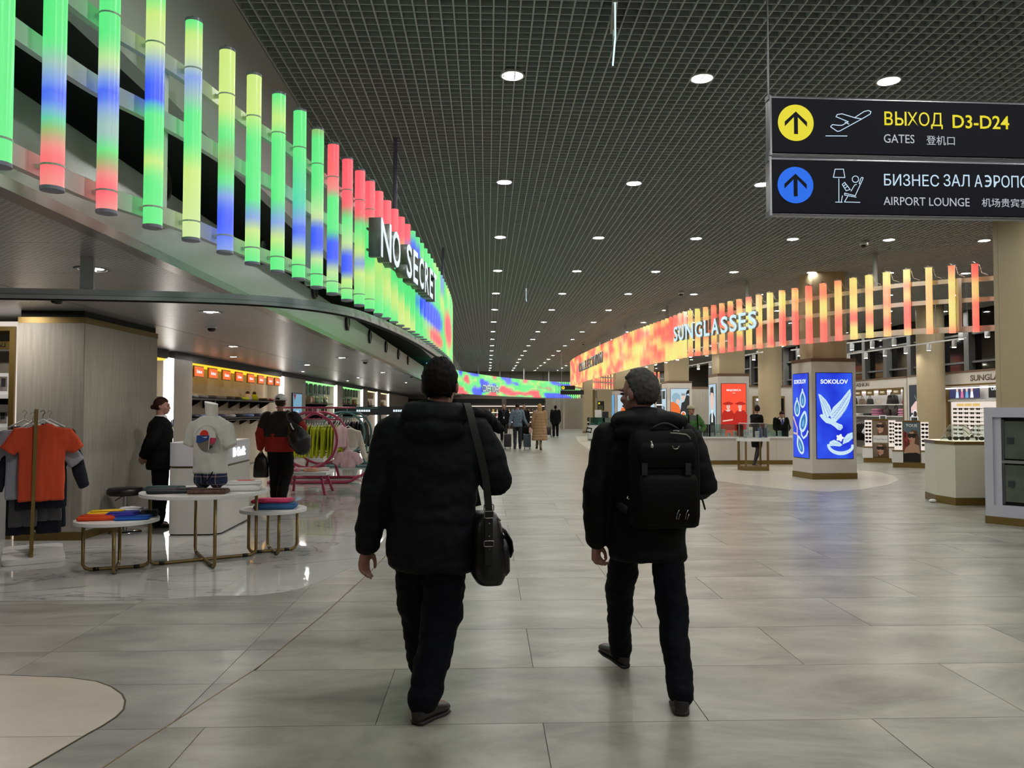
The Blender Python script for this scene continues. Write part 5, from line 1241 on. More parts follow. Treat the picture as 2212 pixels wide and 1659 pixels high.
def suitcase(label, p, col, rz=0):
    t = thing('suitcase', label, 'suitcase', p, rz); m_ = M('case_%d_%d' % col[:2], col, 0.35)
    b_ = MB().box((0, 0, 0.33), (0.28, 0.24, 0.50)).build('shell', m_, t, bevel=0.035, seg=3, smooth=True)
    for k in range(4): MB().box((-0.09 + 0.06 * k, -0.122, 0.33), (0.012, 0.008, 0.42)).build('rib', m_, t)
    for x in (-0.06, 0.06): MB().tube([(x, 0.08, 0.56), (x, 0.08, 0.92)], 0.008, 6).build('handle_rod', chrome, t)
    MB().tube([(-0.06, 0.08, 0.92), (0.06, 0.08, 0.92)], 0.012, 8).build('handle', black, t)
    for x in (-0.10, 0.10):
        for y_ in (-0.08, 0.08): MB().lathe([(0.03, -0.012), (0.035, 0), (0.03, 0.012)], 12, T=Matrix.Translation((x, y_, 0.038)) @ Matrix.Rotation(R(90), 4, 'Y')).build('wheel', black, t)
suitcase('dark wine-coloured trolley suitcase left of the man in denim', (0.79, 29.75, 0), (48, 36, 42))
suitcase('blue-grey trolley suitcase right of the man in denim', (1.53, 29.6, 0), (70, 84, 98))
small_bag('black soft bag strapped on the blue-grey suitcase', 'travel_bag', (1.53, 29.62, 0.585), (0.32, 0.2, 0.28), blk2)
t = thing('luggage_cart', 'small two-wheeled luggage cart with a dark bag beside the person in black', 'cart', (3.28, 42.0, 0))
for x in (-0.16, 0.16): MB().tube([(x, 0, 0.1), (x, 0.05, 0.55), (x * 0.7, 0.12, 1.0)], 0.012, 6).build('frame_rod', chrome, t)
MB().tube([(-0.112, 0.12, 1.0), (0.112, 0.12, 1.0)], 0.014, 6).build('handle', black, t)
MB().box((0, 0.0, 0.36), (0.36, 0.26, 0.45)).build('bag', M('case_48_36', (48, 36, 42), 0.35), t, bevel=0.05, smooth=True)
for x in (-0.18, 0.18): MB().lathe([(0.07, -0.02), (0.08, 0), (0.07, 0.02)], 16, T=Matrix.Translation((x, 0, 0.08)) @ Matrix.Rotation(R(90), 4, 'Y')).build('wheel', black, t)
# ------------------------------------------------------------------ left shop
struct(MB().bb((-6.75, 11.0, 0), (-6.6, 61, 2.72)).build('wall_left', M('shop_back_panel', (160, 150, 132), 0.5)))
wb = thing('wall_pier', 'pale oak clad wall pier with gold trims behind the woman in the suit', 'wall', (-5.025, 10.11, 0))
MB().bb((-0.375, -0.99, 0.1), (0.375, 0.99, 2.5)).build('oak_core', paleWood, wb)
MB().bb((-0.378, -0.993, 0.1), (0.372, -0.985, 2.5)).build('oak_panel', paleWood, wb); MB().bb((0.37, -0.985, 0.1), (0.378, 0.99, 2.5)).build('oak_panel', paleWood, wb)
MB().bb((-0.38, -0.995, 2.5), (0.382, 0.995, 2.57)).build('top_trim', gold, wb); MB().bb((-0.38, -0.995, 0.003), (0.382, 0.995, 0.1)).build('base_trim', gold, wb)
MB().bb((-0.36, -0.97, 2.57), (0.36, 0.97, 2.645)).build('shadow_gap', darkv, wb)
# lit shelf niche at the far left edge
ni = thing('shelf_niche', 'gold framed lit shelf niche with white underwear boxes at the left edge', 'shelf', (-6.05, 9.45, 0))
MB().bb((0.55, -0.20, 0.003), (0.65, 0.25, 2.53)).build('lit_reveal', EM('soft_lit_reveal', (238, 224, 212), 0.85), ni)
MB().bb((-0.75, -0.20, 2.47), (0.55, 0.25, 2.53)).build('lit_reveal', EM('soft_lit_reveal', (238, 224, 212), 0.85), ni)
MB().bb((0.49, -0.23, 0.003), (0.552, 0.25, 2.47)).build('frame', gold, ni); MB().bb((-0.75, -0.23, 2.42), (0.49, 0.25, 2.47)).build('frame', gold, ni)
MB().bb((-0.75, 0.24, 0.003), (0.49, 0.27, 2.45)).build('back_panel', M('niche_back', (150, 142, 130), 0.5), ni)
MB().bb((-0.75, -0.05, 2.22), (0.49, 0.0, 2.31)).build('brand_band', gold, ni)
text('CALI', frame((0.20, -0.055, 2.245), (1, 0, 0)), M('dark_lettering', (30, 24, 18), 0.5), ni, 'lettering', h=0.05, ext=0.002, bold=0.02)
MB().bb((-0.75, -0.2, 0.003), (0.49, 0.24, 0.62)).build('drawer_front', white, ni)
for z in (1.63, 1.25, 0.88): MB().bb((-0.75, -0.18, z), (0.47, 0.24, z + 0.05)).build('shelf_board', white, ni)
for z in (1.56, 1.18, 0.83): MB().bb((-0.75, -0.15, z - 0.09), (0.47, 0.2, z)).build('shelf_shadow', M('taupe_shelf_shade', (92, 86, 80), 0.6), ni)  # taupe slabs below the boards imitate the shade under each shelf
boxM = M('white_card_box', (215, 215, 218), 0.4)
bx0 = None
for r_, z in enumerate((1.68, 1.30, 0.93)):
    for k in range(3):
        if bx0 is None:
            t = thing('underwear_box', 'x', 'box'); bx0 = t
            MB().bb((-0.09, -0.09, 0), (0.09, 0.09, 0.25)).build('carton', boxM, t); MB().bb((-0.065, -0.092, 0.04), (0.05, -0.0895, 0.21)).build('photo_print', M('grey_print', (120, 112, 108), 0.5, noise=(14, 0.5)), t); MB().bb((-0.02, -0.094, 0.09), (0.03, -0.091, 0.19)).build('photo_print', M('dark_print', (44, 42, 44), 0.5), t)
        else: t = copy_of(bx0)
        place(t, (-6.05 + 0.36 - 0.2 * k, 9.42, z), 0, 'white photo-printed carton on the %s shelf of the left niche, %s from the gold frame' % (('top', 'middle', 'lower')[r_], names[k]), 'cartons in the gold framed niche')
st0 = None
for k in range(9):
    if st0 is None: st0 = t = tag(MB().bb((-0.13, -0.1, 0), (0.13, 0.1, 0.024)).build('flat_box', boxM), 'x', 'box'); MB().bb((0.04, -0.102, 0.008), (0.11, -0.0995, 0.016)).build('label_print', M('dark_print', (44, 42, 44), 0.5), t)
    else: t = copy_of(st0)
    place(t, (-5.75 , 9.40, 0.622 + 0.0245 * k), 0, 'flat white box in the low stack of the left niche, %s from the bottom' % names[k], 'flat boxes in the gold framed niche')
# bays along the shop wall
def bay(y0, y1, label, glow, strip=True, back=None):
    t = thing('shelf_bay', label, 'shelf', (-6.6, y0, 0)); L = y1 - y0
    bm_ = back or M('bay_back_oak', (186, 172, 146), 0.5, noise=(3, 0.06))
    n = max(2, int(L / 0.9)); wd = L / n
    for k in range(n): MB().bb((0.0, k * wd + 0.004, 0.02), (0.03, (k + 1) * wd - 0.004, 2.42)).build('back_panel', bm_, t)
    MB().bb((0.03, 0, 2.44), (0.46, L, 2.475)).build('led_strip', glow, t)
    MB().bb((0.0, -0.02, 2.475), (0.50, L + 0.05, 2.64)).build('header', M('dark_header', (40, 36, 32), 0.5), t)
    MB().bb((0.0, -0.03, 0.0), (0.46, 0.0, 2.475)).build('side_panel', M('bay_side_gold', (150, 122, 70), 0.4), t)
    if strip: MB().bb((0.42, L, 0.0), (0.50, L + 0.30, 2.50)).build('led_column', stripW, t)
    return t, L
warmLED = EM('amber_led', (255, 196, 40), 1.3); greenLED = EM('green_led', (150, 255, 140), 1.3); creamLED = EM('cream_led', (255, 236, 190), 1.3)
greenback = M('dark_green_back', (48, 62, 54), 0.5); bronzeback = M('bronze_back', (84, 62, 44), 0.5)
def pier(y0, y1, label):
    t = thing('wall_pier', label, 'wall', (-6.6, y0, 0)); L = y1 - y0
    MB().bb((0.0, 0, 0.1), (0.5, L, 2.5)).build('oak_panel', paleWood, t); MB().bb((0.0, 0, 0.003), (0.505, L, 0.1)).build('base_trim', gold, t); MB().bb((0.0, 0, 2.5), (0.505, L, 2.64)).build('top_trim', M('dark_header', (40, 36, 32), 0.5), t); return t
b0, _ = bay(11.2, 15.05, 'amber lit shelf bay just behind the pale oak pier', warmLED)
pier(15.36, 16.3, 'pale oak pier between the amber lit bays')
b1, _ = bay(16.34, 23.3, 'long amber lit shelf bay with a row of orange signs', warmLED)
p1 = pier(23.62, 26.36, 'pale oak pier carrying the light blue screen')
b2, _ = bay(26.4, 31.6, 'green lit shelf bay with dark green tags, the nearer one', greenLED, back=greenback)
pier(31.92, 33.15, 'pale oak pier between the two green lit bays')
b3, _ = bay(33.2, 38.2, 'green lit shelf bay with dark green tags, the farther one', greenLED, back=greenback)
pier(38.52, 39.95, 'pale oak pier after the green lit bays')
b4, _ = bay(40.0, 43.2, 'cream lit shelf bay with gold tags, the nearer one', creamLED, back=bronzeback)
pier(43.52, 44.9, 'pale oak pier between the cream lit bays')
b5, _ = bay(45.0, 48.4, 'cream lit shelf bay with gold tags, the farther one', creamLED, back=bronzeback)
pier(48.72, 60.5, 'last pale oak wall stretch of the clothes shop')
# orange signs
orangeE = EM('orange_sign_glow', (250, 108, 32), 0.95); osg = None
for k in range(9):
    y = [14.3, 16.75, 17.6, 18.5, 19.45, 20.4, 21.3, 22.2, 22.95][k]
    if osg is None:
        osg = t = thing('brand_sign', 'x', 'sign')
        MB().bb((-0.03, -0.28, 0), (0.0, 0.28, 0.24)).build('frame', gold, t); MB().bb((0.0, -0.25, 0.02), (0.012, 0.25, 0.22)).build('face', orangeE, t)
        for k_, h__ in enumerate((0.07, 0.045, 0.06, 0.045, 0.05)): MB().bb((0.012, -0.15 + 0.062 * k_, 0.085), (0.014, -0.105 + 0.062 * k_, 0.085 + h__)).build('letter_block', EM('sign_face_white', (225, 240, 245), 1.0), t)
    else: t = copy_of(osg)
    place(t, (-6.13, y, 2.19), 0, 'square glowing orange sign under the amber strip, %s from the left' % names[k], 'orange signs above the shelves')
# shelves and goods in the bays
def shelf_board(par, y0, L, z, mat, d=0.40):
    MB().bb((0.03, y0, z - 0.02), (0.03 + d, y0 + L, z + 0.02)).build('shelf_board', mat, par)
    n = int(L / 0.9)
    for k in range(n + 1): MB().prism([(0, 0), (0.30, 0), (0.24, -0.05), (0.05, -0.16), (0, -0.18)], -0.012, 0.012, T=frame((0.03, y0 + min(L - 0.03, 0.02 + 0.9 * k), z - 0.02), (1, 0, 0))).build('bracket', black, par)
blkshelf = M('dark_shelf', (44, 42, 42), 0.5)
for z in (1.73, 1.30): shelf_board(b1, 0.05, 6.8, z, blkshelf)
shelf_board(b0, 0.05, 3.7, 1.73, blkshelf)
for bb_, L in ((b2, 5.1), (b3, 4.9)):
    for z in (1.72, 1.33, 0.9): shelf_board(bb_, 0.03, L, z, blkshelf)
for bb_, L in ((b4, 3.1), (b5, 3.3)):
    for z in (1.72, 1.33): shelf_board(bb_, 0.03, L, z, blkshelf)
rnd = random.Random(11)
def goods_proto(kind, col):
    m_ = M('goods_%d_%d_%d' % col, col, 0.6)
    if kind == 'folded':
        t = MB().rings([sring((0, 0, z), a, b, 16, 4) for z, a, b in ((0, 0.15, 0.20), (0.02, 0.17, 0.22), (0.05, 0.165, 0.215), (0.075, 0.13, 0.18))]).build('folded_garment', m_, None, smooth=True)
    elif kind == 'hat':
        t = thing('knit_hat', '', ''); MB().rings([sring((0, 0, z), a, a, 16, 2) for z, a in ((0, 0.11), (0.05, 0.12), (0.12, 0.10), (0.17, 0.05), (0.18, 0.01))]).build('crown', m_, t, smooth=True); MB().ell((0, 0, 0.20), (0.05, 0.05, 0.05), 10, 8).build('pompom', M('goods_60_50_52', (60, 50, 52), 0.8), t, smooth=True)
    elif kind == 'shoe':
        t = MB().rings([sring((0, y, 0.05), 0.05, 0.05, 12, 2) for y in (0,)] + []).build('x', m_) if False else MB().limb([(0, -0.12, 0.05), (0, 0.0, 0.06), (0, 0.1, 0.1)], [0.045, 0.05, 0.055], 10, 3).build('slipper', m_, None, smooth=True)
    elif kind == 'bottle':
        t = thing('bottle', '', ''); MB().lathe([(0.04, 0), (0.045, 0.01), (0.045, 0.15), (0.02, 0.19), (0.016, 0.22)], 12).build('body', m_, t, smooth=True); MB().lathe([(0.018, 0.22), (0.02, 0.25), (0.018, 0.27)], 10).build('cap', M('goods_210_190_150', (210, 190, 150), 0.3), t)
    elif kind == 'figure':
        t = thing('toy_figure', '', ''); MB().rings([sring((0, 0, z), a, a * 0.8, 12, 2) for z, a in ((0, 0.05), (0.08, 0.06), (0.16, 0.035))]).build('body', m_, t, smooth=True); MB().ell((0, 0, 0.215), (0.055, 0.05, 0.058), 12, 8).build('head', M('goods_225_200_180', (225, 200, 180), 0.6), t, smooth=True)
    else:
        t = thing('gift_box', '', ''); MB().bb((-0.07, -0.10, 0), (0.07, 0.10, 0.24)).build('carton', m_, t); MB().bb((0.0705, -0.06, 0.06), (0.072, 0.06, 0.18)).build('print', M('goods_225_200_180', (225, 200, 180), 0.6), t)
    return t
protos = {}
def goods(kind, col, loc, rz, label, cat, group):
    k = (kind, col)
    if k not in protos: t = goods_proto(kind, col); protos[k] = t
    else: t = copy_of(protos[k])
    place(t, loc, rz, label, group); t['category'] = cat
    return t
seq = [('folded', (90, 96, 100)), ('folded', (70, 76, 80)), ('folded', (28, 28, 30)), ('folded', (96, 92, 96)), ('folded', (34, 38, 40)), ('folded', (24, 24, 26)), ('folded', (176, 196, 40)), ('hat', (205, 190, 205)), ('hat', (170, 190, 40)), ('folded', (30, 30, 32)), ('folded', (120, 30, 40))]
cn = {(90, 96, 100): 'grey', (70, 76, 80): 'slate', (28, 28, 30): 'black', (96, 92, 96): 'mauve grey', (34, 38, 40): 'charcoal', (24, 24, 26): 'jet black', (176, 196, 40): 'lime', (205, 190, 205): 'lilac', (170, 190, 40): 'olive lime', (30, 30, 32): 'soft black', (120, 30, 40): 'wine red', (120, 140, 190): 'pale blue', (60, 56, 90): 'violet', (190, 185, 190): 'light grey', (40, 42, 58): 'ink blue'}
for k, (kd, col) in enumerate(seq):
    goods(kd, col, (-6.38, 16.75 + 0.6 * k, 1.75), R(90) + rnd.uniform(-0.2, 0.2), '%s %s on the upper dark shelf under the orange signs' % (cn[col], 'folded garment' if kd == 'folded' else 'knit hat with pompom'), 'garment' if kd == 'folded' else 'hat', 'upper shelf goods under the orange signs')
seq2 = [(40, 42, 58), (120, 140, 190), (60, 56, 90), (190, 185, 190)]
for k in range(8):
    col = seq2[k % 4]
    goods('folded', col, (-6.38, 17.0 + 0.75 * k, 1.32), R(90), '%s folded garment on the lower dark shelf, %s from the left' % (cn[col], names[k]), 'garment', 'lower shelf goods under the orange signs')
GC = [(196, 130, 130), (220, 210, 205), (190, 60, 60), (120, 96, 88), (170, 180, 200), (230, 200, 120), (110, 140, 110), (60, 52, 58), (205, 150, 170)]
for bi, (y0, L) in enumerate(((26.4, 5.1), (33.2, 4.9), (40.0, 3.1), (45.0, 3.3))):
    for zi, z in enumerate((1.74, 1.35)):
        n = int(L / 0.34)
        for k in range(n):
            kd = ('bottle', 'figure', 'gift')[rnd.randrange(3)] if zi == 0 else ('gift', 'figure', 'gift')[rnd.randrange(3)]
            goods(kd, GC[rnd.randrange(len(GC))], (-6.36 + rnd.uniform(-0.06, 0.06), y0 + 0.2 + 0.34 * k, z), rnd.uniform(-0.3, 0.3), 'small %s on the %s shelf of the %s lit bay, %s along' % ({'bottle': 'bottle', 'figure': 'toy figure', 'gift': 'gift box'}[kd], ('upper', 'lower')[zi], ('nearer green', 'farther green', 'nearer cream', 'farther cream')[bi], (names + ['last'])[min(k, 18)]), {'bottle': 'bottle', 'figure': 'toy', 'gift': 'box'}[kd], 'small goods in the lit wall bays')
tg = {}
for bi, (y0, L, col, n) in enumerate(((26.4, 5.1, (38, 56, 48), 6), (33.2, 4.9, (38, 56, 48), 6), (40.0, 3.1, (150, 122, 70), 5), (45.0, 3.3, (150, 122, 70), 5))):
    for k in range(n):
        if col not in tg:
            t = thing('hanging_tag', 'x', 'sign'); tg[col] = t
            MB().bb((-0.015, -0.22, 0), (0.015, 0.22, 0.34)).build('plate', M('tag_%d' % col[0], col, 0.4), t); MB().ell((0.017, 0, 0.17), (0.003, 0.03, 0.03), 10, 6).build('emblem', M('goods_225_200_180', (225, 200, 180), 0.6), t)
        else: t = copy_of(tg[col])
        place(t, (-6.2, y0 + 0.45 + (L - 0.6) / n * k, 2.08), 0, '%s square tag in the %s lit bay, %s from the left' % ('dark green' if col[0] < 100 else 'gold', ('nearer green', 'farther green', 'nearer cream', 'farther cream')[bi], names[k]), 'brand tags above the lit bays')
# hanging clothes under the shelves
# light blue screen on the pier
t = thing('advert_screen', 'tall light blue advertising screen on the oak pier', 'screen', (-6.09, 25.1, 1.33))
MB().bb((0, -0.62, 0), (0.03, 0.62, 0.70)).build('bezel', black, t); MB().bb((0.03, -0.56, 0.03), (0.036, 0.56, 0.67)).build('display', EM('screen_blue', (120, 176, 206), 0.75), t)
MB().prism([(-0.55, 0.66), (-0.2, 0.66), (-0.38, 0.46)], 0, 0.003, T=frame((0.037, 0, 0), (0, 1, 0))).build('graphic', EM('screen_red', (150, 30, 60), 0.6), t)
MB().prism([(-0.4, 0.10), (0.1, 0.16), (0.15, 0.10)], 0, 0.003, T=frame((0.037, 0, 0), (0, 1, 0))).build('graphic', EM('screen_white', (220, 225, 235), 0.7), t)
# counter desk
dk = thing('cash_desk', 'white rounded cash desk with a brass line and glowing logo', 'desk', (-3.53, 10.15, 0), R(2))
def rr3(w_, d_, r_): return rrect(w_, d_, r_, 6)
MB().prism(rr3(0.62, 1.46, 0.14), 0.02, 0.80).build('lower_body', M('desk_white', (214, 212, 208), 0.35), dk, auto=40)
MB().prism(rr3(0.605, 1.445, 0.13), 0.80, 0.825).build('brass_line', M('dark_brass', (96, 82, 56), 0.4, 0.5), dk, auto=40)
MB().prism(rr3(0.62, 1.46, 0.14), 0.825, 1.105).build('upper_body', M('desk_white2', (216, 214, 222), 0.35), dk, auto=40)
MB().prism(rr3(0.60, 1.44, 0.13), 0.0, 0.02).build('plinth', darkv, dk, auto=40)
text('B·Soft', frame((0.311, -0.18, 0.90), (0, 1, 0)), EM('logo_white', (240, 248, 255), 1.6), dk, 'logo', w=0.55, h=0.12, ext=0.01, bold=0.02)
tag(MB().bb((-0.02, -0.05, 0), (0.02, 0.05, 0.10)).build('card_terminal', black), 'small black card terminal on the edge of the cash desk', 'device').location = (-3.26, 9.72, 1.105)
# bent-tube tables
def cross_table(label, x, y, r, z, rl, a0, th=0.035):
    t = thing('round_table', label, 'table', (x, y, 0), a0); zz = z - th
    MB().prism(circ(0, 0, r, 48), zz, z).build('table_top', white, t, bevel=0.004)
    br = 0.016
    for k in range(2):
        a = math.pi / 2 * k; c_, s_ = math.cos(a), math.sin(a)
        P = [(-rl, zz), (-rl, 0.07), (-rl + 0.02, 0.035), (-rl + 0.06, br + 0.003), (0, br + 0.003 + 0.0 * k), (rl - 0.06, br + 0.003), (rl - 0.02, 0.035), (rl, 0.07), (rl, zz)]
        MB().tube([(u * c_, u * s_, v) for u, v in P], br, 12).build('leg_frame', goldsat, t, smooth=True)
        for u in (-rl + 0.11, rl - 0.11): MB().tube([((u - 0.025) * c_, (u - 0.025) * s_, br + 0.003), ((u + 0.025) * c_, (u + 0.025) * s_, br + 0.003)], br * 1.15, 12).build('foot_pad', black, t, smooth=True)
    return t
T1 = (-3.47, 7.46); T2 = (-2.80, 7.86); T3 = (-2.25, 8.32)
cross_table('low round white table with brass legs holding yellow and orange tees', T1[0], T1[1], 0.365, 0.48, 0.28, R(20))
cross_table('large round white table with brass legs under the mannequin torso', T2[0], T2[1], 0.60, 0.70, 0.50, R(-60))
cross_table('low round white table with brass legs holding the pink and blue tees', T3[0], T3[1], 0.34, 0.465, 0.25, R(28))
def folded(label, x, y, z, w_, d_, h_, col, rz, mat=None, n=1):
    m_ = mat or M('cloth_%d_%d_%d' % col, col, 0.85, bump=(60, 0.15))
    rs = []
    for zz, k in ((0, 0.94), (h_ * 0.25, 1.0), (h_ * 0.7, 1.0), (h_, 0.93)):
        rs.append([(px * k, py * k, zz + (0.12 * h_ * math.sin(px * 21 + col[0]) if zz > h_ * 0.5 else 0)) for px, py in rrect(w_, d_, min(w_, d_) * 0.14, 3)])
    mb = MB().rings(rs); o = mb.build('folded_tee', m_, None, smooth=True); o.location = (x, y, z); o.rotation_euler = (0, 0, rz)
    tag(o, label, 'garment')
    MB().rings([[(px * 0.9 + w_ * 0.04, py * 0.45 - d_ * 0.2, zz) for px, py in rrect(w_, d_, min(w_, d_) * 0.14, 3)] for zz in (h_ * 0.95, h_ * 1.12)]).build('upper_fold', m_, o, smooth=True)
    return o
z1 = 0.481
folded('folded blue tee at the right of the low table by the rack', T1[0] + 0.16, T1[1] - 0.02, z1, 0.30, 0.30, 0.028, (20, 86, 176), R(15))
folded('folded violet tee in the middle of the low table by the rack', T1[0] + 0.05, T1[1] + 0.0, z1 + 0.004, 0.26, 0.28, 0.055, (44, 44, 150), R(10))
folded('folded orange-red tee at the front of the low table by the rack', T1[0] - 0.13, T1[1] - 0.08, z1, 0.34, 0.22, 0.045, (216, 72, 28), R(12))
folded('folded yellow tee behind the orange one on the low table', T1[0] - 0.14, T1[1] + 0.10, z1 + 0.012, 0.32, 0.24, 0.052, (240, 196, 30), R(14))
folded('folded white tee at the back of the low table by the rack', T1[0] + 0.06, T1[1] + 0.20, z1, 0.22, 0.20, 0.075, (222, 222, 226), R(-6))
folded('folded black tee at the back right of the low table by the rack', T1[0] + 0.22, T1[1] + 0.17, z1, 0.16, 0.18, 0.05, (20, 20, 26), R(20))
folded('folded denim blue tee at the bottom of the small stack', T3[0] + 0.03, T3[1] - 0.02, 0.466, 0.42, 0.30, 0.05, (46, 98, 148), R(5))
folded('folded hot pink tee on top of the small stack', T3[0] - 0.02, T3[1] + 0.03, 0.523, 0.40, 0.28, 0.035, (216, 62, 110), R(2))
plaidT = M('teal_tartan_cloth', (40, 70, 72), 0.85, noise=(40, 0.6)); plaidK = M('black_satin_cloth', (26, 28, 36), 0.5, noise=(25, 0.5)); plaidR = M('red_tartan_cloth', (96, 70, 60), 0.85, noise=(38, 0.6))
folded('teal checked shorts laid at the left of the large round table', T2[0] - 0.42, T2[1] + 0.05, 0.701, 0.34, 0.26, 0.035, (40, 70, 72), R(-5), plaidT)
folded('black patterned shorts spread in front of the mannequin on the large table', T2[0] - 0.20, T2[1] - 0.22, 0.701, 0.50, 0.26, 0.04, (26, 28, 36), R(12), plaidK)
folded('red and grey tartan shorts folded at the front of the large table', T2[0] + 0.14, T2[1] - 0.30, 0.701, 0.36, 0.20, 0.045, (96, 70, 60), R(4), plaidR)
folded('white printed tee at the right of the large table', T2[0] + 0.36, T2[1] + 0.0, 0.701, 0.36, 0.30, 0.05, (226, 226, 228), R(8))
o = folded('upper white tee with a red print at the right of the large table', T2[0] + 0.38, T2[1] + 0.03, 0.758, 0.34, 0.27, 0.03, (228, 226, 226), R(14))
MB().prism([(-0.06, -0.04), (0.10, -0.03), (0.04, 0.07), (-0.08, 0.05)], 0.036, 0.039).build('print', M('print_red', (196, 60, 60), 0.7), o)
# mannequin torso
mq = thing('mannequin_torso', 'white mannequin torso in a pale printed tee and tartan shorts on the round table', 'mannequin', (T2[0] + 0.03, T2[1] + 0.06, 0.70), R(-20))
teeM = M('pale_tee', (206, 206, 200), 0.9, bump=(90, 0.1))
m_ = MB(); torso(m_, [(0.155, 0, 0, 0.168, 0.125), (0.17, 0, 0, 0.178, 0.132), (0.35, 0, 0, 0.17, 0.125), (0.52, 0, 0, 0.19, 0.125), (0.63, 0, 0, 0.205, 0.11), (0.69, 0, 0, 0.17, 0.085), (0.735, 0, 0, 0.085, 0.075)])
for sx in (-1, 1): m_.flatlimb([(sx * 0.13, 0, 0.655), (sx * 0.185, 0, 0.63), (sx * 0.222, -0.01, 0.53), (sx * 0.25, -0.015, 0.455), (sx * 0.258, -0.015, 0.435)], [0.05, 0.075, 0.072, 0.068, 0.066], [0.06, 0.065, 0.058, 0.052, 0.05])
remeshed('tee', m_, 0.011, teeM, mq, smooth=4, folds=(5, 0.012, (1, 1, 0.7)))
MB().rings([sring((0, 0.005, 0.66), 0.06, 0.06, 20, 2), sring((0, 0.005, 0.75), 0.06, 0.06, 20, 2), sring((0, 0.0, 0.83), 0.062, 0.062, 20, 2, tilt=0.0), sring((0.0, -0.004, 0.868), 0.066, 0.066, 20, 2, tilt=-0.25)]).build('neck', M('mannequin_white', (216, 214, 208), 0.4), mq, auto=40)
tart = bpy.data.materials.new('blue_tartan'); tart.use_nodes = True
nt = tart.node_tree; bs = nt.nodes['Principled BSDF']; bs.inputs['Roughness'].default_value = 0.85
tc = nt.nodes.new('ShaderNodeTexCoord'); sp = nt.nodes.new('ShaderNodeSeparateXYZ'); nt.links.new(tc.outputs['Object'], sp.inputs[0]); acc = None
for ax, sc_, cols in ((0, 14.0, None), (2, 13.0, None)):
    mu = nt.nodes.new('ShaderNodeMath'); mu.operation = 'MULTIPLY'; mu.inputs[1].default_value = sc_; fr = nt.nodes.new('ShaderNodeMath'); fr.operation = 'FRACT'
    nt.links.new(sp.outputs[ax], mu.inputs[0]); nt.links.new(mu.outputs[0], fr.inputs[0]); cr = nt.nodes.new('ShaderNodeValToRGB'); cr.color_ramp.interpolation = 'CONSTANT'
    e = cr.color_ramp.elements; e[0].position = 0; e[0].color = lin((30, 46, 84)); e[1].position = 0.4; e[1].color = lin((16, 22, 40)); q = e.new(0.75); q.color = lin((190, 190, 190)); q = e.new(0.82); q.color = lin((90, 34, 40)); q = e.new(0.92); q.color = lin((30, 46, 84))
    nt.links.new(fr.outputs[0], cr.inputs[0])
    if acc is None: acc = cr
    else:
        mx = nt.nodes.new('ShaderNodeMix'); mx.data_type = 'RGBA'; mx.inputs['Factor'].default_value = 0.5; nt.links.new(acc.outputs[0], mx.inputs['A']); nt.links.new(cr.outputs[0], mx.inputs['B']); nt.links.new(mx.outputs['Result'], bs.inputs['Base Color'])
m_ = MB(); torso(m_, [(0.06, 0, 0, 0.165, 0.12), (0.10, 0, 0, 0.172, 0.125), (0.20, 0, 0, 0.16, 0.115)])
for sx in (-1, 1): m_.limb([(sx * 0.085, 0, 0.12), (sx * 0.09, 0, 0.085)], [0.085, 0.082], 14, 3)
remeshed('shorts', m_, 0.011, tart, mq, smooth=2)
MB().tube(smooth_path([(0.0, -0.132, 0.17), (0.03, -0.14, 0.09), (0.08, -0.138, 0.11), (0.13, -0.13, 0.19)], 5), 0.006, 6).build('drawstring', blk, mq, smooth=True)
TT = frame((0.055, -0.133, 0.515), (1, 0, 0), (0, 0.10, 1))
def disc_part(polys, mat, dz, nm='print'): return [MB().prism(p, dz, dz + 0.0015, T=TT).build(nm, mat, mq) for p in polys]
C = circ(0, 0, 0.115, 40)
disc_part([circ(0, 0, 0.115, 40)], M('print_sand', (112, 104, 94), 0.9), 0.004)
disc_part([[(x, y) for x, y in circ(0, 0, 0.1155, 60) if y > -0.004] + [(-0.116, -0.03), (0.0, -0.02), (0.116, 0.01)][0:0]], teeM, 0.0055)
disc_part([[(-0.114, -0.042), (-0.06, -0.045), (0.0, -0.02), (0.045, -0.005), (0.045, 0.03), (-0.114, 0.03)]], M('print_blue', (36, 66, 130), 0.9), 0.007)
disc_part([[(0.05, -0.05), (0.106, -0.045), (0.114, -0.01), (0.114, 0.008), (0.05, 0.008)]], M('print_magenta', (190, 50, 90), 0.9), 0.007)
disc_part([[p for p in circ(-0.025, 0.032, 0.052, 40) if p[1] >= 0.0315]], M('print_red2', (206, 44, 40), 0.9), 0.008)
disc_part([[(0.038, -0.11), (0.047, -0.11), (0.047, 0.04), (0.038, 0.04)]], teeM, 0.009); disc_part([[(-0.05, 0.012), (0.02, 0.02), (0.0, 0.005)]], teeM, 0.009)
disc_part([[(0.05, -0.10), (0.085, -0.08), (0.07, -0.065), (0.05, -0.07)]], M('print_dark', (40, 36, 36), 0.9), 0.007)
for k in range(17):
    a = R(22 + 136 * k / 16); MB().box((0, 0, 0), (0.009, 0.004, 0.001), T=TT @ Matrix.Translation((0.138 * math.cos(a), 0.128 * math.sin(a), 0.004)) @ Matrix.Rotation(a + math.pi / 2, 4, 'Z')).build('print_letter', M('print_dark', (40, 36, 36), 0.9), mq)
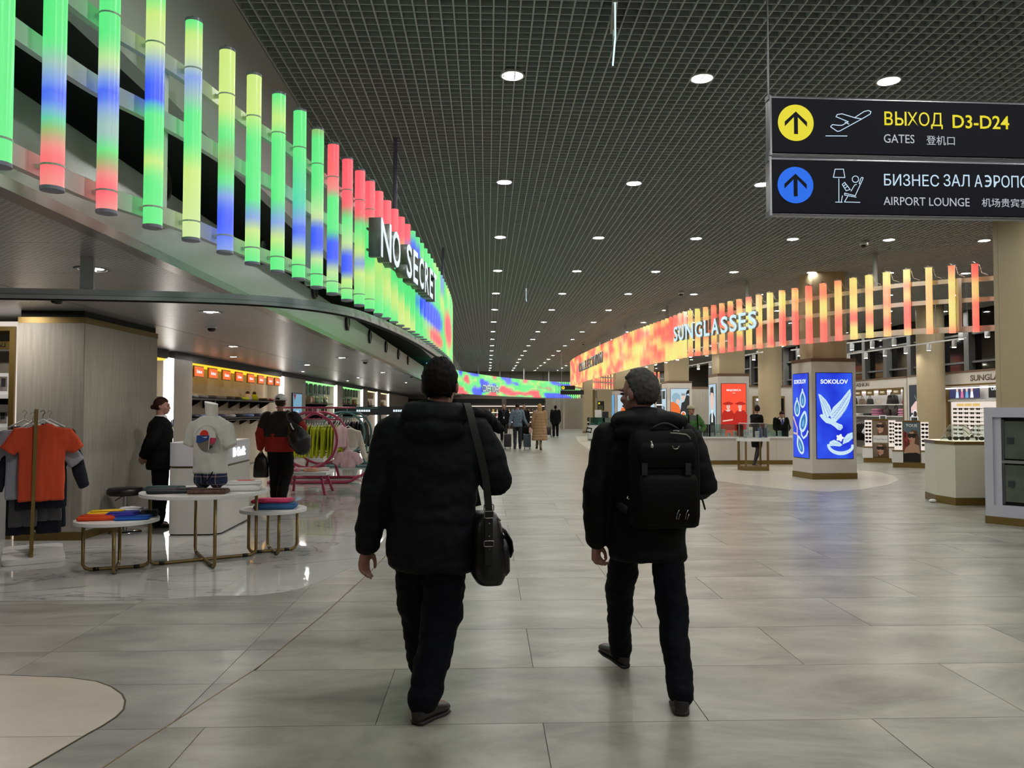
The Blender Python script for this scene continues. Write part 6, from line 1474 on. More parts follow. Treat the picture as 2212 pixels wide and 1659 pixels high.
# stool
t = thing('bar_stool', 'black padded swivel stool with a chrome post against the oak pier', 'stool', (-4.40, 9.66, MZ))
MB().lathe([(0.02, 0.0), (0.19, 0.003), (0.185, 0.02), (0.06, 0.035), (0.03, 0.05)], 28).build('base', chrome, t, smooth=True); MB().lathe([(0.024, 0.04), (0.024, 0.46)], 14).build('post', chrome, t, auto=40)
MB().lathe([(0.05, 0.455), (0.19, 0.46), (0.21, 0.485), (0.21, 0.52), (0.19, 0.545), (0.02, 0.55)], 28).build('seat', leather, t, smooth=True); MB().tube([(-0.02, -0.02, 0.45), (-0.08, -0.10, 0.40)], 0.006, 6).build('lever', black, t)
MB().tube([(0.13 * math.cos(a * 0.4), 0.13 * math.sin(a * 0.4) - 0.02, 0.17) for a in range(16)], 0.008, 6, close=True).build('foot_ring', chrome, t, smooth=True)

# garments
def hanger(par, w_, mat, z=0.0, axis='x'):
    P = [(-w_, 0, z - 0.03), (-w_ * 0.6, 0, z + 0.0), (0, 0, z + 0.05), (w_ * 0.6, 0, z), (w_, 0, z - 0.03)]; H = [(0, 0, z + 0.05), (0, 0, z + 0.09), (0.02, 0, z + 0.12), (0.0, 0, z + 0.145), (-0.02, 0, z + 0.125)]
    MB().tube(P, 0.008, 6).build('hanger', mat, par, smooth=True); MB().tube(H, 0.003, 6).build('hanger_hook', chrome, par, smooth=True)
def tee_garment(name, label, loc, rz, w_, h_, mat, sleeve=0.24, long=False, thick=0.035, hm=None, group=None, cat='garment', vox=0.012):
    t = thing(name, label, cat, loc, rz, group)       # origin at the collar
    m_ = MB(); torso(m_, [(-h_, 0, 0, w_ * 0.97, thick), (-h_ + 0.015, 0, 0, w_, thick * 1.25), (-h_ * 0.5, 0, 0, w_ * 0.97, thick * 1.1), (-0.16, 0, 0, w_ * 0.98, thick), (-0.05, 0, 0, w_ * 0.93, thick * 0.8), (-0.015, 0, 0, w_ * 0.5, thick * 0.7), (0.0, 0, 0, w_ * 0.38, thick * 0.6)])
    for sx in (-1, 1):
        L = sleeve if not long else 0.58
        a = 0.62 if not long else 0.30
        Q = [(sx * w_ * 0.62, 0, -0.07), (sx * w_ * 0.9, 0, -0.10)] + [(sx * (w_ * 0.9 + L * k * math.sin(a)), -0.006, -0.10 - L * k * math.cos(a)) for k in (0.4, 0.8, 1.0)]
        m_.flatlimb(Q, [0.05, 0.088, 0.084, 0.078, 0.076] if not long else [0.05, 0.085, 0.07, 0.055, 0.05], [thick * 0.7, thick * 0.9, thick * 0.9, thick * 0.85, thick * 0.8])
    g_ = remeshed('cloth', m_, vox, mat, t, smooth=3, folds=(7, 0.014, (1, 1, 0.22)))
    if hm: hanger(t, w_ * 0.62, hm, 0.0)
    return t
orangeC = M('orange_red_jersey', (205, 74, 40), 0.9, bump=(90, 0.12)); navyC = M('navy_jersey', (20, 24, 36), 0.9); greyC = M('mid_grey_jersey', (86, 86, 90), 0.9); paleC = M('pale_grey_jersey', (150, 150, 162), 0.9)
RA = R(30); RC = Vector((-4.63, 8.15, MZ)); RU = Vector((-math.sin(RA), math.cos(RA), 0))
rk = thing('clothes_rack', 'brass single-bar clothes rack on a white base at the left edge', 'rack', RC, RA)
MB().prism(rrect(0.54, 0.98, 0.09, 6), 0.0, 0.05).build('base', M('white_lacquer', (225, 224, 222), 0.35), rk, bevel=0.006)
for yy in (-0.36, 0.36): MB().beam((-0.02, yy, 0.05), (0.0, yy, 1.50), 0.032, 0.022, (0, 1, 0)).build('post', gold, rk)
MB().beam((0, -0.37, 1.49), (0, 0.37, 1.49), 0.03, 0.025).build('top_bar', gold, rk); MB().beam((-0.02, -0.36, 0.07), (-0.02, 0.36, 0.07), 0.03, 0.022).build('foot_bar', gold, rk)
whP = M('white_plastic', (222, 222, 224), 0.3)
def on_rack(k, z, dx_=0.0):
    p = RC + RU * k + Vector((math.cos(RA), math.sin(RA), 0)) * dx_; return (p.x, p.y, z)
tee_garment('tee_shirt', 'orange-red tee hanging at the front of the brass rack', on_rack(-0.30, 1.352, 0.06), RA, 0.205, 0.76, orangeC, sleeve=0.20, hm=whP, vox=0.010)
tee_garment('tee_shirt', 'pale grey tee behind the orange one on the brass rack', on_rack(-0.20, 1.33, -0.03), RA, 0.225, 0.72, paleC, sleeve=0.34, hm=whP)
tee_garment('sweatshirt', 'dark navy long-sleeved top on the brass rack', on_rack(-0.12, 1.352, 0.06), RA, 0.235, 0.86, navyC, long=True, hm=whP)
for k, (mt, nm, h_, w_, dx_) in enumerate(((greyC, 'mid grey lounge trousers on the left of the brass rack', 1.02, 0.12, -0.10), (greyC, 'mid grey lounge trousers on the right of the brass rack', 0.98, 0.12, 0.12), (navyC, 'long navy trousers hanging behind on the brass rack', 1.12, 0.24, 0.0))):
    t = thing('trousers', nm, 'garment', on_rack(-0.04 + 0.07 * k, 1.33, dx_), RA)
    m_ = MB()
    for sx in (-1, 1): torso(m_, [(-h_, sx * w_ * 0.55, 0, w_ * 0.50, 0.018), (-h_ * 0.6, sx * w_ * 0.52, 0, w_ * 0.5, 0.024), (-h_ * 0.25, sx * w_ * 0.42, 0, w_ * 0.6, 0.026), (0, sx * w_ * 0.3, 0, w_ * 0.6, 0.02)])
    remeshed('cloth', m_, 0.011, mt, t, smooth=2, folds=(7, 0.008, (1, 1, 0.3))); hanger(t, 0.14, whP, 0.02)
tee_garment('robe', 'long dark navy robe at the back of the brass rack', on_rack(0.2, 1.352, 0.06), RA, 0.24, 1.1, navyC, long=True, hm=whP)

# pink sleigh rack with lime sweaters
pinkM = M('raspberry_steel', (160, 52, 92), 0.4); tealM = M('teal_steel', (70, 112, 112), 0.4)
def sleigh(label, x, y, mat, zc=0.88, r=0.56, d=1.2, w_=1.5):
    t = thing('sleigh_rack', label, 'rack', (x, y, MZ))
    for yy in (-d / 2, d / 2):
        MB().tube([(r * math.cos(a * math.pi / 20), yy, zc + r * math.sin(a * math.pi / 20)) for a in range(40)], 0.028, 8, close=True).build('ring', mat, t, smooth=True)
        MB().tube([(-w_ * 0.55, yy, 0.03), (w_ * 0.5, yy, 0.03), (w_ * 0.56, yy, 0.05), (w_ * 0.68, yy, 0.16)], 0.03, 8).build('runner', mat, t)
        for xx in (-0.38, 0.38): MB().beam((xx, yy, 0.03), (xx * 0.75, yy, zc - r * 0.86), 0.05, 0.05, (0, 1, 0)).build('leg', mat, t)
    MB().tube([(-w_ * 0.55, 0, zc + r + 0.10), (w_ * 0.55, 0, zc + r + 0.10)], 0.018, 8).build('top_bar', mat, t); MB().beam((0, 0, zc + r - 0.02), (0, 0, zc + r + 0.1), 0.03, 0.03).build('stem', mat, t)
    for zz in (zc + r, zc - r): MB().beam((0, -d / 2, zz), (0, d / 2, zz), 0.03, 0.03).build('tie_bar', mat, t)
    MB().tube([(-0.52, 0, zc + 0.42), (0.52, 0, zc + 0.42)], 0.014, 8).build('hanging_bar', mat, t)
    for xx in (-0.40, 0.40): MB().beam((xx, -d / 2, zc + 0.40), (xx, d / 2, zc + 0.40), 0.02, 0.02).build('cross_bar', mat, t)
    return t
sleigh('raspberry pink sleigh-shaped rack of lime sweaters', -3.60, 16.5, pinkM)
sleigh('teal sleigh-shaped rack of dark clothes behind the pink one', -3.75, 21.0, tealM)
limeC = M('lime_jersey', (186, 196, 26), 0.85); clearP = M('frosted_plastic', (215, 215, 222), 0.25)
s0 = None
for k in range(19):
    if s0 is None: s0 = t = tee_garment('lime_sweater', 'x', (0, 0, 0), R(90), 0.21, 0.52, limeC, long=True, thick=0.018, hm=clearP, vox=0.014)
    else: t = copy_of(s0)
    place(t, (-4.08 + 0.052 * k, 16.5, 1.165), R(90) + 0.10 * math.sin(k * 1.7), 'lime sweater on the pink sleigh rack, %s from the left' % (names + ['nineteenth'])[k], 'lime sweaters on the pink rack')
paleP = M('pale_pink_fleece', (214, 178, 186), 0.9); creamC = M('cream_fleece', (214, 206, 194), 0.9); dgreen = M('dark_green_fleece', (28, 62, 44), 0.9); blkC = M('black_fleece', (16, 16, 18), 0.9, noise=(9, 0.6)); greyV = M('violet_print_cotton', (168, 160, 182), 0.9, noise=(16, 0.45))
tee_garment('jacket', 'pale pink quilted jacket at the right end of the lime sweaters', (-3.07, 16.5, 1.165), R(80), 0.24, 0.45, paleP, long=True, thick=0.05, hm=clearP)
tee_garment('jacket', 'cream hooded jacket hanging behind the pink ring', (-3.0, 16.95, 1.10), R(20), 0.22, 0.42, creamC, long=True, thick=0.05, hm=clearP)
tee_garment('child_jacket', 'small pale pink puffer jacket low beside the pink rack', (-2.87, 16.2, 0.66), R(10), 0.15, 0.36, paleP, sleeve=0.22, thick=0.06, hm=clearP)
for k in range(14):
    if k == 0: d0 = t = tee_garment('dark_top', 'x', (0, 0, 0), R(90), 0.22, 0.58, blkC, long=True, thick=0.03, hm=clearP, vox=0.016)
    elif k == 5: d1 = t = tee_garment('dark_top', 'x', (0, 0, 0), R(90), 0.22, 0.58, dgreen, long=True, thick=0.03, hm=clearP, vox=0.016)
    else: t = copy_of(d1 if k in (6, 7) else d0)
    place(t, (-4.25 + 0.075 * k, 21.0, 1.165), R(90) + 0.12 * math.sin(k * 2.3), '%s top on the teal sleigh rack, %s from the left' % ('dark green' if k in (5, 6, 7) else 'black patterned', names[k]), 'dark tops on the teal rack')
for k in range(12):
    if k == 0: v0 = t = tee_garment('printed_top', 'x', (0, 0, 0), 0, 0.20, 0.55, greyV, long=True, thick=0.03, hm=clearP, vox=0.016)
    else: t = copy_of(v0)
    place(t, (-6.3, 17.0 + 0.11 * k, 1.12), 0, 'violet and white top hanging under the wall shelf, %s from the front' % names[k], 'tops under the amber lit shelf')
MB().tube([(0.3, 0.4, 1.245), (0.3, 6.4, 1.245)], 0.012, 8).build('hanging_rail', chrome, b1)
# low table with raspberry trestle legs
t = thing('display_table', 'low white display table on raspberry trestle legs', 'table', (-3.22, 14.15, MZ))
MB().bb((-0.40, -0.35, 0.34), (0.40, 0.35, 0.40)).build('table_top', white, t, bevel=0.006)
for sx in (-1, 1):
    for sy in (-1, 1): MB().beam((sx * 0.28, sy * 0.22, 0.34), (sx * 0.36 + 0.02, sy * 0.36, 0.0), 0.04, 0.04, (0, 1, 0)).build('leg', pinkM, t)
for k, (col, nm) in enumerate((((226, 150, 170), 'rose pink'), ((222, 216, 214), 'off-white'), ((226, 170, 140), 'peach'), ((214, 196, 190), 'blush'))):
    folded('%s folded child garment on the raspberry-legged table' % nm, -3.45 + 0.16 * k, 14.0 + 0.14 * (k % 2), 0.405, 0.24, 0.22, 0.05, col, R(10 * k))
for i, (x, y) in enumerate(((-2.6, 22.5), (-3.3, 24.5))):
    t = thing('display_table', 'low teal display table far back in the clothes shop, %s one' % ('nearer', 'farther')[i], 'table', (x, y, MZ)); MB().bb((-0.5, -0.4, 0.42), (0.5, 0.4, 0.47)).build('table_top', white, t)
    for sx in (-1, 1):
        for sy in (-1, 1): MB().beam((sx * 0.4, sy * 0.3, 0.42), (sx * 0.45, sy * 0.34, 0.0), 0.04, 0.04, (0, 1, 0)).build('leg', tealM, t)
# dark navy header panels with white lettering further back
t = thing('shop_header', 'dark navy shop header with small white lettering beyond the teal rack', 'sign', (-4.9, 30.0, 0))
MB().bb((-0.95, 0, 1.30), (2.6, 0.08, 1.62)).build('panel', M('navy_panel', (30, 36, 44), 0.5), t)
for x in (-0.9, 0.8, 2.5): MB().bb((x - 0.03, 0, 0.003), (x + 0.03, 0.06, 1.3)).build('post', M('navy_panel', (30, 36, 44), 0.5), t)
for x in (-0.1, 1.3):
    for k_ in range(6): MB().bb((x + 0.09 * k_, -0.006, 1.42), (x + 0.07 + 0.09 * k_, 0.0, 1.50)).build('letter_block', signF, t)
# ------------------------------------------------------------------ right shop
brown = M('brown_cornice', (104, 80, 60), 0.5)
def pshape(par, T, poly, mat, dz=0.0, nm='print'): return MB().prism(poly, dz, dz + 0.0015, T=T).build(nm, mat, par)
def pstroke(par, T, P, wd, mat, dz=0.0, nm='print', close=False):
    mb = MB(); n = len(P); L = []; Rr = []
    for i in range(n):
        a = P[(i - 1) % n] if close or i else P[i]; b = P[(i + 1) % n] if close or i < n - 1 else P[i]
        d = Vector((b[0] - a[0], b[1] - a[1])); d.normalize(); q = Vector((-d.y, d.x)); w_ = wd[i] if isinstance(wd, list) else wd
        L.append(Vector(P[i]) + q * w_ / 2); Rr.append(Vector(P[i]) - q * w_ / 2)
    rs = [[(l.x, l.y, dz), (r.x, r.y, dz), (r.x, r.y, dz + 0.0015), (l.x, l.y, dz + 0.0015)] for l, r in zip(L, Rr)]
    return mb.rings(rs, close=close, T=T).build(nm, mat, par)
def ellp(cx, cy, rx, ry, rot=0.0, n=24):
    return [(cx + rx * math.cos(a) * math.cos(rot) - ry * math.sin(a) * math.sin(rot), cy + rx * math.cos(a) * math.sin(rot) + ry * math.sin(a) * math.cos(rot)) for a in [2 * math.pi * i / n for i in range(n)]]
def pillar(label, FL, FR, BR, BL, h=2.6):
    c = ((FL[0] + FR[0] + BR[0] + BL[0]) / 4, (FL[1] + FR[1] + BR[1] + BL[1]) / 4)
    t = thing('advert_pillar', label, 'pillar', (c[0], c[1], 0)); P = [(p[0] - c[0], p[1] - c[1]) for p in (FL, FR, BR, BL)]
    MB().prism(P, 0.13, h - 0.07).build('body', pillar_white, t, bevel=0.006)
    k = 1.012; MB().prism([(x * k, y * k) for x, y in P], h - 0.07, h).build('cornice', brown, t)
    MB().prism([(x * k, y * k) for x, y in P], MZ, 0.13).build('plinth', gold, t)
    MB().bb((-0.38, -0.36, h), (0.38, 0.36, CEZ + 0.02)).build('column', columnM, t, bevel=0.02)
    P3 = [Vector((x, y, 0)) for x, y in P]
    return t, P3
def face_T(a, b, out=0.012): return frame(a, b - a) @ Matrix.Translation((0, 0, out))
def lightbox(t, T, x0, x1, z0, z1, mat, nm='lightbox'):
    MB().bb((x0 - 0.012, z0 - 0.012, -0.006), (x1 + 0.012, z1 + 0.012, 0.002)).build('frame', M('dark_frame', (40, 38, 44), 0.4), t).matrix_local = T
    o = MB().bb((x0, z0, 0.0), (x1, z1, 0.006)).build(nm, mat, t); o.matrix_local = T
    return T @ Matrix.Translation((x0, z0, 0.0065))
# advert pillar with blue jewellery posters
t, P = pillar('white pillar with blue jewellery light boxes reading SOKOLOV', (6.99, 16.54), (8.0, 16.62), (7.95, 17.55), (6.88, 17.35), 2.61)
blueE = bpy.data.materials.new('blue_poster_glow'); blueE.use_nodes = True
nt = blueE.node_tree; bs = nt.nodes['Principled BSDF']; tc = nt.nodes.new('ShaderNodeTexCoord'); nz = nt.nodes.new('ShaderNodeTexNoise'); nz.inputs['Scale'].default_value = 1.6; cr = nt.nodes.new('ShaderNodeValToRGB')
cr.color_ramp.elements[0].position = 0.3; cr.color_ramp.elements[0].color = lin((10, 26, 190)); cr.color_ramp.elements[1].position = 0.75; cr.color_ramp.elements[1].color = lin((46, 92, 235))
nt.links.new(tc.outputs['Object'], nz.inputs['Vector']); nt.links.new(nz.outputs['Fac'], cr.inputs['Fac']); nt.links.new(cr.outputs[0], bs.inputs['Emission Color']); bs.inputs['Emission Strength'].default_value = 1.15; bs.inputs['Base Color'].default_value = (0.01, 0.01, 0.05, 1)
ice = EM('poster_ice', (200, 228, 244), 1.0); iceb = EM('poster_ice_blue', (120, 185, 228), 0.9); deepb = EM('poster_deep_blue', (40, 84, 214), 0.9); whiteE = EM('poster_white', (240, 246, 250), 1.0); rose = EM('poster_rose', (225, 190, 190), 0.9); teal_ = EM('poster_teal', (30, 120, 190), 0.9)
W = (P[1] - P[0]).length; T0 = face_T(P[0], P[1]); px0, px1, pz0, pz1 = W * 0.10, W * 0.905, 0.45, 2.29
T = lightbox(t, T0, px0, px1, pz0, pz1, blueE); w_, h_ = px1 - px0, pz1 - pz0
def Q(x, y): return ((x - 1757) / 368 * w_, (1008 - y) / 883 * h_)
def QL(l): return [Q(*p) for p in l]
text('SOKOLOV', T @ Matrix.Translation((Q(1800, 236)[0], Q(1800, 236)[1], 0)), whiteE, t, 'lettering', w=Q(2082, 0)[0] - Q(1800, 0)[0], h=Q(0, 190)[1] - Q(0, 236)[1], ext=0.002, bold=0.03)
pshape(t, T, QL([(1905, 600), (1890, 560), (1925, 480), (2010, 400), (2090, 300), (2105, 288), (2112, 350), (2095, 420), (2060, 500), (2010, 570), (1960, 622), (1920, 645)]), ice, 0.001)
pshape(t, T, QL([(1775, 340), (1800, 350), (1850, 400), (1890, 460), (1907, 510), (1890, 565), (1855, 605), (1825, 570), (1810, 500), (1795, 420)]), ice, 0.001)
pshape(t, T, QL([(1785, 565), (1800, 550), (1830, 556), (1880, 588), (1930, 612), (1962, 640), (2016, 662), (2022, 690), (2000, 716), (1970, 712), (1940, 682), (1900, 655), (1850, 640), (1812, 602)]), ice, 0.002)
for a, b in (((1925, 590), (2095, 330)), ((1945, 600), (2090, 400)), ((1960, 612), (2070, 470)), ((1910, 560), (2050, 380)), ((1975, 615), (2040, 530))):
    pstroke(t, T, QL([a, ((a[0] + b[0]) / 2 + 6, (a[1] + b[1]) / 2 + 8), b]), 0.006, deepb, 0.004)
for k in range(9):
    x_ = 1925 + 19 * k; pstroke(t, T, QL([(x_ - 22, 560 - 25 * k + 30), (x_ + 12, 585 - 28 * k)]), 0.0045, deepb, 0.0045)
for a, b in (((1885, 560), (1800, 370)), ((1895, 530), (1830, 400)), ((1860, 590), (1806, 430))): pstroke(t, T, QL([a, b]), 0.006, deepb, 0.004)
for k in range(3): pstroke(t, T, QL([(1985 + 12 * k, 668 + 6 * k), (1975 + 14 * k, 708)]), 0.004, deepb, 0.004)
A = [Q(2000 + 130 * math.cos(a), 860 + 95 * math.sin(a)) for a in [math.pi * (0.02 + 0.98 * i / 16) for i in range(17)]]
pstroke(t, T, [(min(x, w_ - 0.015), y) for x, y in A], [0.05 + 0.03 * math.sin(math.pi * i / 16) for i in range(17)], ice, 0.001)
pshape(t, T, [(min(x, w_), y) for x, y in [Q(*p) for p in [(1876 + 0, 880), (1885, 835), (1930, 815), (1985, 840), (2015, 868), (1990, 885), (1930, 878)]]], ice, 0.002)
pshape(t, T, QL([(2018, 862), (2030, 800), (2070, 755), (2122, 738), (2122, 800), (2080, 838)]), ice, 0.002)
pshape(t, T, [Q(1990 + (34 + 7 * math.cos(5 * a)) * math.cos(a), 795 + (34 + 7 * math.cos(5 * a)) * math.sin(a)) for a in [2 * math.pi * i / 40 for i in range(40)]], whiteE, 0.003)
for a, b in (((1890, 865), (1985, 850)), ((1905, 835), (1990, 872)), ((2035, 845), (2115, 760)), ((2030, 815), (2118, 800))): pstroke(t, T, QL([a, b]), 0.006, iceb, 0.0045)
Wl = (P[0] - P[3]).length; Tl = face_T(P[3], P[0]); T = lightbox(t, Tl, Wl * 0.10, Wl * 0.86, 0.45, 2.29, blueE); wl = Wl * 0.76
def QQ(x, y): return ((x - 1540) / 148 * wl, (1000 - y) / 862 * h_)
text('SOKOLOV', T @ Matrix.Translation((QQ(1553, 0)[0], QQ(0, 240)[1], 0)), whiteE, t, 'lettering', w=QQ(1670, 0)[0] - QQ(1553, 0)[0], h=0.095, ext=0.002, bold=0.03)
def drop(cx, cy, rx, ry, rot=0.0):
    out = []
    for i in range(28):
        a = 2 * math.pi * i / 28; k = 1.0 - 0.45 * max(0, -math.sin(a)) ** 2
        x = rx * math.cos(a) * k; y = ry * math.sin(a) * (1.25 if math.sin(a) < 0 else 1.0); out.append(QQ(cx + x * math.cos(rot) - y * math.sin(rot), cy + x * math.sin(rot) + y * math.cos(rot)))
    return out
for cx, cy, s_, rt in ((1637, 410, 1.0, 0.0), (1582, 500, 1.0, 0.0), (1640, 640, 1.25, 0.15), (1610, 880, 1.1, -0.2)):
    pshape(t, T, drop(cx, cy, 17 * s_, 55 * s_, rt), teal_, 0.001); pstroke(t, T, drop(cx, cy, 24 * s_, 70 * s_, rt), 0.045 * s_, ice, 0.002, close=True); pshape(t, T, drop(cx, cy + 10, 8 * s_, 30 * s_, rt), iceb, 0.003)
for cx, cy in ((1637, 308), (1582, 398)): pshape(t, T, [QQ(cx + 7 * math.cos(a), cy + 18 * math.sin(a)) for a in [0.5236 * i for i in range(12)]], ice, 0.002)
pstroke(t, T, [QQ(*p) for p in ((1542, 580), (1560, 640), (1580, 700), (1578, 760), (1590, 820), (1600, 860))], 0.045, rose, 0.001)
pstroke(t, T, [QQ(*p) for p in ((1542, 750), (1578, 760))], 0.04, rose, 0.001); pstroke(t, T, [QQ(*p) for p in ((1618, 700), (1622, 770), (1640, 800), (1670, 770), (1686, 720))], 0.05, ice, 0.001)
# red pillar
t, P = pillar('white pillar with a red light box reading MAJORICA', (6.59, 22.0), (7.49, 22.0), (7.50, 23.0), (6.61, 23.0), 2.53)
redE = EM('red_poster_glow', (246, 78, 50), 1.05); dred = EM('poster_dark_red', (190, 36, 26), 0.9); blackE = M('poster_black', (16, 14, 16), 0.5); skinE = EM('poster_skin', (236, 196, 176), 0.95); hairE = M('poster_hair', (40, 24, 20), 0.5)
T0 = face_T(P[0], P[1]); T = lightbox(t, T0, 0.10, 0.80, 0.73, 2.24, redE)
def Q2(x, y): return ((x - 778) / 262 * 0.70, (790 - y) / 553 * 1.51)
text('MAJORICA', T @ Matrix.Translation((Q2(832, 0)[0], Q2(0, 320)[1], 0)), whiteE, t, 'lettering', w=Q2(988, 0)[0] - Q2(832, 0)[0], h=0.075, ext=0.002, bold=0.02); pshape(t, T, [Q2(895, 338), Q2(925, 338), Q2(925, 330), Q2(895, 330)], skinE, 0.001)
for cx, fx in ((845, 848), (980, 975)):
    pshape(t, T, [Q2(cx - 75, 720), Q2(cx - 72, 560), Q2(cx - 40, 515), Q2(cx + 42, 515), Q2(cx + 72, 560), Q2(cx + 62, 720)], dred, 0.001)
    pshape(t, T, [Q2(fx + 19 * math.cos(a), 472 + 34 * math.sin(a)) for a in [0.3142 * i for i in range(20)]], skinE, 0.003); pshape(t, T, [Q2(fx - 12, 500), Q2(fx + 12, 500), Q2(fx + 16, 525), Q2(fx - 16, 525)], skinE, 0.002)
    pshape(t, T, [Q2(cx + 56 * math.cos(a), 445 + 15 * math.sin(a)) for a in [0.3142 * i for i in range(20)]], dred, 0.004); pshape(t, T, [Q2(cx - 28, 445), Q2(cx + 28, 445), Q2(cx + 20, 425), Q2(cx - 20, 425)], dred, 0.005)
    pshape(t, T, [Q2(fx - 10, 466), Q2(fx - 3, 466), Q2(fx - 3, 470), Q2(fx - 10, 470)], hairE, 0.0045); pshape(t, T, [Q2(fx + 3, 466), Q2(fx + 10, 466), Q2(fx + 10, 470), Q2(fx + 3, 470)], hairE, 0.0045); pshape(t, T, [Q2(fx - 5, 488), Q2(fx + 5, 488), Q2(fx, 492)], dred, 0.0045)
pstroke(t, T, [Q2(*p) for p in ((818, 510), (835, 524), (860, 520), (872, 508))], 0.012, whiteE, 0.005); pshape(t, T, [Q2(785, 620), Q2(895, 605), Q2(898, 618), Q2(790, 634)], skinE, 0.005)
Tl = face_T(P[3], P[0]); T = lightbox(t, Tl, 0.08, 0.82, 0.73, 2.24, EM('portrait_bg', (178, 208, 226), 0.95))
pshape(t, T, [(0.02, 0), (0.72, 0), (0.68, 0.55), (0.40, 0.72), (0.12, 0.62)], blackE, 0.001); pshape(t, T, ellp(0.36, 1.05, 0.18, 0.30), skinE, 0.002); pshape(t, T, [(0.15, 1.15), (0.2, 1.42), (0.5, 1.44), (0.58, 1.1), (0.5, 1.25), (0.25, 1.28)], hairE, 0.003); pshape(t, T, [(0.28, 0.4), (0.44, 0.4), (0.42, 0.78), (0.3, 0.78)], whiteE, 0.002)
# watch pillar
t, P = pillar('white pillar with a light box of a wristwatch and a rider in a helmet', (6.63, 28.4), (7.54, 28.4), (7.55, 29.4), (6.65, 29.4), 2.55)
T0 = face_T(P[0], P[1]); T = lightbox(t, T0, 0.12, 0.80, 0.6, 2.27, EM('pale_sky_poster', (188, 214, 228), 0.95)); orE = EM('poster_orange', (238, 112, 42), 0.95); gE = EM('poster_grey', (150, 160, 164), 0.8); dkE = EM('poster_charcoal', (44, 48, 52), 0.6)
pshape(t, T, [(0, 0), (0.68, 0), (0.68, 0.38), (0.45, 0.62), (0.3, 1.05), (0.12, 1.2), (0, 1.18)], orE, 0.001)
pshape(t, T, ellp(0.2, 1.33, 0.16, 0.19), EM('poster_helmet', (150, 186, 204), 0.9), 0.002); pshape(t, T, ellp(0.26, 1.2, 0.07, 0.10), skinE, 0.003); pshape(t, T, [(0.33, 0.7), (0.68, 0.6), (0.68, 1.4), (0.58, 1.45), (0.5, 1.2), (0.4, 1.15)], dkE, 0.002)
pshape(t, T, ellp(0.46, 1.34, 0.06, 0.09), skinE, 0.003); pshape(t, T, [(0.38, 1.42), (0.54, 1.42), (0.52, 1.5), (0.4, 1.5)], gE, 0.004); pshape(t, T, [(0.55, 1.45), (0.68, 1.5), (0.68, 1.64), (0.6, 1.6)], blackE, 0.004)
pshape(t, T, ellp(0.22, 0.36, 0.19, 0.19), gE, 0.004); pshape(t, T, ellp(0.22, 0.36, 0.155, 0.155), whiteE, 0.005); pstroke(t, T, [(0.14, 0.42), (0.22, 0.36), (0.24, 0.47)], 0.012, dkE, 0.006); pshape(t, T, ellp(0.46, 0.75, 0.09, 0.09), whiteE, 0.004); pshape(t, T, ellp(0.46, 0.75, 0.06, 0.06), orE, 0.005); pshape(t, T, [(0.36, 0.45), (0.6, 0.3), (0.62, 0.38), (0.4, 0.5)], gE, 0.003)
Tl = face_T(P[3], P[0]); T = lightbox(t, Tl, 0.08, 0.82, 0.6, 2.27, EM('pale_sky_poster', (188, 214, 228), 0.95)); pshape(t, T, [(0.1, 1.3), (0.6, 1.3), (0.62, 1.6), (0.1, 1.6)], dkE, 0.001); pshape(t, T, [(0.1, 0.1), (0.6, 0.1), (0.55, 1.0), (0.2, 1.05)], dkE, 0.001); pshape(t, T, ellp(0.36, 0.9, 0.1, 0.14), gE, 0.002)
for i, (y0, lab) in enumerate(((34.2, 'white pillar mostly hidden behind the grey-haired man'), (40.0, 'distant white pillar with a sky blue beach light box'))):
    t, P = pillar(lab, (6.6, y0), (7.5, y0), (7.5, y0 + 1), (6.62, y0 + 1), 2.55); T0 = face_T(P[0], P[1]); T = lightbox(t, T0, 0.14, 0.80, 0.5, 2.27, EM('pale_sky_poster', (188, 214, 228), 0.95))
    pshape(t, T, [(0, 0), (0.6, 0), (0.6, 0.5), (0.3, 0.8), (0.05, 0.4)], whiteE, 0.001); pshape(t, T, [(0.1, 0.7), (0.5, 0.8), (0.4, 1.15), (0.2, 1.1)], orE, 0.002); pshape(t, T, [(0.15, 0.4), (0.4, 0.6), (0.25, 0.75)], hairE, 0.003)
    Tl = face_T(P[3], P[0]); lightbox(t, Tl, 0.08, 0.82, 0.5, 2.27, EM('blue_side', (80, 168, 226), 0.9))
# beige columns
for lab, x, y, r, rect in (('round beige column far right behind the sunglasses stands', 12.55, 21.6, 0.36, 0), ('round beige column behind the white counter wall', 10.5, 28.5, 0.42, 0), ('round beige column between the red and blue pillars', 9.4, 25.6, 0.36, 0)):
    t = thing('column', lab, 'column', (x, y, 0)); MB().lathe([(r, 0), (r, CEZ + 0.02)], 32).build('shaft', columnM, t, auto=40); MB().lathe([(r + 0.01, 0), (r + 0.01, 0.12)], 32).build('plinth', gold, t, auto=40)
t = thing('column', 'large beige square column at the right edge of the picture', 'column', (8.25, 11.25, 0)); MB().bb((-0.46, -0.45, 0.12), (0.6, 0.45, CEZ + 0.02)).build('shaft', columnM, t, bevel=0.05, seg=3); MB().bb((-0.465, -0.455, 0.0), (0.605, 0.455, 0.12)).build('plinth', gold, t)
MB().bb((-0.4615, 0.30, 0.12), (-0.4595, 0.304, CEZ)).build('joint', M('joint_beige', (140, 126, 98), 0.6), t)
t = thing('column', 'pale beige column at the far end beside the slatted wall', 'column', (6.55, 50.5, 0)); MB().bb((-0.3, -0.3, 0), (0.3, 0.3, CEZ + 0.02)).build('shaft', columnM, t, bevel=0.03); MB().bb((-0.31, -0.31, 0), (0.31, 0.31, 0.1)).build('plinth', gold, t)
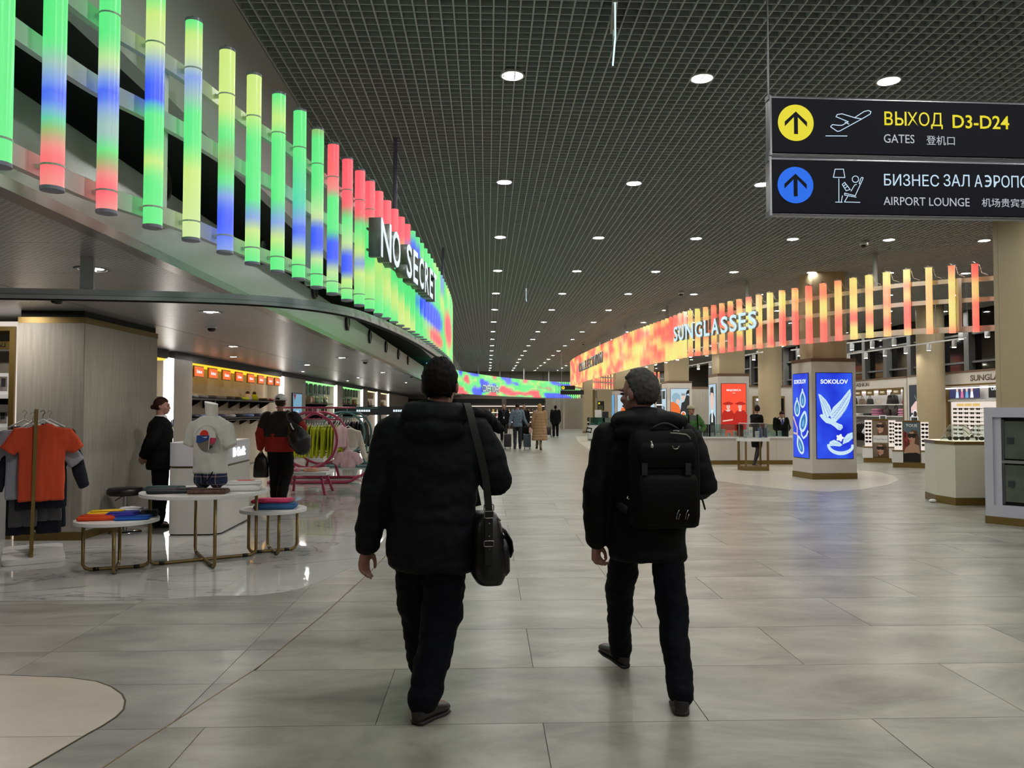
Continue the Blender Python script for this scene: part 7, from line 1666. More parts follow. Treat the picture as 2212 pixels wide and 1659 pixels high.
struct(MB().bb((7.4, 52.0, 0), (9.0, 52.3, 2.84)).build('wall_far_beige', columnM)); struct(MB().bb((7.05, 52.0, 0), (7.25, 52.25, 2.84)).build('trim_5', gold))
t = thing('wall_sign', 'small black information sign with yellow marks on the far beige wall', 'sign', (7.55, 51.96, 1.45)); MB().bb((-0.12, 0, 0), (0.30, 0.03, 0.62)).build('plate', black, t); MB().bb((-0.08, -0.004, 0.42), (0.02, 0, 0.54)).build('mark', yel, t)
for z in (0.3, 0.18, 0.08): MB().bb((-0.08, -0.004, z - 0.03), (0.22, 0, z)).build('text_bar', EM('dim_yellow', (150, 140, 60), 0.6), t)
for k, x in enumerate((5.05, 5.4, 5.75)): struct(MB().bb((x, 58.6, 0), (x + 0.12, 58.72, 2.6)).build('trim_6', M('pale_slat', (176, 170, 156), 0.5)))
# overhead dark sign far down the hall
p = onz(1238, 851, 2.5) if False else ony(1238, 851, 40.0)
t = thing('direction_sign', 'distant dark overhead sign with a yellow disc under the orange ring', 'sign', (4.05, 40.0, 2.28)); MB().bb((-0.25, 0, 0), (0.95, 0.1, 0.22)).build('panel', black, t); MB().bb((-0.22, 0.02, 0.24), (0.5, 0.1, 0.46)).build('panel', black, t)
MB().prism(circ(-0.12, 0.35, 0.085, 20), 0, 0.004, T=frame((0, 0.015, 0), (1, 0, 0))).build('disc', yel, t); MB().prism([(-0.16, 0.33), (-0.12, 0.39), (-0.08, 0.33), (-0.12, 0.35)], 0.004, 0.006, T=frame((0, 0.015, 0), (1, 0, 0))).build('arrow', black, t)
for x in (-0.2, 0.9): MB().lathe([(0.01, 0.2), (0.01, CEZ - 2.28)], 6, c=(x, 0.05, 0)).build('rod', alu, t)
# windows behind the right shop
glassN = M('night_glass', (5, 6, 8), 0.06, spec=0.6); frameW = M('grey_window_frame', (120, 120, 118), 0.45)
win = struct(MB().bb((14.62, 10, 0.0), (14.66, 50, CEZ + 0.8)).build('window_1', glassN))
for k in range(26): MB().bb((14.42, 10 + 1.6 * k, 0.0), (14.62, 10.24 + 1.6 * k, CEZ + 0.6)).build('mullion', frameW, win)
for z in (2.9, 3.75): MB().bb((14.5, 10, z), (14.62, 50, z + 0.06)).build('transom', frameW, win)
struct(MB().bb((14.66, 10, 0), (30, 10.2, 5.3)).build('wall_right_near', farw)); struct(MB().bb((14.5, 49.9, 0), (30, 50.1, 5.3)).build('wall_right_far', farw)); struct(MB().bb((14.66, -9, 0), (14.8, 10.1, 5.3)).build('wall_right', farw))
# shelf wall along x = 13
def wall_unit(label, y0, y1, h=2.54):
    t = thing('wall_unit', label, 'shelf', (13.0, y0, 0)); L = y1 - y0
    MB().bb((0.45, 0, 0.0), (0.5, L, h)).build('back', M('unit_back', (214, 212, 210), 0.5), t); MB().bb((0, 0, 2.20), (0.5, L, h - 0.05)).build('header', pillar_white, t); MB().bb((-0.02, 0, h - 0.05), (0.5, L, h)).build('cornice', brown, t); MB().bb((0, 0, 0), (0.45, L, 0.18)).build('plinth', pillar_white, t)
    for y in (0, L - 0.16): MB().bb((0, y, 0.18), (0.5, y + 0.16, 2.20)).build('side', pillar_white, t)
    for y in (0.16, L - 0.21): MB().bb((-0.01, y, 0.18), (0.45, y + 0.05, 2.20)).build('gold_frame', gold, t)
    MB().bb((-0.01, 0.16, 2.15), (0.45, L - 0.16, 2.20)).build('gold_frame', gold, t); MB().bb((0.2, 0.3, 2.09), (0.42, L - 0.3, 2.12)).build('led_strip', EM('unit_led', (255, 250, 244), 2.0), t)
    return t, L
fu, L = wall_unit('white shelf wall with gold frame and header reading FASHION', 23.7, 28.6)
text('FASHION', frame((-0.005, 3.35, 2.30), (0, -1, 0)), M('grey_brown_lettering', (112, 100, 90), 0.5), fu, 'lettering', w=1.0, h=0.14, ext=0.006, bold=0.02)
for z in (1.68, 1.30): MB().bb((0.05, 0.21, z - 0.03), (0.45, L - 0.21, z)).build('shelf_board', white, fu)
MB().tube([(0.2, 0.25, 1.14), (0.2, L - 0.25, 1.14)], 0.012, 8).build('rail', chrome, fu)
tagG = None
for k in range(5):
    if tagG is None:
        tagG = t = thing('brand_tag', 'x', 'sign'); MB().bb((-0.01, -0.26, 0), (0.01, 0.26, 0.17)).build('plate', gold, t); text('PINKO', frame((-0.011, 0.14, 0.06), (0, -1, 0)), EM('tag_letters', (240, 226, 190), 0.9), t, 'lettering', w=0.28, ext=0.002, bold=0.02)
    else: t = copy_of(tagG)
    place(t, (13.02, 24.35 + 0.85 * k, 1.98), 0, 'gold brand tag in the fashion shelf wall, %s from the right' % names[k], 'gold tags in the fashion wall')
def handbag(col, sc, handle=True):
    t = thing('handbag', 'x', 'bag'); m_ = M('bag_%d_%d' % col[:2], col, 0.45); MB().rings([sring((0, 0, z * sc), a * sc, b * sc, 16, 4) for z, a, b in ((0, 0.07, 0.16), (0.02, 0.08, 0.17), (0.18, 0.06, 0.14), (0.2, 0.045, 0.12))]).build('body', m_, t, smooth=True)
    if handle: MB().tube([(0, (-0.08 + 0.16 * i / 8) * sc, (0.19 + 0.13 * math.sin(math.pi * i / 8)) * sc) for i in range(9)], 0.01 * sc, 6).build('handle', m_, t, smooth=True)
    return t
for k, (y, z, col, sc, hd, nm) in enumerate(((24.15, 1.68, (150, 34, 60), 0.95, 0, 'wine red clutch'), (24.95, 1.68, (18, 18, 20), 1.5, 1, 'large black tote'), (25.85, 1.68, (196, 188, 170), 0.7, 0, 'small beige pouch'), (26.45, 1.68, (30, 26, 26), 1.0, 1, 'black top-handle bag'), (27.0, 1.68, (130, 112, 92), 1.0, 1, 'taupe handbag'), (27.7, 1.68, (22, 22, 24), 1.3, 1, 'black slouchy bag'), (24.75, 1.30, (36, 26, 26), 1.1, 1, 'dark brown bag'), (25.3, 1.30, (58, 40, 40), 1.1, 1, 'brown bag'))):
    t = handbag(col, sc, hd); place(t, (13.22, y, z), 0, '%s on the %s shelf of the fashion wall' % (nm, 'upper' if z > 1.5 else 'lower'), 'bags in the fashion wall')
for k, (y, col, nm) in enumerate(((24.2, (196, 130, 160), 'pink knitwear pile'), (25.9, (176, 110, 140), 'rose folded knitwear'), (26.5, (24, 24, 26), 'black folded knitwear'), (27.3, (214, 212, 210), 'white folded knitwear'), (27.9, (28, 28, 30), 'black folded scarf'))):
    for q in range(3 if k < 2 else 1):
        goods('folded', col, (13.22, y, 1.301 + 0.077 * q), 0, '%s on the lower fashion shelf%s' % (nm, '' if k >= 2 else ', %s layer' % ('bottom', 'middle', 'top')[q]), 'garment', 'knitwear in the fashion wall')
pinkC = M('dusty_pink_cloth', (206, 150, 172), 0.9); whiteC = M('white_cloth', (222, 222, 224), 0.9)
hang = [('white_blouse', whiteC, 4), ('pink_blouse', pinkC, 3), ('black_blouse', blkC, 5), ('white_blouse', whiteC, 4)]; y = 28.2; hp = {}
idx = 0
for nm, mt, n in hang:
    for k in range(n):
        if mt.name not in hp: hp[mt.name] = t = tee_garment(nm, 'x', (0, 0, 0), 0, 0.2, 0.6, mt, sleeve=0.3, thick=0.03, hm=whP, vox=0.018)
        else: t = copy_of(hp[mt.name])
        place(t, (13.2, y, 1.03), R(90) * 0 + 0.1, '%s hanging under the fashion shelves, %s from the left' % (nm.replace('_', ' '), (names)[idx]), 'tops under the fashion shelves'); y -= 0.16; idx += 1
t = tee_garment('pink_dress', 'long pale pink dress at the right end of the fashion rail', (13.15, 24.5, 1.03), R(75), 0.18, 0.85, pinkC, sleeve=0.2, hm=whP, vox=0.016)
# pilaster with portrait poster
t = thing('poster_pilaster', 'white pilaster with a tall poster of a woman in sunglasses and white hat', 'pillar', (12.95, 22.55, 0)); MB().bb((0, 0, 0.1), (0.5, 1.0, 2.50)).build('body', pillar_white, t); MB().bb((-0.02, 0, 2.5), (0.5, 1.0, 2.55)).build('cornice', brown, t); MB().bb((-0.005, 0, 0), (0.5, 1.0, 0.1)).build('plinth', gold, t)
T = lightbox(t, frame((-0.008, 0.97, 0), (0, -1, 0)), 0.08, 0.86, 0.95, 2.24, EM('poster_night', (24, 44, 56), 0.8))
pshape(t, T, [(0.1, 0.45), (0.1, 0.62), (0.35, 0.80), (0.62, 0.86), (0.76, 0.70), (0.74, 0.5)], EM('poster_hat', (232, 196, 190), 0.95), 0.001); pshape(t, T, ellp(0.45, 0.36, 0.22, 0.26), skinE, 0.002)
for cx in (0.33, 0.60): pshape(t, T, ellp(cx, 0.42, 0.12, 0.13), whiteE, 0.003); pshape(t, T, ellp(cx, 0.41, 0.095, 0.10), hairE, 0.004)
pshape(t, T, ellp(0.47, 0.2, 0.06, 0.03), EM('poster_lips', (214, 80, 90), 0.9), 0.004); pshape(t, T, ellp(0.16, 0.28, 0.05, 0.12), whiteE, 0.004); pstroke(t, T, [(0.3, 1.0), (0.36, 0.9), (0.45, 0.82)], 0.02, EM('poster_grey', (150, 160, 164), 0.8), 0.003); pshape(t, T, [(0.2, 0), (0.7, 0), (0.62, 0.14), (0.3, 0.14)], hairE, 0.002)
# sunglasses wall
su, L = wall_unit('white sunglasses wall with header reading SUNGLASSES', 16.6, 22.4, 2.56)
text('SUNGLASSES', frame((-0.005, 3.9, 2.27), (0, -1, 0)), M('grey_brown_lettering', (112, 100, 90), 0.5), su, 'lettering', w=1.75, h=0.16, ext=0.006, bold=0.02)
for k in range(3): MB().bb((0.40, L - 2.05 - 1.75 * k, 0.5), (0.44, L - 0.35 - 1.75 * k, 1.72)).build('backlit_panel', EM('backlit_panel', (240, 226, 214), 0.95), su); MB().bb((0.30, L - 2.05 - 1.75 * k, 1.74), (0.44, L - 0.35 - 1.75 * k, 1.78)).build('panel_cap', white, su)
for k, (bg, nm) in enumerate(((EM('poster_group', (60, 60, 110), 0.8), 'group'), (EM('poster_black_glow', (16, 22, 26), 0.8), 'hat'), (EM('poster_blue_sky', (170, 190, 235), 0.9), 'blue'))):
    T = lightbox(su, frame((0.3, L - 0.45 - 1.75 * k, 0), (0, -1, 0)), 0.0, 1.35, 1.83, 2.13, bg, 'poster')
    if k == 0:
        for q in range(4): pshape(su, T, [(0.3 + 0.22 * q, 0), (0.45 + 0.22 * q, 0), (0.42 + 0.22 * q, 0.18), (0.33 + 0.22 * q, 0.18)], (ice, EM('poster_pink', (226, 120, 170), 0.9), iceb, whiteE)[q], 0.001); pshape(su, T, ellp(0.375 + 0.22 * q, 0.22, 0.05, 0.05), skinE, 0.002)
    if k == 1: text('Chopard', T @ Matrix.Translation((0.1, 0.15, 0)), whiteE, su, 'lettering', w=0.5, ext=0.002, bold=0.01); pshape(su, T, [(0.75, 0), (1.2, 0), (1.12, 0.1), (0.85, 0.1)], skinE, 0.001); pshape(su, T, ellp(0.98, 0.16, 0.08, 0.06), skinE, 0.002); pshape(su, T, [(0.86, 0.2), (1.1, 0.2), (0.98, 0.30)], whiteE, 0.003)
for k in range(6): MB().bb((0.36, L - 0.95 - 0.36 * (k % 3) - 1.75 * (k // 3), 1.60), (0.395, L - 0.68 - 0.36 * (k % 3) - 1.75 * (k // 3), 1.67)).build('brand_plate', EM('brand_plate_glow', (236, 196, 110), 0.9), su)
def sunglasses():
    t = thing('sunglasses', 'x', 'sunglasses'); fm = M('tortoise_black', (26, 20, 18), 0.25)
    for sy in (-1, 1): MB().prism(ellp(sy * 0.034, 0, 0.03, 0.024), 0, 0.006, T=frame((0, 0, 0), (0, 1, 0))).build('lens', M('dark_lens', (16, 14, 14), 0.1), t); MB().tube([(0, sy * 0.064, 0.01), (0.10, sy * 0.066, 0.008), (0.13, sy * 0.066, -0.01)], 0.004, 4).build('temple', fm, t)
    MB().tube([(0, -0.064, 0.014), (0, 0.0, 0.01), (0, 0.064, 0.014)], 0.004, 4).build('brow_bar', fm, t); return t
sg0 = None; cnt = 0
def put_glasses(loc, rz, lab, group):
    global sg0
    if sg0 is None: sg0 = t = sunglasses()
    else: t = copy_of(sg0)
    place(t, loc, rz, lab, group); t.scale = (1.25, 1.25, 1.25); return t
for c in range(3):
    for r_ in range(8):
        z = 1.52 - 0.115 * r_
        MB().bb((0.36, L - 1.95 - 1.75 * c, z - 0.035), (0.40, L - 0.6 - 1.75 * c, z - 0.03)).build('rod', glassM, su)
        for k in range(5):
            if c == 2 and (r_ % 2 or k > 2): continue
            put_glasses((13.24, 16.6 + L - 0.78 - 0.26 * k - 1.75 * c, z), R(0), 'dark sunglasses on the sunglasses wall, %s panel, row %s, %s from the left' % (('first', 'second', 'third')[c], names[r_], names[k]), 'sunglasses on the lit wall')
# sunglasses stands
def stand(label, x, y, rz, top, kind):
    t = thing('display_stand', label, 'stand', (x, y, 0), rz)
    MB().bb((-0.44, -0.22, 0.0), (0.44, 0.30, 0.13)).build('plinth', gold, t)
    for sx in (-1, 1):
        MB().bb((sx * 0.46 if sx < 0 else 0.21, -0.24, 0.13), (-0.21 if sx < 0 else 0.46, 0.3, 0.42)).build('drawer', white, t); MB().bb((sx * 0.46 if sx < 0 else 0.21, -0.25, 0.42), (-0.21 if sx < 0 else 0.46, 0.3, 0.45)).build('ledge', gold, t)
        MB().bb((min(sx * 0.21, sx * 0.40), 0.0, 0.45), (max(sx * 0.21, sx * 0.40), 0.04, top - 0.02)).build('backlit_panel', EM('backlit_panel', (240, 226, 214), 0.95), t)
        for r_ in range(6):
            MB().bb((min(sx * 0.22, sx * 0.42), -0.10, 0.55 + 0.105 * r_), (max(sx * 0.22, sx * 0.42), 0.0, 0.556 + 0.105 * r_)).build('glass_shelf', glassM, t)
    MB().bb((-0.21, -0.10, 0.13), (0.21, 0.12, top)).build('core', gold, t)
    MB().bb((-0.18, -0.14, top), (0.18, -0.12, top + 0.02)).build('top_bar', gold, t); MB().bb((-0.02, -0.09, top), (0.16, -0.06, top + 0.12)).build('mirror_frame', EM('mirror_rim', (236, 236, 236), 0.8), t); MB().bb((0.0, -0.094, top + 0.02), (0.14, -0.09, top + 0.10)).build('mirror', M('mirror_face', (150, 152, 156), 0.06, 0.9), t)
    return t
def portrait(par, T, w_, h_, bg, skin_, hair_):
    pshape(par, T, [(0, 0), (w_, 0), (w_, h_), (0, h_)], bg, 0.0)
    pshape(par, T, [(w_ * 0.3, 0), (w_ * 0.98, 0), (w_ * 0.98, h_ * 0.5), (w_ * 0.85, h_ * 0.92), (w_ * 0.5, h_ * 0.97), (w_ * 0.35, h_ * 0.8)], hair_, 0.002)
    pshape(par, T, [(w_ * 0.28, h_ * 0.62), (w_ * 0.34, h_ * 0.85), (w_ * 0.6, h_ * 0.88), (w_ * 0.72, h_ * 0.6), (w_ * 0.68, h_ * 0.25), (w_ * 0.45, h_ * 0.1), (w_ * 0.36, h_ * 0.22), (w_ * 0.34, h_ * 0.4), (w_ * 0.24, h_ * 0.5)], skin_, 0.004)
    pshape(par, T, ellp(w_ * 0.36, h_ * 0.64, w_ * 0.14, h_ * 0.13), hairE, 0.006); pshape(par, T, ellp(w_ * 0.62, h_ * 0.64, w_ * 0.15, h_ * 0.13), hairE, 0.006); pshape(par, T, [(w_ * 0.3, h_ * 0.7), (w_ * 0.85, h_ * 0.68), (w_ * 0.85, h_ * 0.73), (w_ * 0.3, h_ * 0.76)], hairE, 0.006); pshape(par, T, ellp(w_ * 0.40, h_ * 0.33, w_ * 0.06, h_ * 0.03), dred, 0.006)
prS = M('print_skin', (190, 150, 126), 0.4); prH = M('print_brown_hair', (92, 62, 42), 0.5); prB = M('print_taupe', (120, 108, 92), 0.5)
s1 = stand('sunglasses stand with two portrait photos and a MaxMara panel', 11.25, 21.95, R(-24), 1.22, 0)
T = frame((-0.19, -0.105, 0.15), (1, 0, 0)); portrait(s1, T @ Matrix.Translation((0, 0.0, 0)), 0.38, 0.40, prB, prS, prH); portrait(s1, T @ Matrix.Translation((0, 0.63, 0)), 0.38, 0.40, prB, prS, prH)
pshape(s1, T, [(0, 0.41), (0.38, 0.41), (0.38, 0.62), (0, 0.62)], white, 0.0); text('MaxMara', T @ Matrix.Translation((0.03, 0.48, 0.002)), M('grey_print2', (150, 150, 150), 0.5), s1, 'lettering', w=0.32, h=0.06, ext=0.001)
s2 = stand('sunglasses stand with a tall portrait headed TOUS', 11.05, 19.95, R(-26), 1.20, 1)
T = frame((-0.19, -0.105, 0.15), (1, 0, 0)); pshape(s2, T, [(0, 0), (0.38, 0), (0.38, 1.02), (0, 1.02)], M('print_slate', (92, 112, 124), 0.5), 0.0); pshape(s2, T, [(0, 0.25), (0.2, 0.3), (0.15, 0.7), (0, 0.8)], M('print_coral', (150, 60, 56), 0.5), 0.001)
portrait(s2, T @ Matrix.Translation((0.02, 0.38, 0.001)), 0.35, 0.46, M('print_slate', (92, 112, 124), 0.5), prS, prH); pshape(s2, T, [(0.0, 0.22), (0.38, 0.2), (0.36, 0.42), (0.2, 0.5), (0.05, 0.36)], prS, 0.006); pshape(s2, T, [(0, 0), (0.38, 0), (0.38, 0.2), (0.3, 0.24), (0.1, 0.23), (0, 0.2)], M('poster_black', (16, 14, 16), 0.5), 0.008)
text('TOUS', T @ Matrix.Translation((0.06, 0.90, 0.003)), white, s2, 'lettering', w=0.26, h=0.075, ext=0.001, bold=0.03)
for st, nm in ((s1, 'MaxMara'), (s2, 'TOUS')):
    for sx in (-1, 1):
        for r_ in range(6):
            q = st.matrix_basis @ Vector((sx * 0.31, -0.06, 0.588 + 0.105 * r_)); put_glasses(q, st.rotation_euler.z + R(90), 'sunglasses on the %s side of the %s stand, %s from below' % ('left' if sx < 0 else 'right', nm, names[r_]), 'sunglasses on the stands')
# faceted sunglasses counter
t = thing('display_counter', 'faceted cream counter with brass bands and glass cases near the right edge', 'counter', (8.0, 12.5, 0))
CP = [(-0.72, -0.06), (-0.66, -0.50), (0.70, -0.52), (0.75, 0.4), (-0.6, 0.45)]
MB().prism(CP, 0.12, 0.95).build('body', M('cream_panel', (214, 210, 194), 0.45), t); MB().prism([(x * 1.01, y * 1.01) for x, y in CP], 0.0, 0.12).build('plinth', gold, t); MB().prism([(x * 1.015, y * 1.015) for x, y in CP], 0.95, 1.0).build('top_band', gold, t); MB().prism([(x * 0.97, y * 0.97) for x, y in CP], 1.0, 1.006).build('lit_deck', EM('deck_glow', (255, 244, 214), 0.9), t)
for k, (cx, cy) in enumerate(((-0.42, -0.2), (-0.05, -0.28))):
    q = thing('glass_case', 'sloping glass case on the cream counter, %s one' % ('left', 'right')[k], 'case', (8.0 + cx, 12.5 + cy, 1.006)); b0_ = [(-0.2, -0.16), (0.2, -0.16), (0.2, 0.16), (-0.2, 0.16)]; t0_ = [(-0.11, -0.05), (0.11, -0.05), (0.11, 0.05), (-0.11, 0.05)]; Hh = 0.25
    for i in range(4):
        a, b, c_, d_ = b0_[i], b0_[(i + 1) % 4], t0_[(i + 1) % 4], t0_[i]; MB().add([(*a, 0), (*b, 0), (*c_, Hh), (*d_, Hh)], [(0, 1, 2, 3)]).build('pane', glassM, q); MB().tube([(*a, 0), (*d_, Hh)], 0.005, 5).build('edge', M('brass_edge', (190, 180, 160), 0.3, 0.6), q); MB().tube([(*d_, Hh), (*c_, Hh)], 0.005, 5).build('edge', M('brass_edge', (190, 180, 160), 0.3, 0.6), q)
    for i in range(3): put_glasses((8.0 + cx - 0.1 + 0.1 * i, 12.5 + cy - 0.02, 1.04), R(90), 'sunglasses inside the %s glass case on the cream counter, %s from the left' % (('left', 'right')[k], names[i]), 'sunglasses in the counter cases')
# frosted glass cabinet at the right edge
ang = math.atan2(-0.785, 0.62); t = thing('glass_cabinet', 'white framed frosted glass cabinet with two locks at the right edge', 'cabinet', (6.60, 10.14, 0), ang)
greyF = M('cabinet_lilac_white', (188, 188, 200), 0.4); frost = M('frosted_green_glass', (96, 106, 94), 0.22, 0.35, noise=(2.2, 0.35))
MB().bb((0, 0, 0.10), (0.10, 0.55, 1.53)).build('side_post', greyF, t); MB().bb((0.10, 0, 1.40), (1.6, 0.55, 1.53)).build('top_rail', greyF, t); MB().bb((0.10, 0, 0.10), (1.6, 0.55, 0.25)).build('bottom_rail', greyF, t); MB().bb((0.10, 0.10, 0.25), (1.6, 0.55, 1.40)).build('carcass', darkv, t); MB().bb((0.10, 0.03, 0.25), (0.19, 0.10, 1.40)).build('inner_post', greyF, t)
MB().bb((-0.005, -0.005, 0.0), (1.6, 0.55, 0.10)).build('plinth', gold, t)
for z0, z1 in ((0.27, 0.80), (0.83, 1.37)):
    d_ = MB().bb((0.22, 0.05, z0 + 0.03), (1.55, 0.07, z1 - 0.02)).build('glass_door', frost, t); MB().bb((0.26, 0.035, (z0 + z1) / 2 - 0.04), (0.33, 0.05, (z0 + z1) / 2 + 0.04)).build('lock', M('lock_grey', (60, 62, 68), 0.4, 0.4), d_)
    MB().bb((0.19, 0.04, z0), (0.22, 0.09, z1)).build('door_frame', M('dark_frame2', (70, 70, 74), 0.4), t)
MB().bb((0.19, 0.04, 0.80), (1.55, 0.09, 0.84)).build('mid_rail', alu, t)
t = tag(MB().ell((0, 0, 0.03), (0.06, 0.05, 0.03), 12, 8).build('light_glint', M('glossy_white_glint', (235, 235, 232), 0.15)), 'small bright white glint of light, modelled as a solid, at the foot of the cream counter', 'glint'); t.location = (7.20, 12.40, 0)  # white bead stands in for a light reflection at the counter foot
# jewellery counter
t = thing('jewellery_counter', 'long white jewellery counter with a brass base', 'counter', (6.95, 21.35, 0)); MB().bb((-1.9, -0.3, 0.12), (1.9, 0.3, 0.72)).build('body', pillar_white, t); MB().bb((-1.9, -0.29, 0), (1.9, 0.3, 0.12)).build('plinth', gold, t); MB().bb((-1.92, -0.32, 0.72), (1.92, 0.32, 0.76)).build('top', white, t)
for x in (-0.95, 0.0, 0.95): MB().bb((x - 0.003, -0.301, 0.12), (x + 0.003, -0.2995, 0.72)).build('panel_joint', M('joint_grey', (150, 146, 142), 0.6), t)
for k, (x0, x1) in enumerate(((5.1, 6.05), (6.1, 7.0), (7.35, 8.25))):
    q = thing('glass_vitrine', 'clear glass vitrine on the jewellery counter, %s from the left' % names[k], 'case', ((x0 + x1) / 2, 21.35, 0.761)); a = (x1 - x0) / 2
    for A_, B_ in (((-a, -0.28, 0), (a, -0.275, 0.33)), ((-a, 0.275, 0), (a, 0.28, 0.33)), ((-a, -0.28, 0), (-a + 0.005, 0.28, 0.33)), ((a - 0.005, -0.28, 0), (a, 0.28, 0.33)), ((-a, -0.28, 0.33), (a, 0.28, 0.335))): MB().bb(A_, B_).build('pane', glassM, q)
    for e_ in ((-a, -0.28), (a, -0.28)): MB().tube([(e_[0], e_[1], 0), (e_[0], e_[1], 0.335)], 0.006, 5).build('edge', alu, q)
    for i in range(5):
        hb = 0.10 + 0.05 * (i % 3)
        b_ = thing('jewellery_bust', 'pale jewellery display block in the %s vitrine, %s from the left' % (('left', 'middle', 'right')[k], names[i]), 'display', ((x0 + x1) / 2 - a * 0.75 + i * a * 0.36, 21.35, 0.765)); MB().prism(rrect(0.1, 0.08, 0.02, 3), 0, hb).build('block', white, b_); MB().tube([(0.03 * math.cos(u * 0.6), -0.045, hb * 0.6 + 0.03 * math.sin(u * 0.6)) for u in range(11)], 0.004, 4).build('necklace', chrome, b_)
# brass display table with glass box
t = thing('display_plinth', 'open brass framed display table with a white top', 'table', (6.65, 19.25, 0)); HP = [(-0.40, 0.02), (-0.30, -0.28), (0.28, -0.30), (0.38, 0.0), (0.28, 0.28), (-0.30, 0.28)]
MB().prism(HP, 0.0, 0.10).build('base', gold, t); MB().prism([(x * 1.06, y * 1.06) for x, y in HP], 0.72, 0.80).build('top', white, t)
for x, y in HP: MB().bb((x * 0.94 - 0.02, y * 0.94 - 0.02, 0.10), (x * 0.94 + 0.02, y * 0.94 + 0.02, 0.72)).build('post', gold, t)
q = thing('glass_box', 'glass box of white jewellery displays on the brass display table', 'case', (6.65, 19.25, 0.801))
GB = [(x * 0.9, y * 0.9) for x, y in HP]
for i in range(6):
    a, b = GB[i], GB[(i + 1) % 6]; MB().add([(*a, 0), (*b, 0), (*b, 0.36), (*a, 0.36)], [(0, 1, 2, 3)]).build('pane', glassM, q); MB().tube([(*a, 0), (*a, 0.36)], 0.005, 5).build('edge', alu, q); MB().tube([(*a, 0.36), (*b, 0.36)], 0.005, 5).build('edge', alu, q)
for i, (x, y, hb, nm) in enumerate(((-0.2, 0.0, 0.2, 'low'), (-0.05, 0.05, 0.26, 'tall'), (0.1, 0.02, 0.16, 'short'), (0.2, 0.1, 0.24, 'blue-tinted'))):
    b_ = thing('jewellery_stand', '%s white jewellery stand in the glass box on the brass table' % nm, 'display', (6.65 + x, 19.25 + y, 0.802)); MB().prism(rrect(0.09, 0.06, 0.015, 3), 0, hb).build('block', white if i < 3 else M('blue_velvet', (90, 100, 150), 0.8), b_); MB().tube([(0.03 * math.cos(u * 0.6), -0.035, hb * 0.6 + 0.03 * math.sin(u * 0.6)) for u in range(11)], 0.004, 4).build('necklace', chrome, b_)
# white room block with a mirror and black curtain behind the counters
rb = thing('fitting_room', 'white fitting room block with a gold framed mirror and black curtain', 'partition', (10.0, 27.2, 0)); MB().bb((-1.1, 0, 0), (2.4, 0.2, 2.30)).build('wall', pillar_white, rb); MB().bb((-1.12, -0.02, 2.30), (2.42, 0.22, 2.36)).build('cornice', brown, rb); MB().bb((-1.11, -0.01, 0), (2.41, 0.2, 0.1)).build('plinth', gold, rb)
MB().bb((-0.62, -0.04, 0.1), (0.52, 0.0, 1.98)).build('gold_frame', gold, rb); MB().bb((-0.56, -0.05, 0.12), (0.46, -0.035, 1.92)).build('mirror', M('mirror_face2', (170, 168, 164), 0.15, 0.5), rb)
MB().prism([(0.0, 1.9), (0.46, 1.9), (0.46, 1.1), (0.36, 1.15), (0.28, 1.4), (0.15, 1.65)], 0, 0.03, T=frame((0, -0.055, 0), (1, 0, 0))).build('curtain', blk, rb); MB().bb((-0.5, -0.06, 1.82), (0.05, -0.05, 1.88)).build('lamp_strip', stripW, rb)
t = tag(MB().bb((0, 0, 0), (0.12, 0.04, 0.24)).build('fire_box', M('fire_red', (190, 50, 44), 0.5)), 'small red alarm box on the white fitting room wall', 'alarm'); t.location = (10.95, 27.14, 1.3)
t = thing('wall_panel', 'oak clad service block between the watch pillar and the red pillar', 'wall', (9.3, 31.0, 0)); MB().bb((-1.2, 0, 0), (1.0, 0.3, 2.35)).build('oak_panel', paleWood, t); MB().bb((-1.22, -0.02, 2.35), (1.02, 0.32, 2.42)).build('cornice', brown, t)
t = thing('back_wall_unit', 'dark back wall with red and green goods beyond the watch pillar', 'shelf', (9.2, 44.0, 0)); MB().bb((-2.0, 0, 0), (3.5, 0.2, 2.3)).build('back', M('dark_back', (52, 48, 46), 0.6), t); MB().bb((-1.6, -0.1, 1.0), (-1.2, 0.0, 1.7)).build('red_panel', EM('red_glow', (226, 70, 70), 0.8), t); MB().bb((-0.9, -0.1, 1.0), (-0.6, 0.0, 1.7)).build('green_panel', EM('green_glow', (70, 190, 120), 0.8), t); MB().bb((-2.0, -0.05, 1.75), (3.5, 0, 1.8)).build('lit_shelf', stripW, t)
# far glass counters at the island tip
for k, (x, y) in enumerate(((5.35, 37.6), (5.75, 35.2))):
    t = thing('glass_counter', 'pale glass counter at the far tip of the island, %s one' % ('farther', 'nearer')[k], 'counter', (x, y, MZ)); MB().bb((-0.45, -0.35, 0.1), (0.8, 0.35, 0.75)).build('body', M('grey_white_counter', (196, 196, 194), 0.3), t); MB().bb((-0.43, -0.33, 0), (0.78, 0.33, 0.1)).build('plinth', M('grey_plinth', (120, 120, 116), 0.4), t)
    for A_, B_ in (((-0.45, -0.35, 0.75), (0.8, -0.345, 1.12)), ((-0.45, 0.345, 0.75), (0.8, 0.35, 1.12)), ((-0.45, -0.35, 0.75), (-0.445, 0.35, 1.12)), ((-0.45, -0.35, 1.12), (0.8, 0.35, 1.125))): MB().bb(A_, B_).build('pane', glass_mat('green_glass', (200, 225, 222), 0.3), t)
    for q in range(3): MB().bb((-0.3 + 0.35 * q, -0.1, 0.755), (-0.15 + 0.35 * q, 0.1, 0.85 + 0.05 * q)).build('display_block', white, t)
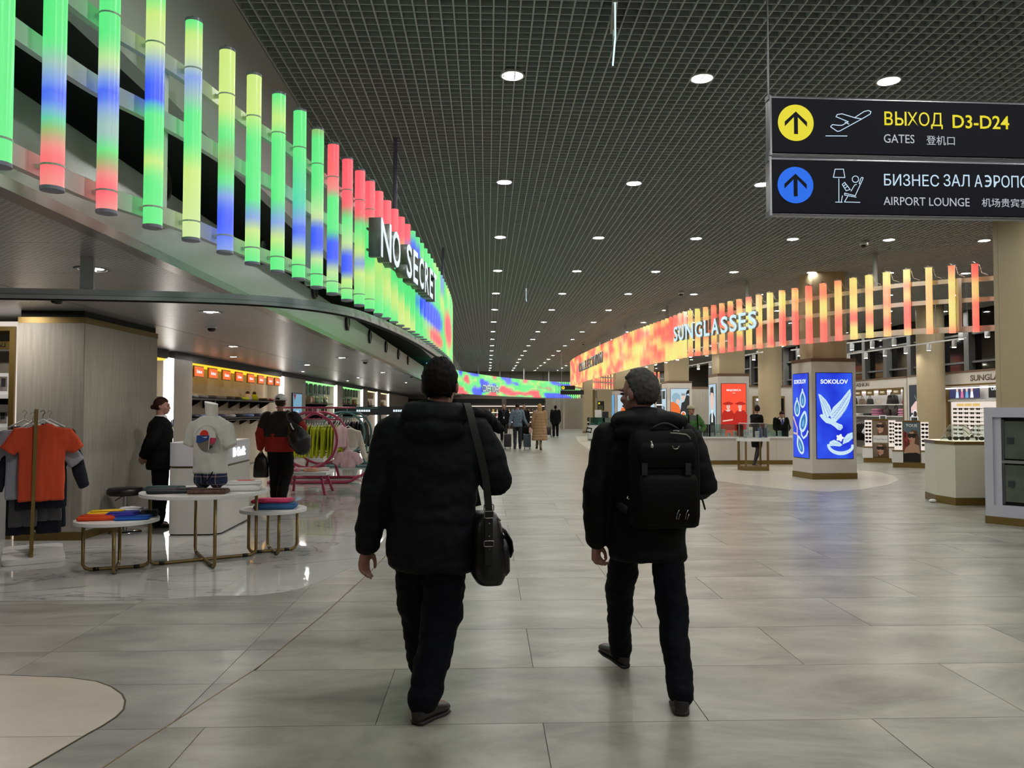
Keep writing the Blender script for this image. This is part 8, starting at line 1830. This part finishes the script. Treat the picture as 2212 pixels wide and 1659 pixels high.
t = thing('till', 'white till with dark screen on the far glass counter', 'device', (5.55, 37.7, 1.128)); MB().bb((-0.3, -0.1, 0), (0.0, 0.1, 0.36)).build('case', white, t); MB().bb((0.05, -0.05, 0), (0.35, 0.0, 0.28)).build('screen', M('dark_screen', (40, 44, 44), 0.2), t)
# track spots
trk = None
for lab, a, b, n in (('white ceiling track with spots above the blue pillar', (9.2, 23.2, 3.3), (10.2, 18.6, 3.3), 6), ('white ceiling track with spots above the fashion wall', (11.6, 27.5, 3.3), (12.0, 19.0, 3.3), 8), ('white ceiling track with spots above the jewellery counter', (5.9, 31.0, 3.3), (6.3, 20.0, 3.3), 8), ('white ceiling track with spots above the sunglasses wall', (10.6, 17.5, 3.3), (12.0, 15.0, 3.3), 5), ('white ceiling track with spots above the middle of the right shop', (8.2, 34.0, 3.3), (8.6, 24.0, 3.3), 7)):
    A_ = Vector(a); B_ = Vector(b); t = thing('track_light', lab, 'lamp', A_); D = B_ - A_
    MB().beam((0, 0, 0), D, 0.05, 0.035).build('track', M('white_track', (225, 225, 225), 0.4), t)
    for k in range(n):
        p = D * ((k + 0.5) / n); q = MB().lathe([(0.05, -0.20), (0.055, -0.19), (0.055, -0.05), (0.03, -0.02), (0.02, 0.0)], 14, c=tuple(p)).build('spot_can', M('white_track', (225, 225, 225), 0.4), t, auto=40)
        MB().add([(p.x + 0.045 * math.cos(u * math.pi / 5), p.y + 0.045 * math.sin(u * math.pi / 5), p.z - 0.203) for u in range(10)], [tuple(range(10))[::-1]]).build('spot_lens', EM('spot_glow', (255, 248, 236), SPOT_W, True), q)
    for f in (0.15, 0.85): MB().tube([D * f, D * f + Vector((0, 0, CEZ - 3.3))], 0.004, 5).build('wire', alu, t)
# far shop front under the distant screen
t = thing('far_shopfront', 'distant lit shop shelves of bottles under the far tube screen', 'shelf', (0.0, 60.6, 0))
MB().bb((-2.5, 0.5, 0), (4.5, 0.6, 2.34)).build('back', M('far_dark_shop', (40, 36, 34), 0.6), t); MB().bb((-2.5, 0, 1.95), (1.15, 0.05, 2.3)).build('black_header', black, t); MB().bb((1.5, 0, 1.95), (4.5, 0.05, 2.3)).build('black_header', black, t); MB().bb((1.15, -0.1, 0), (1.5, 0.5, 2.34)).build('pier', M('far_pier', (96, 84, 78), 0.6), t); MB().bb((4.5, -0.1, 0), (4.62, 0.5, 2.34)).build('pier', M('far_pier', (96, 84, 78), 0.6), t)
for z in (1.75, 1.25, 0.9, 0.5): MB().bb((-2.5, 0.1, z), (4.5, 0.5, z + 0.05)).build('lit_shelf', EM('far_shelf_light', (255, 236, 214), 1.5 if z > 1 else 0.8), t)
rr_ = random.Random(4)
for z in (0.95, 1.3, 0.55):
    for k in range(22):
        x = -2.3 + 0.31 * k
        if 1.1 < x < 1.55: continue
        goods('bottle' if k % 3 else 'gift', GC[rr_.randrange(len(GC))], (x, 60.9, z + 0.002), 0, 'tiny item on the %s shelf of the far shop front, number %s' % ({0.95: 'middle', 1.3: 'upper', 0.55: 'low'}[z], (names + ['nineteenth', 'twentieth', 'twenty-first', 'last'])[k]), 'bottle' if k % 3 else 'box', 'items on the far shop shelves')
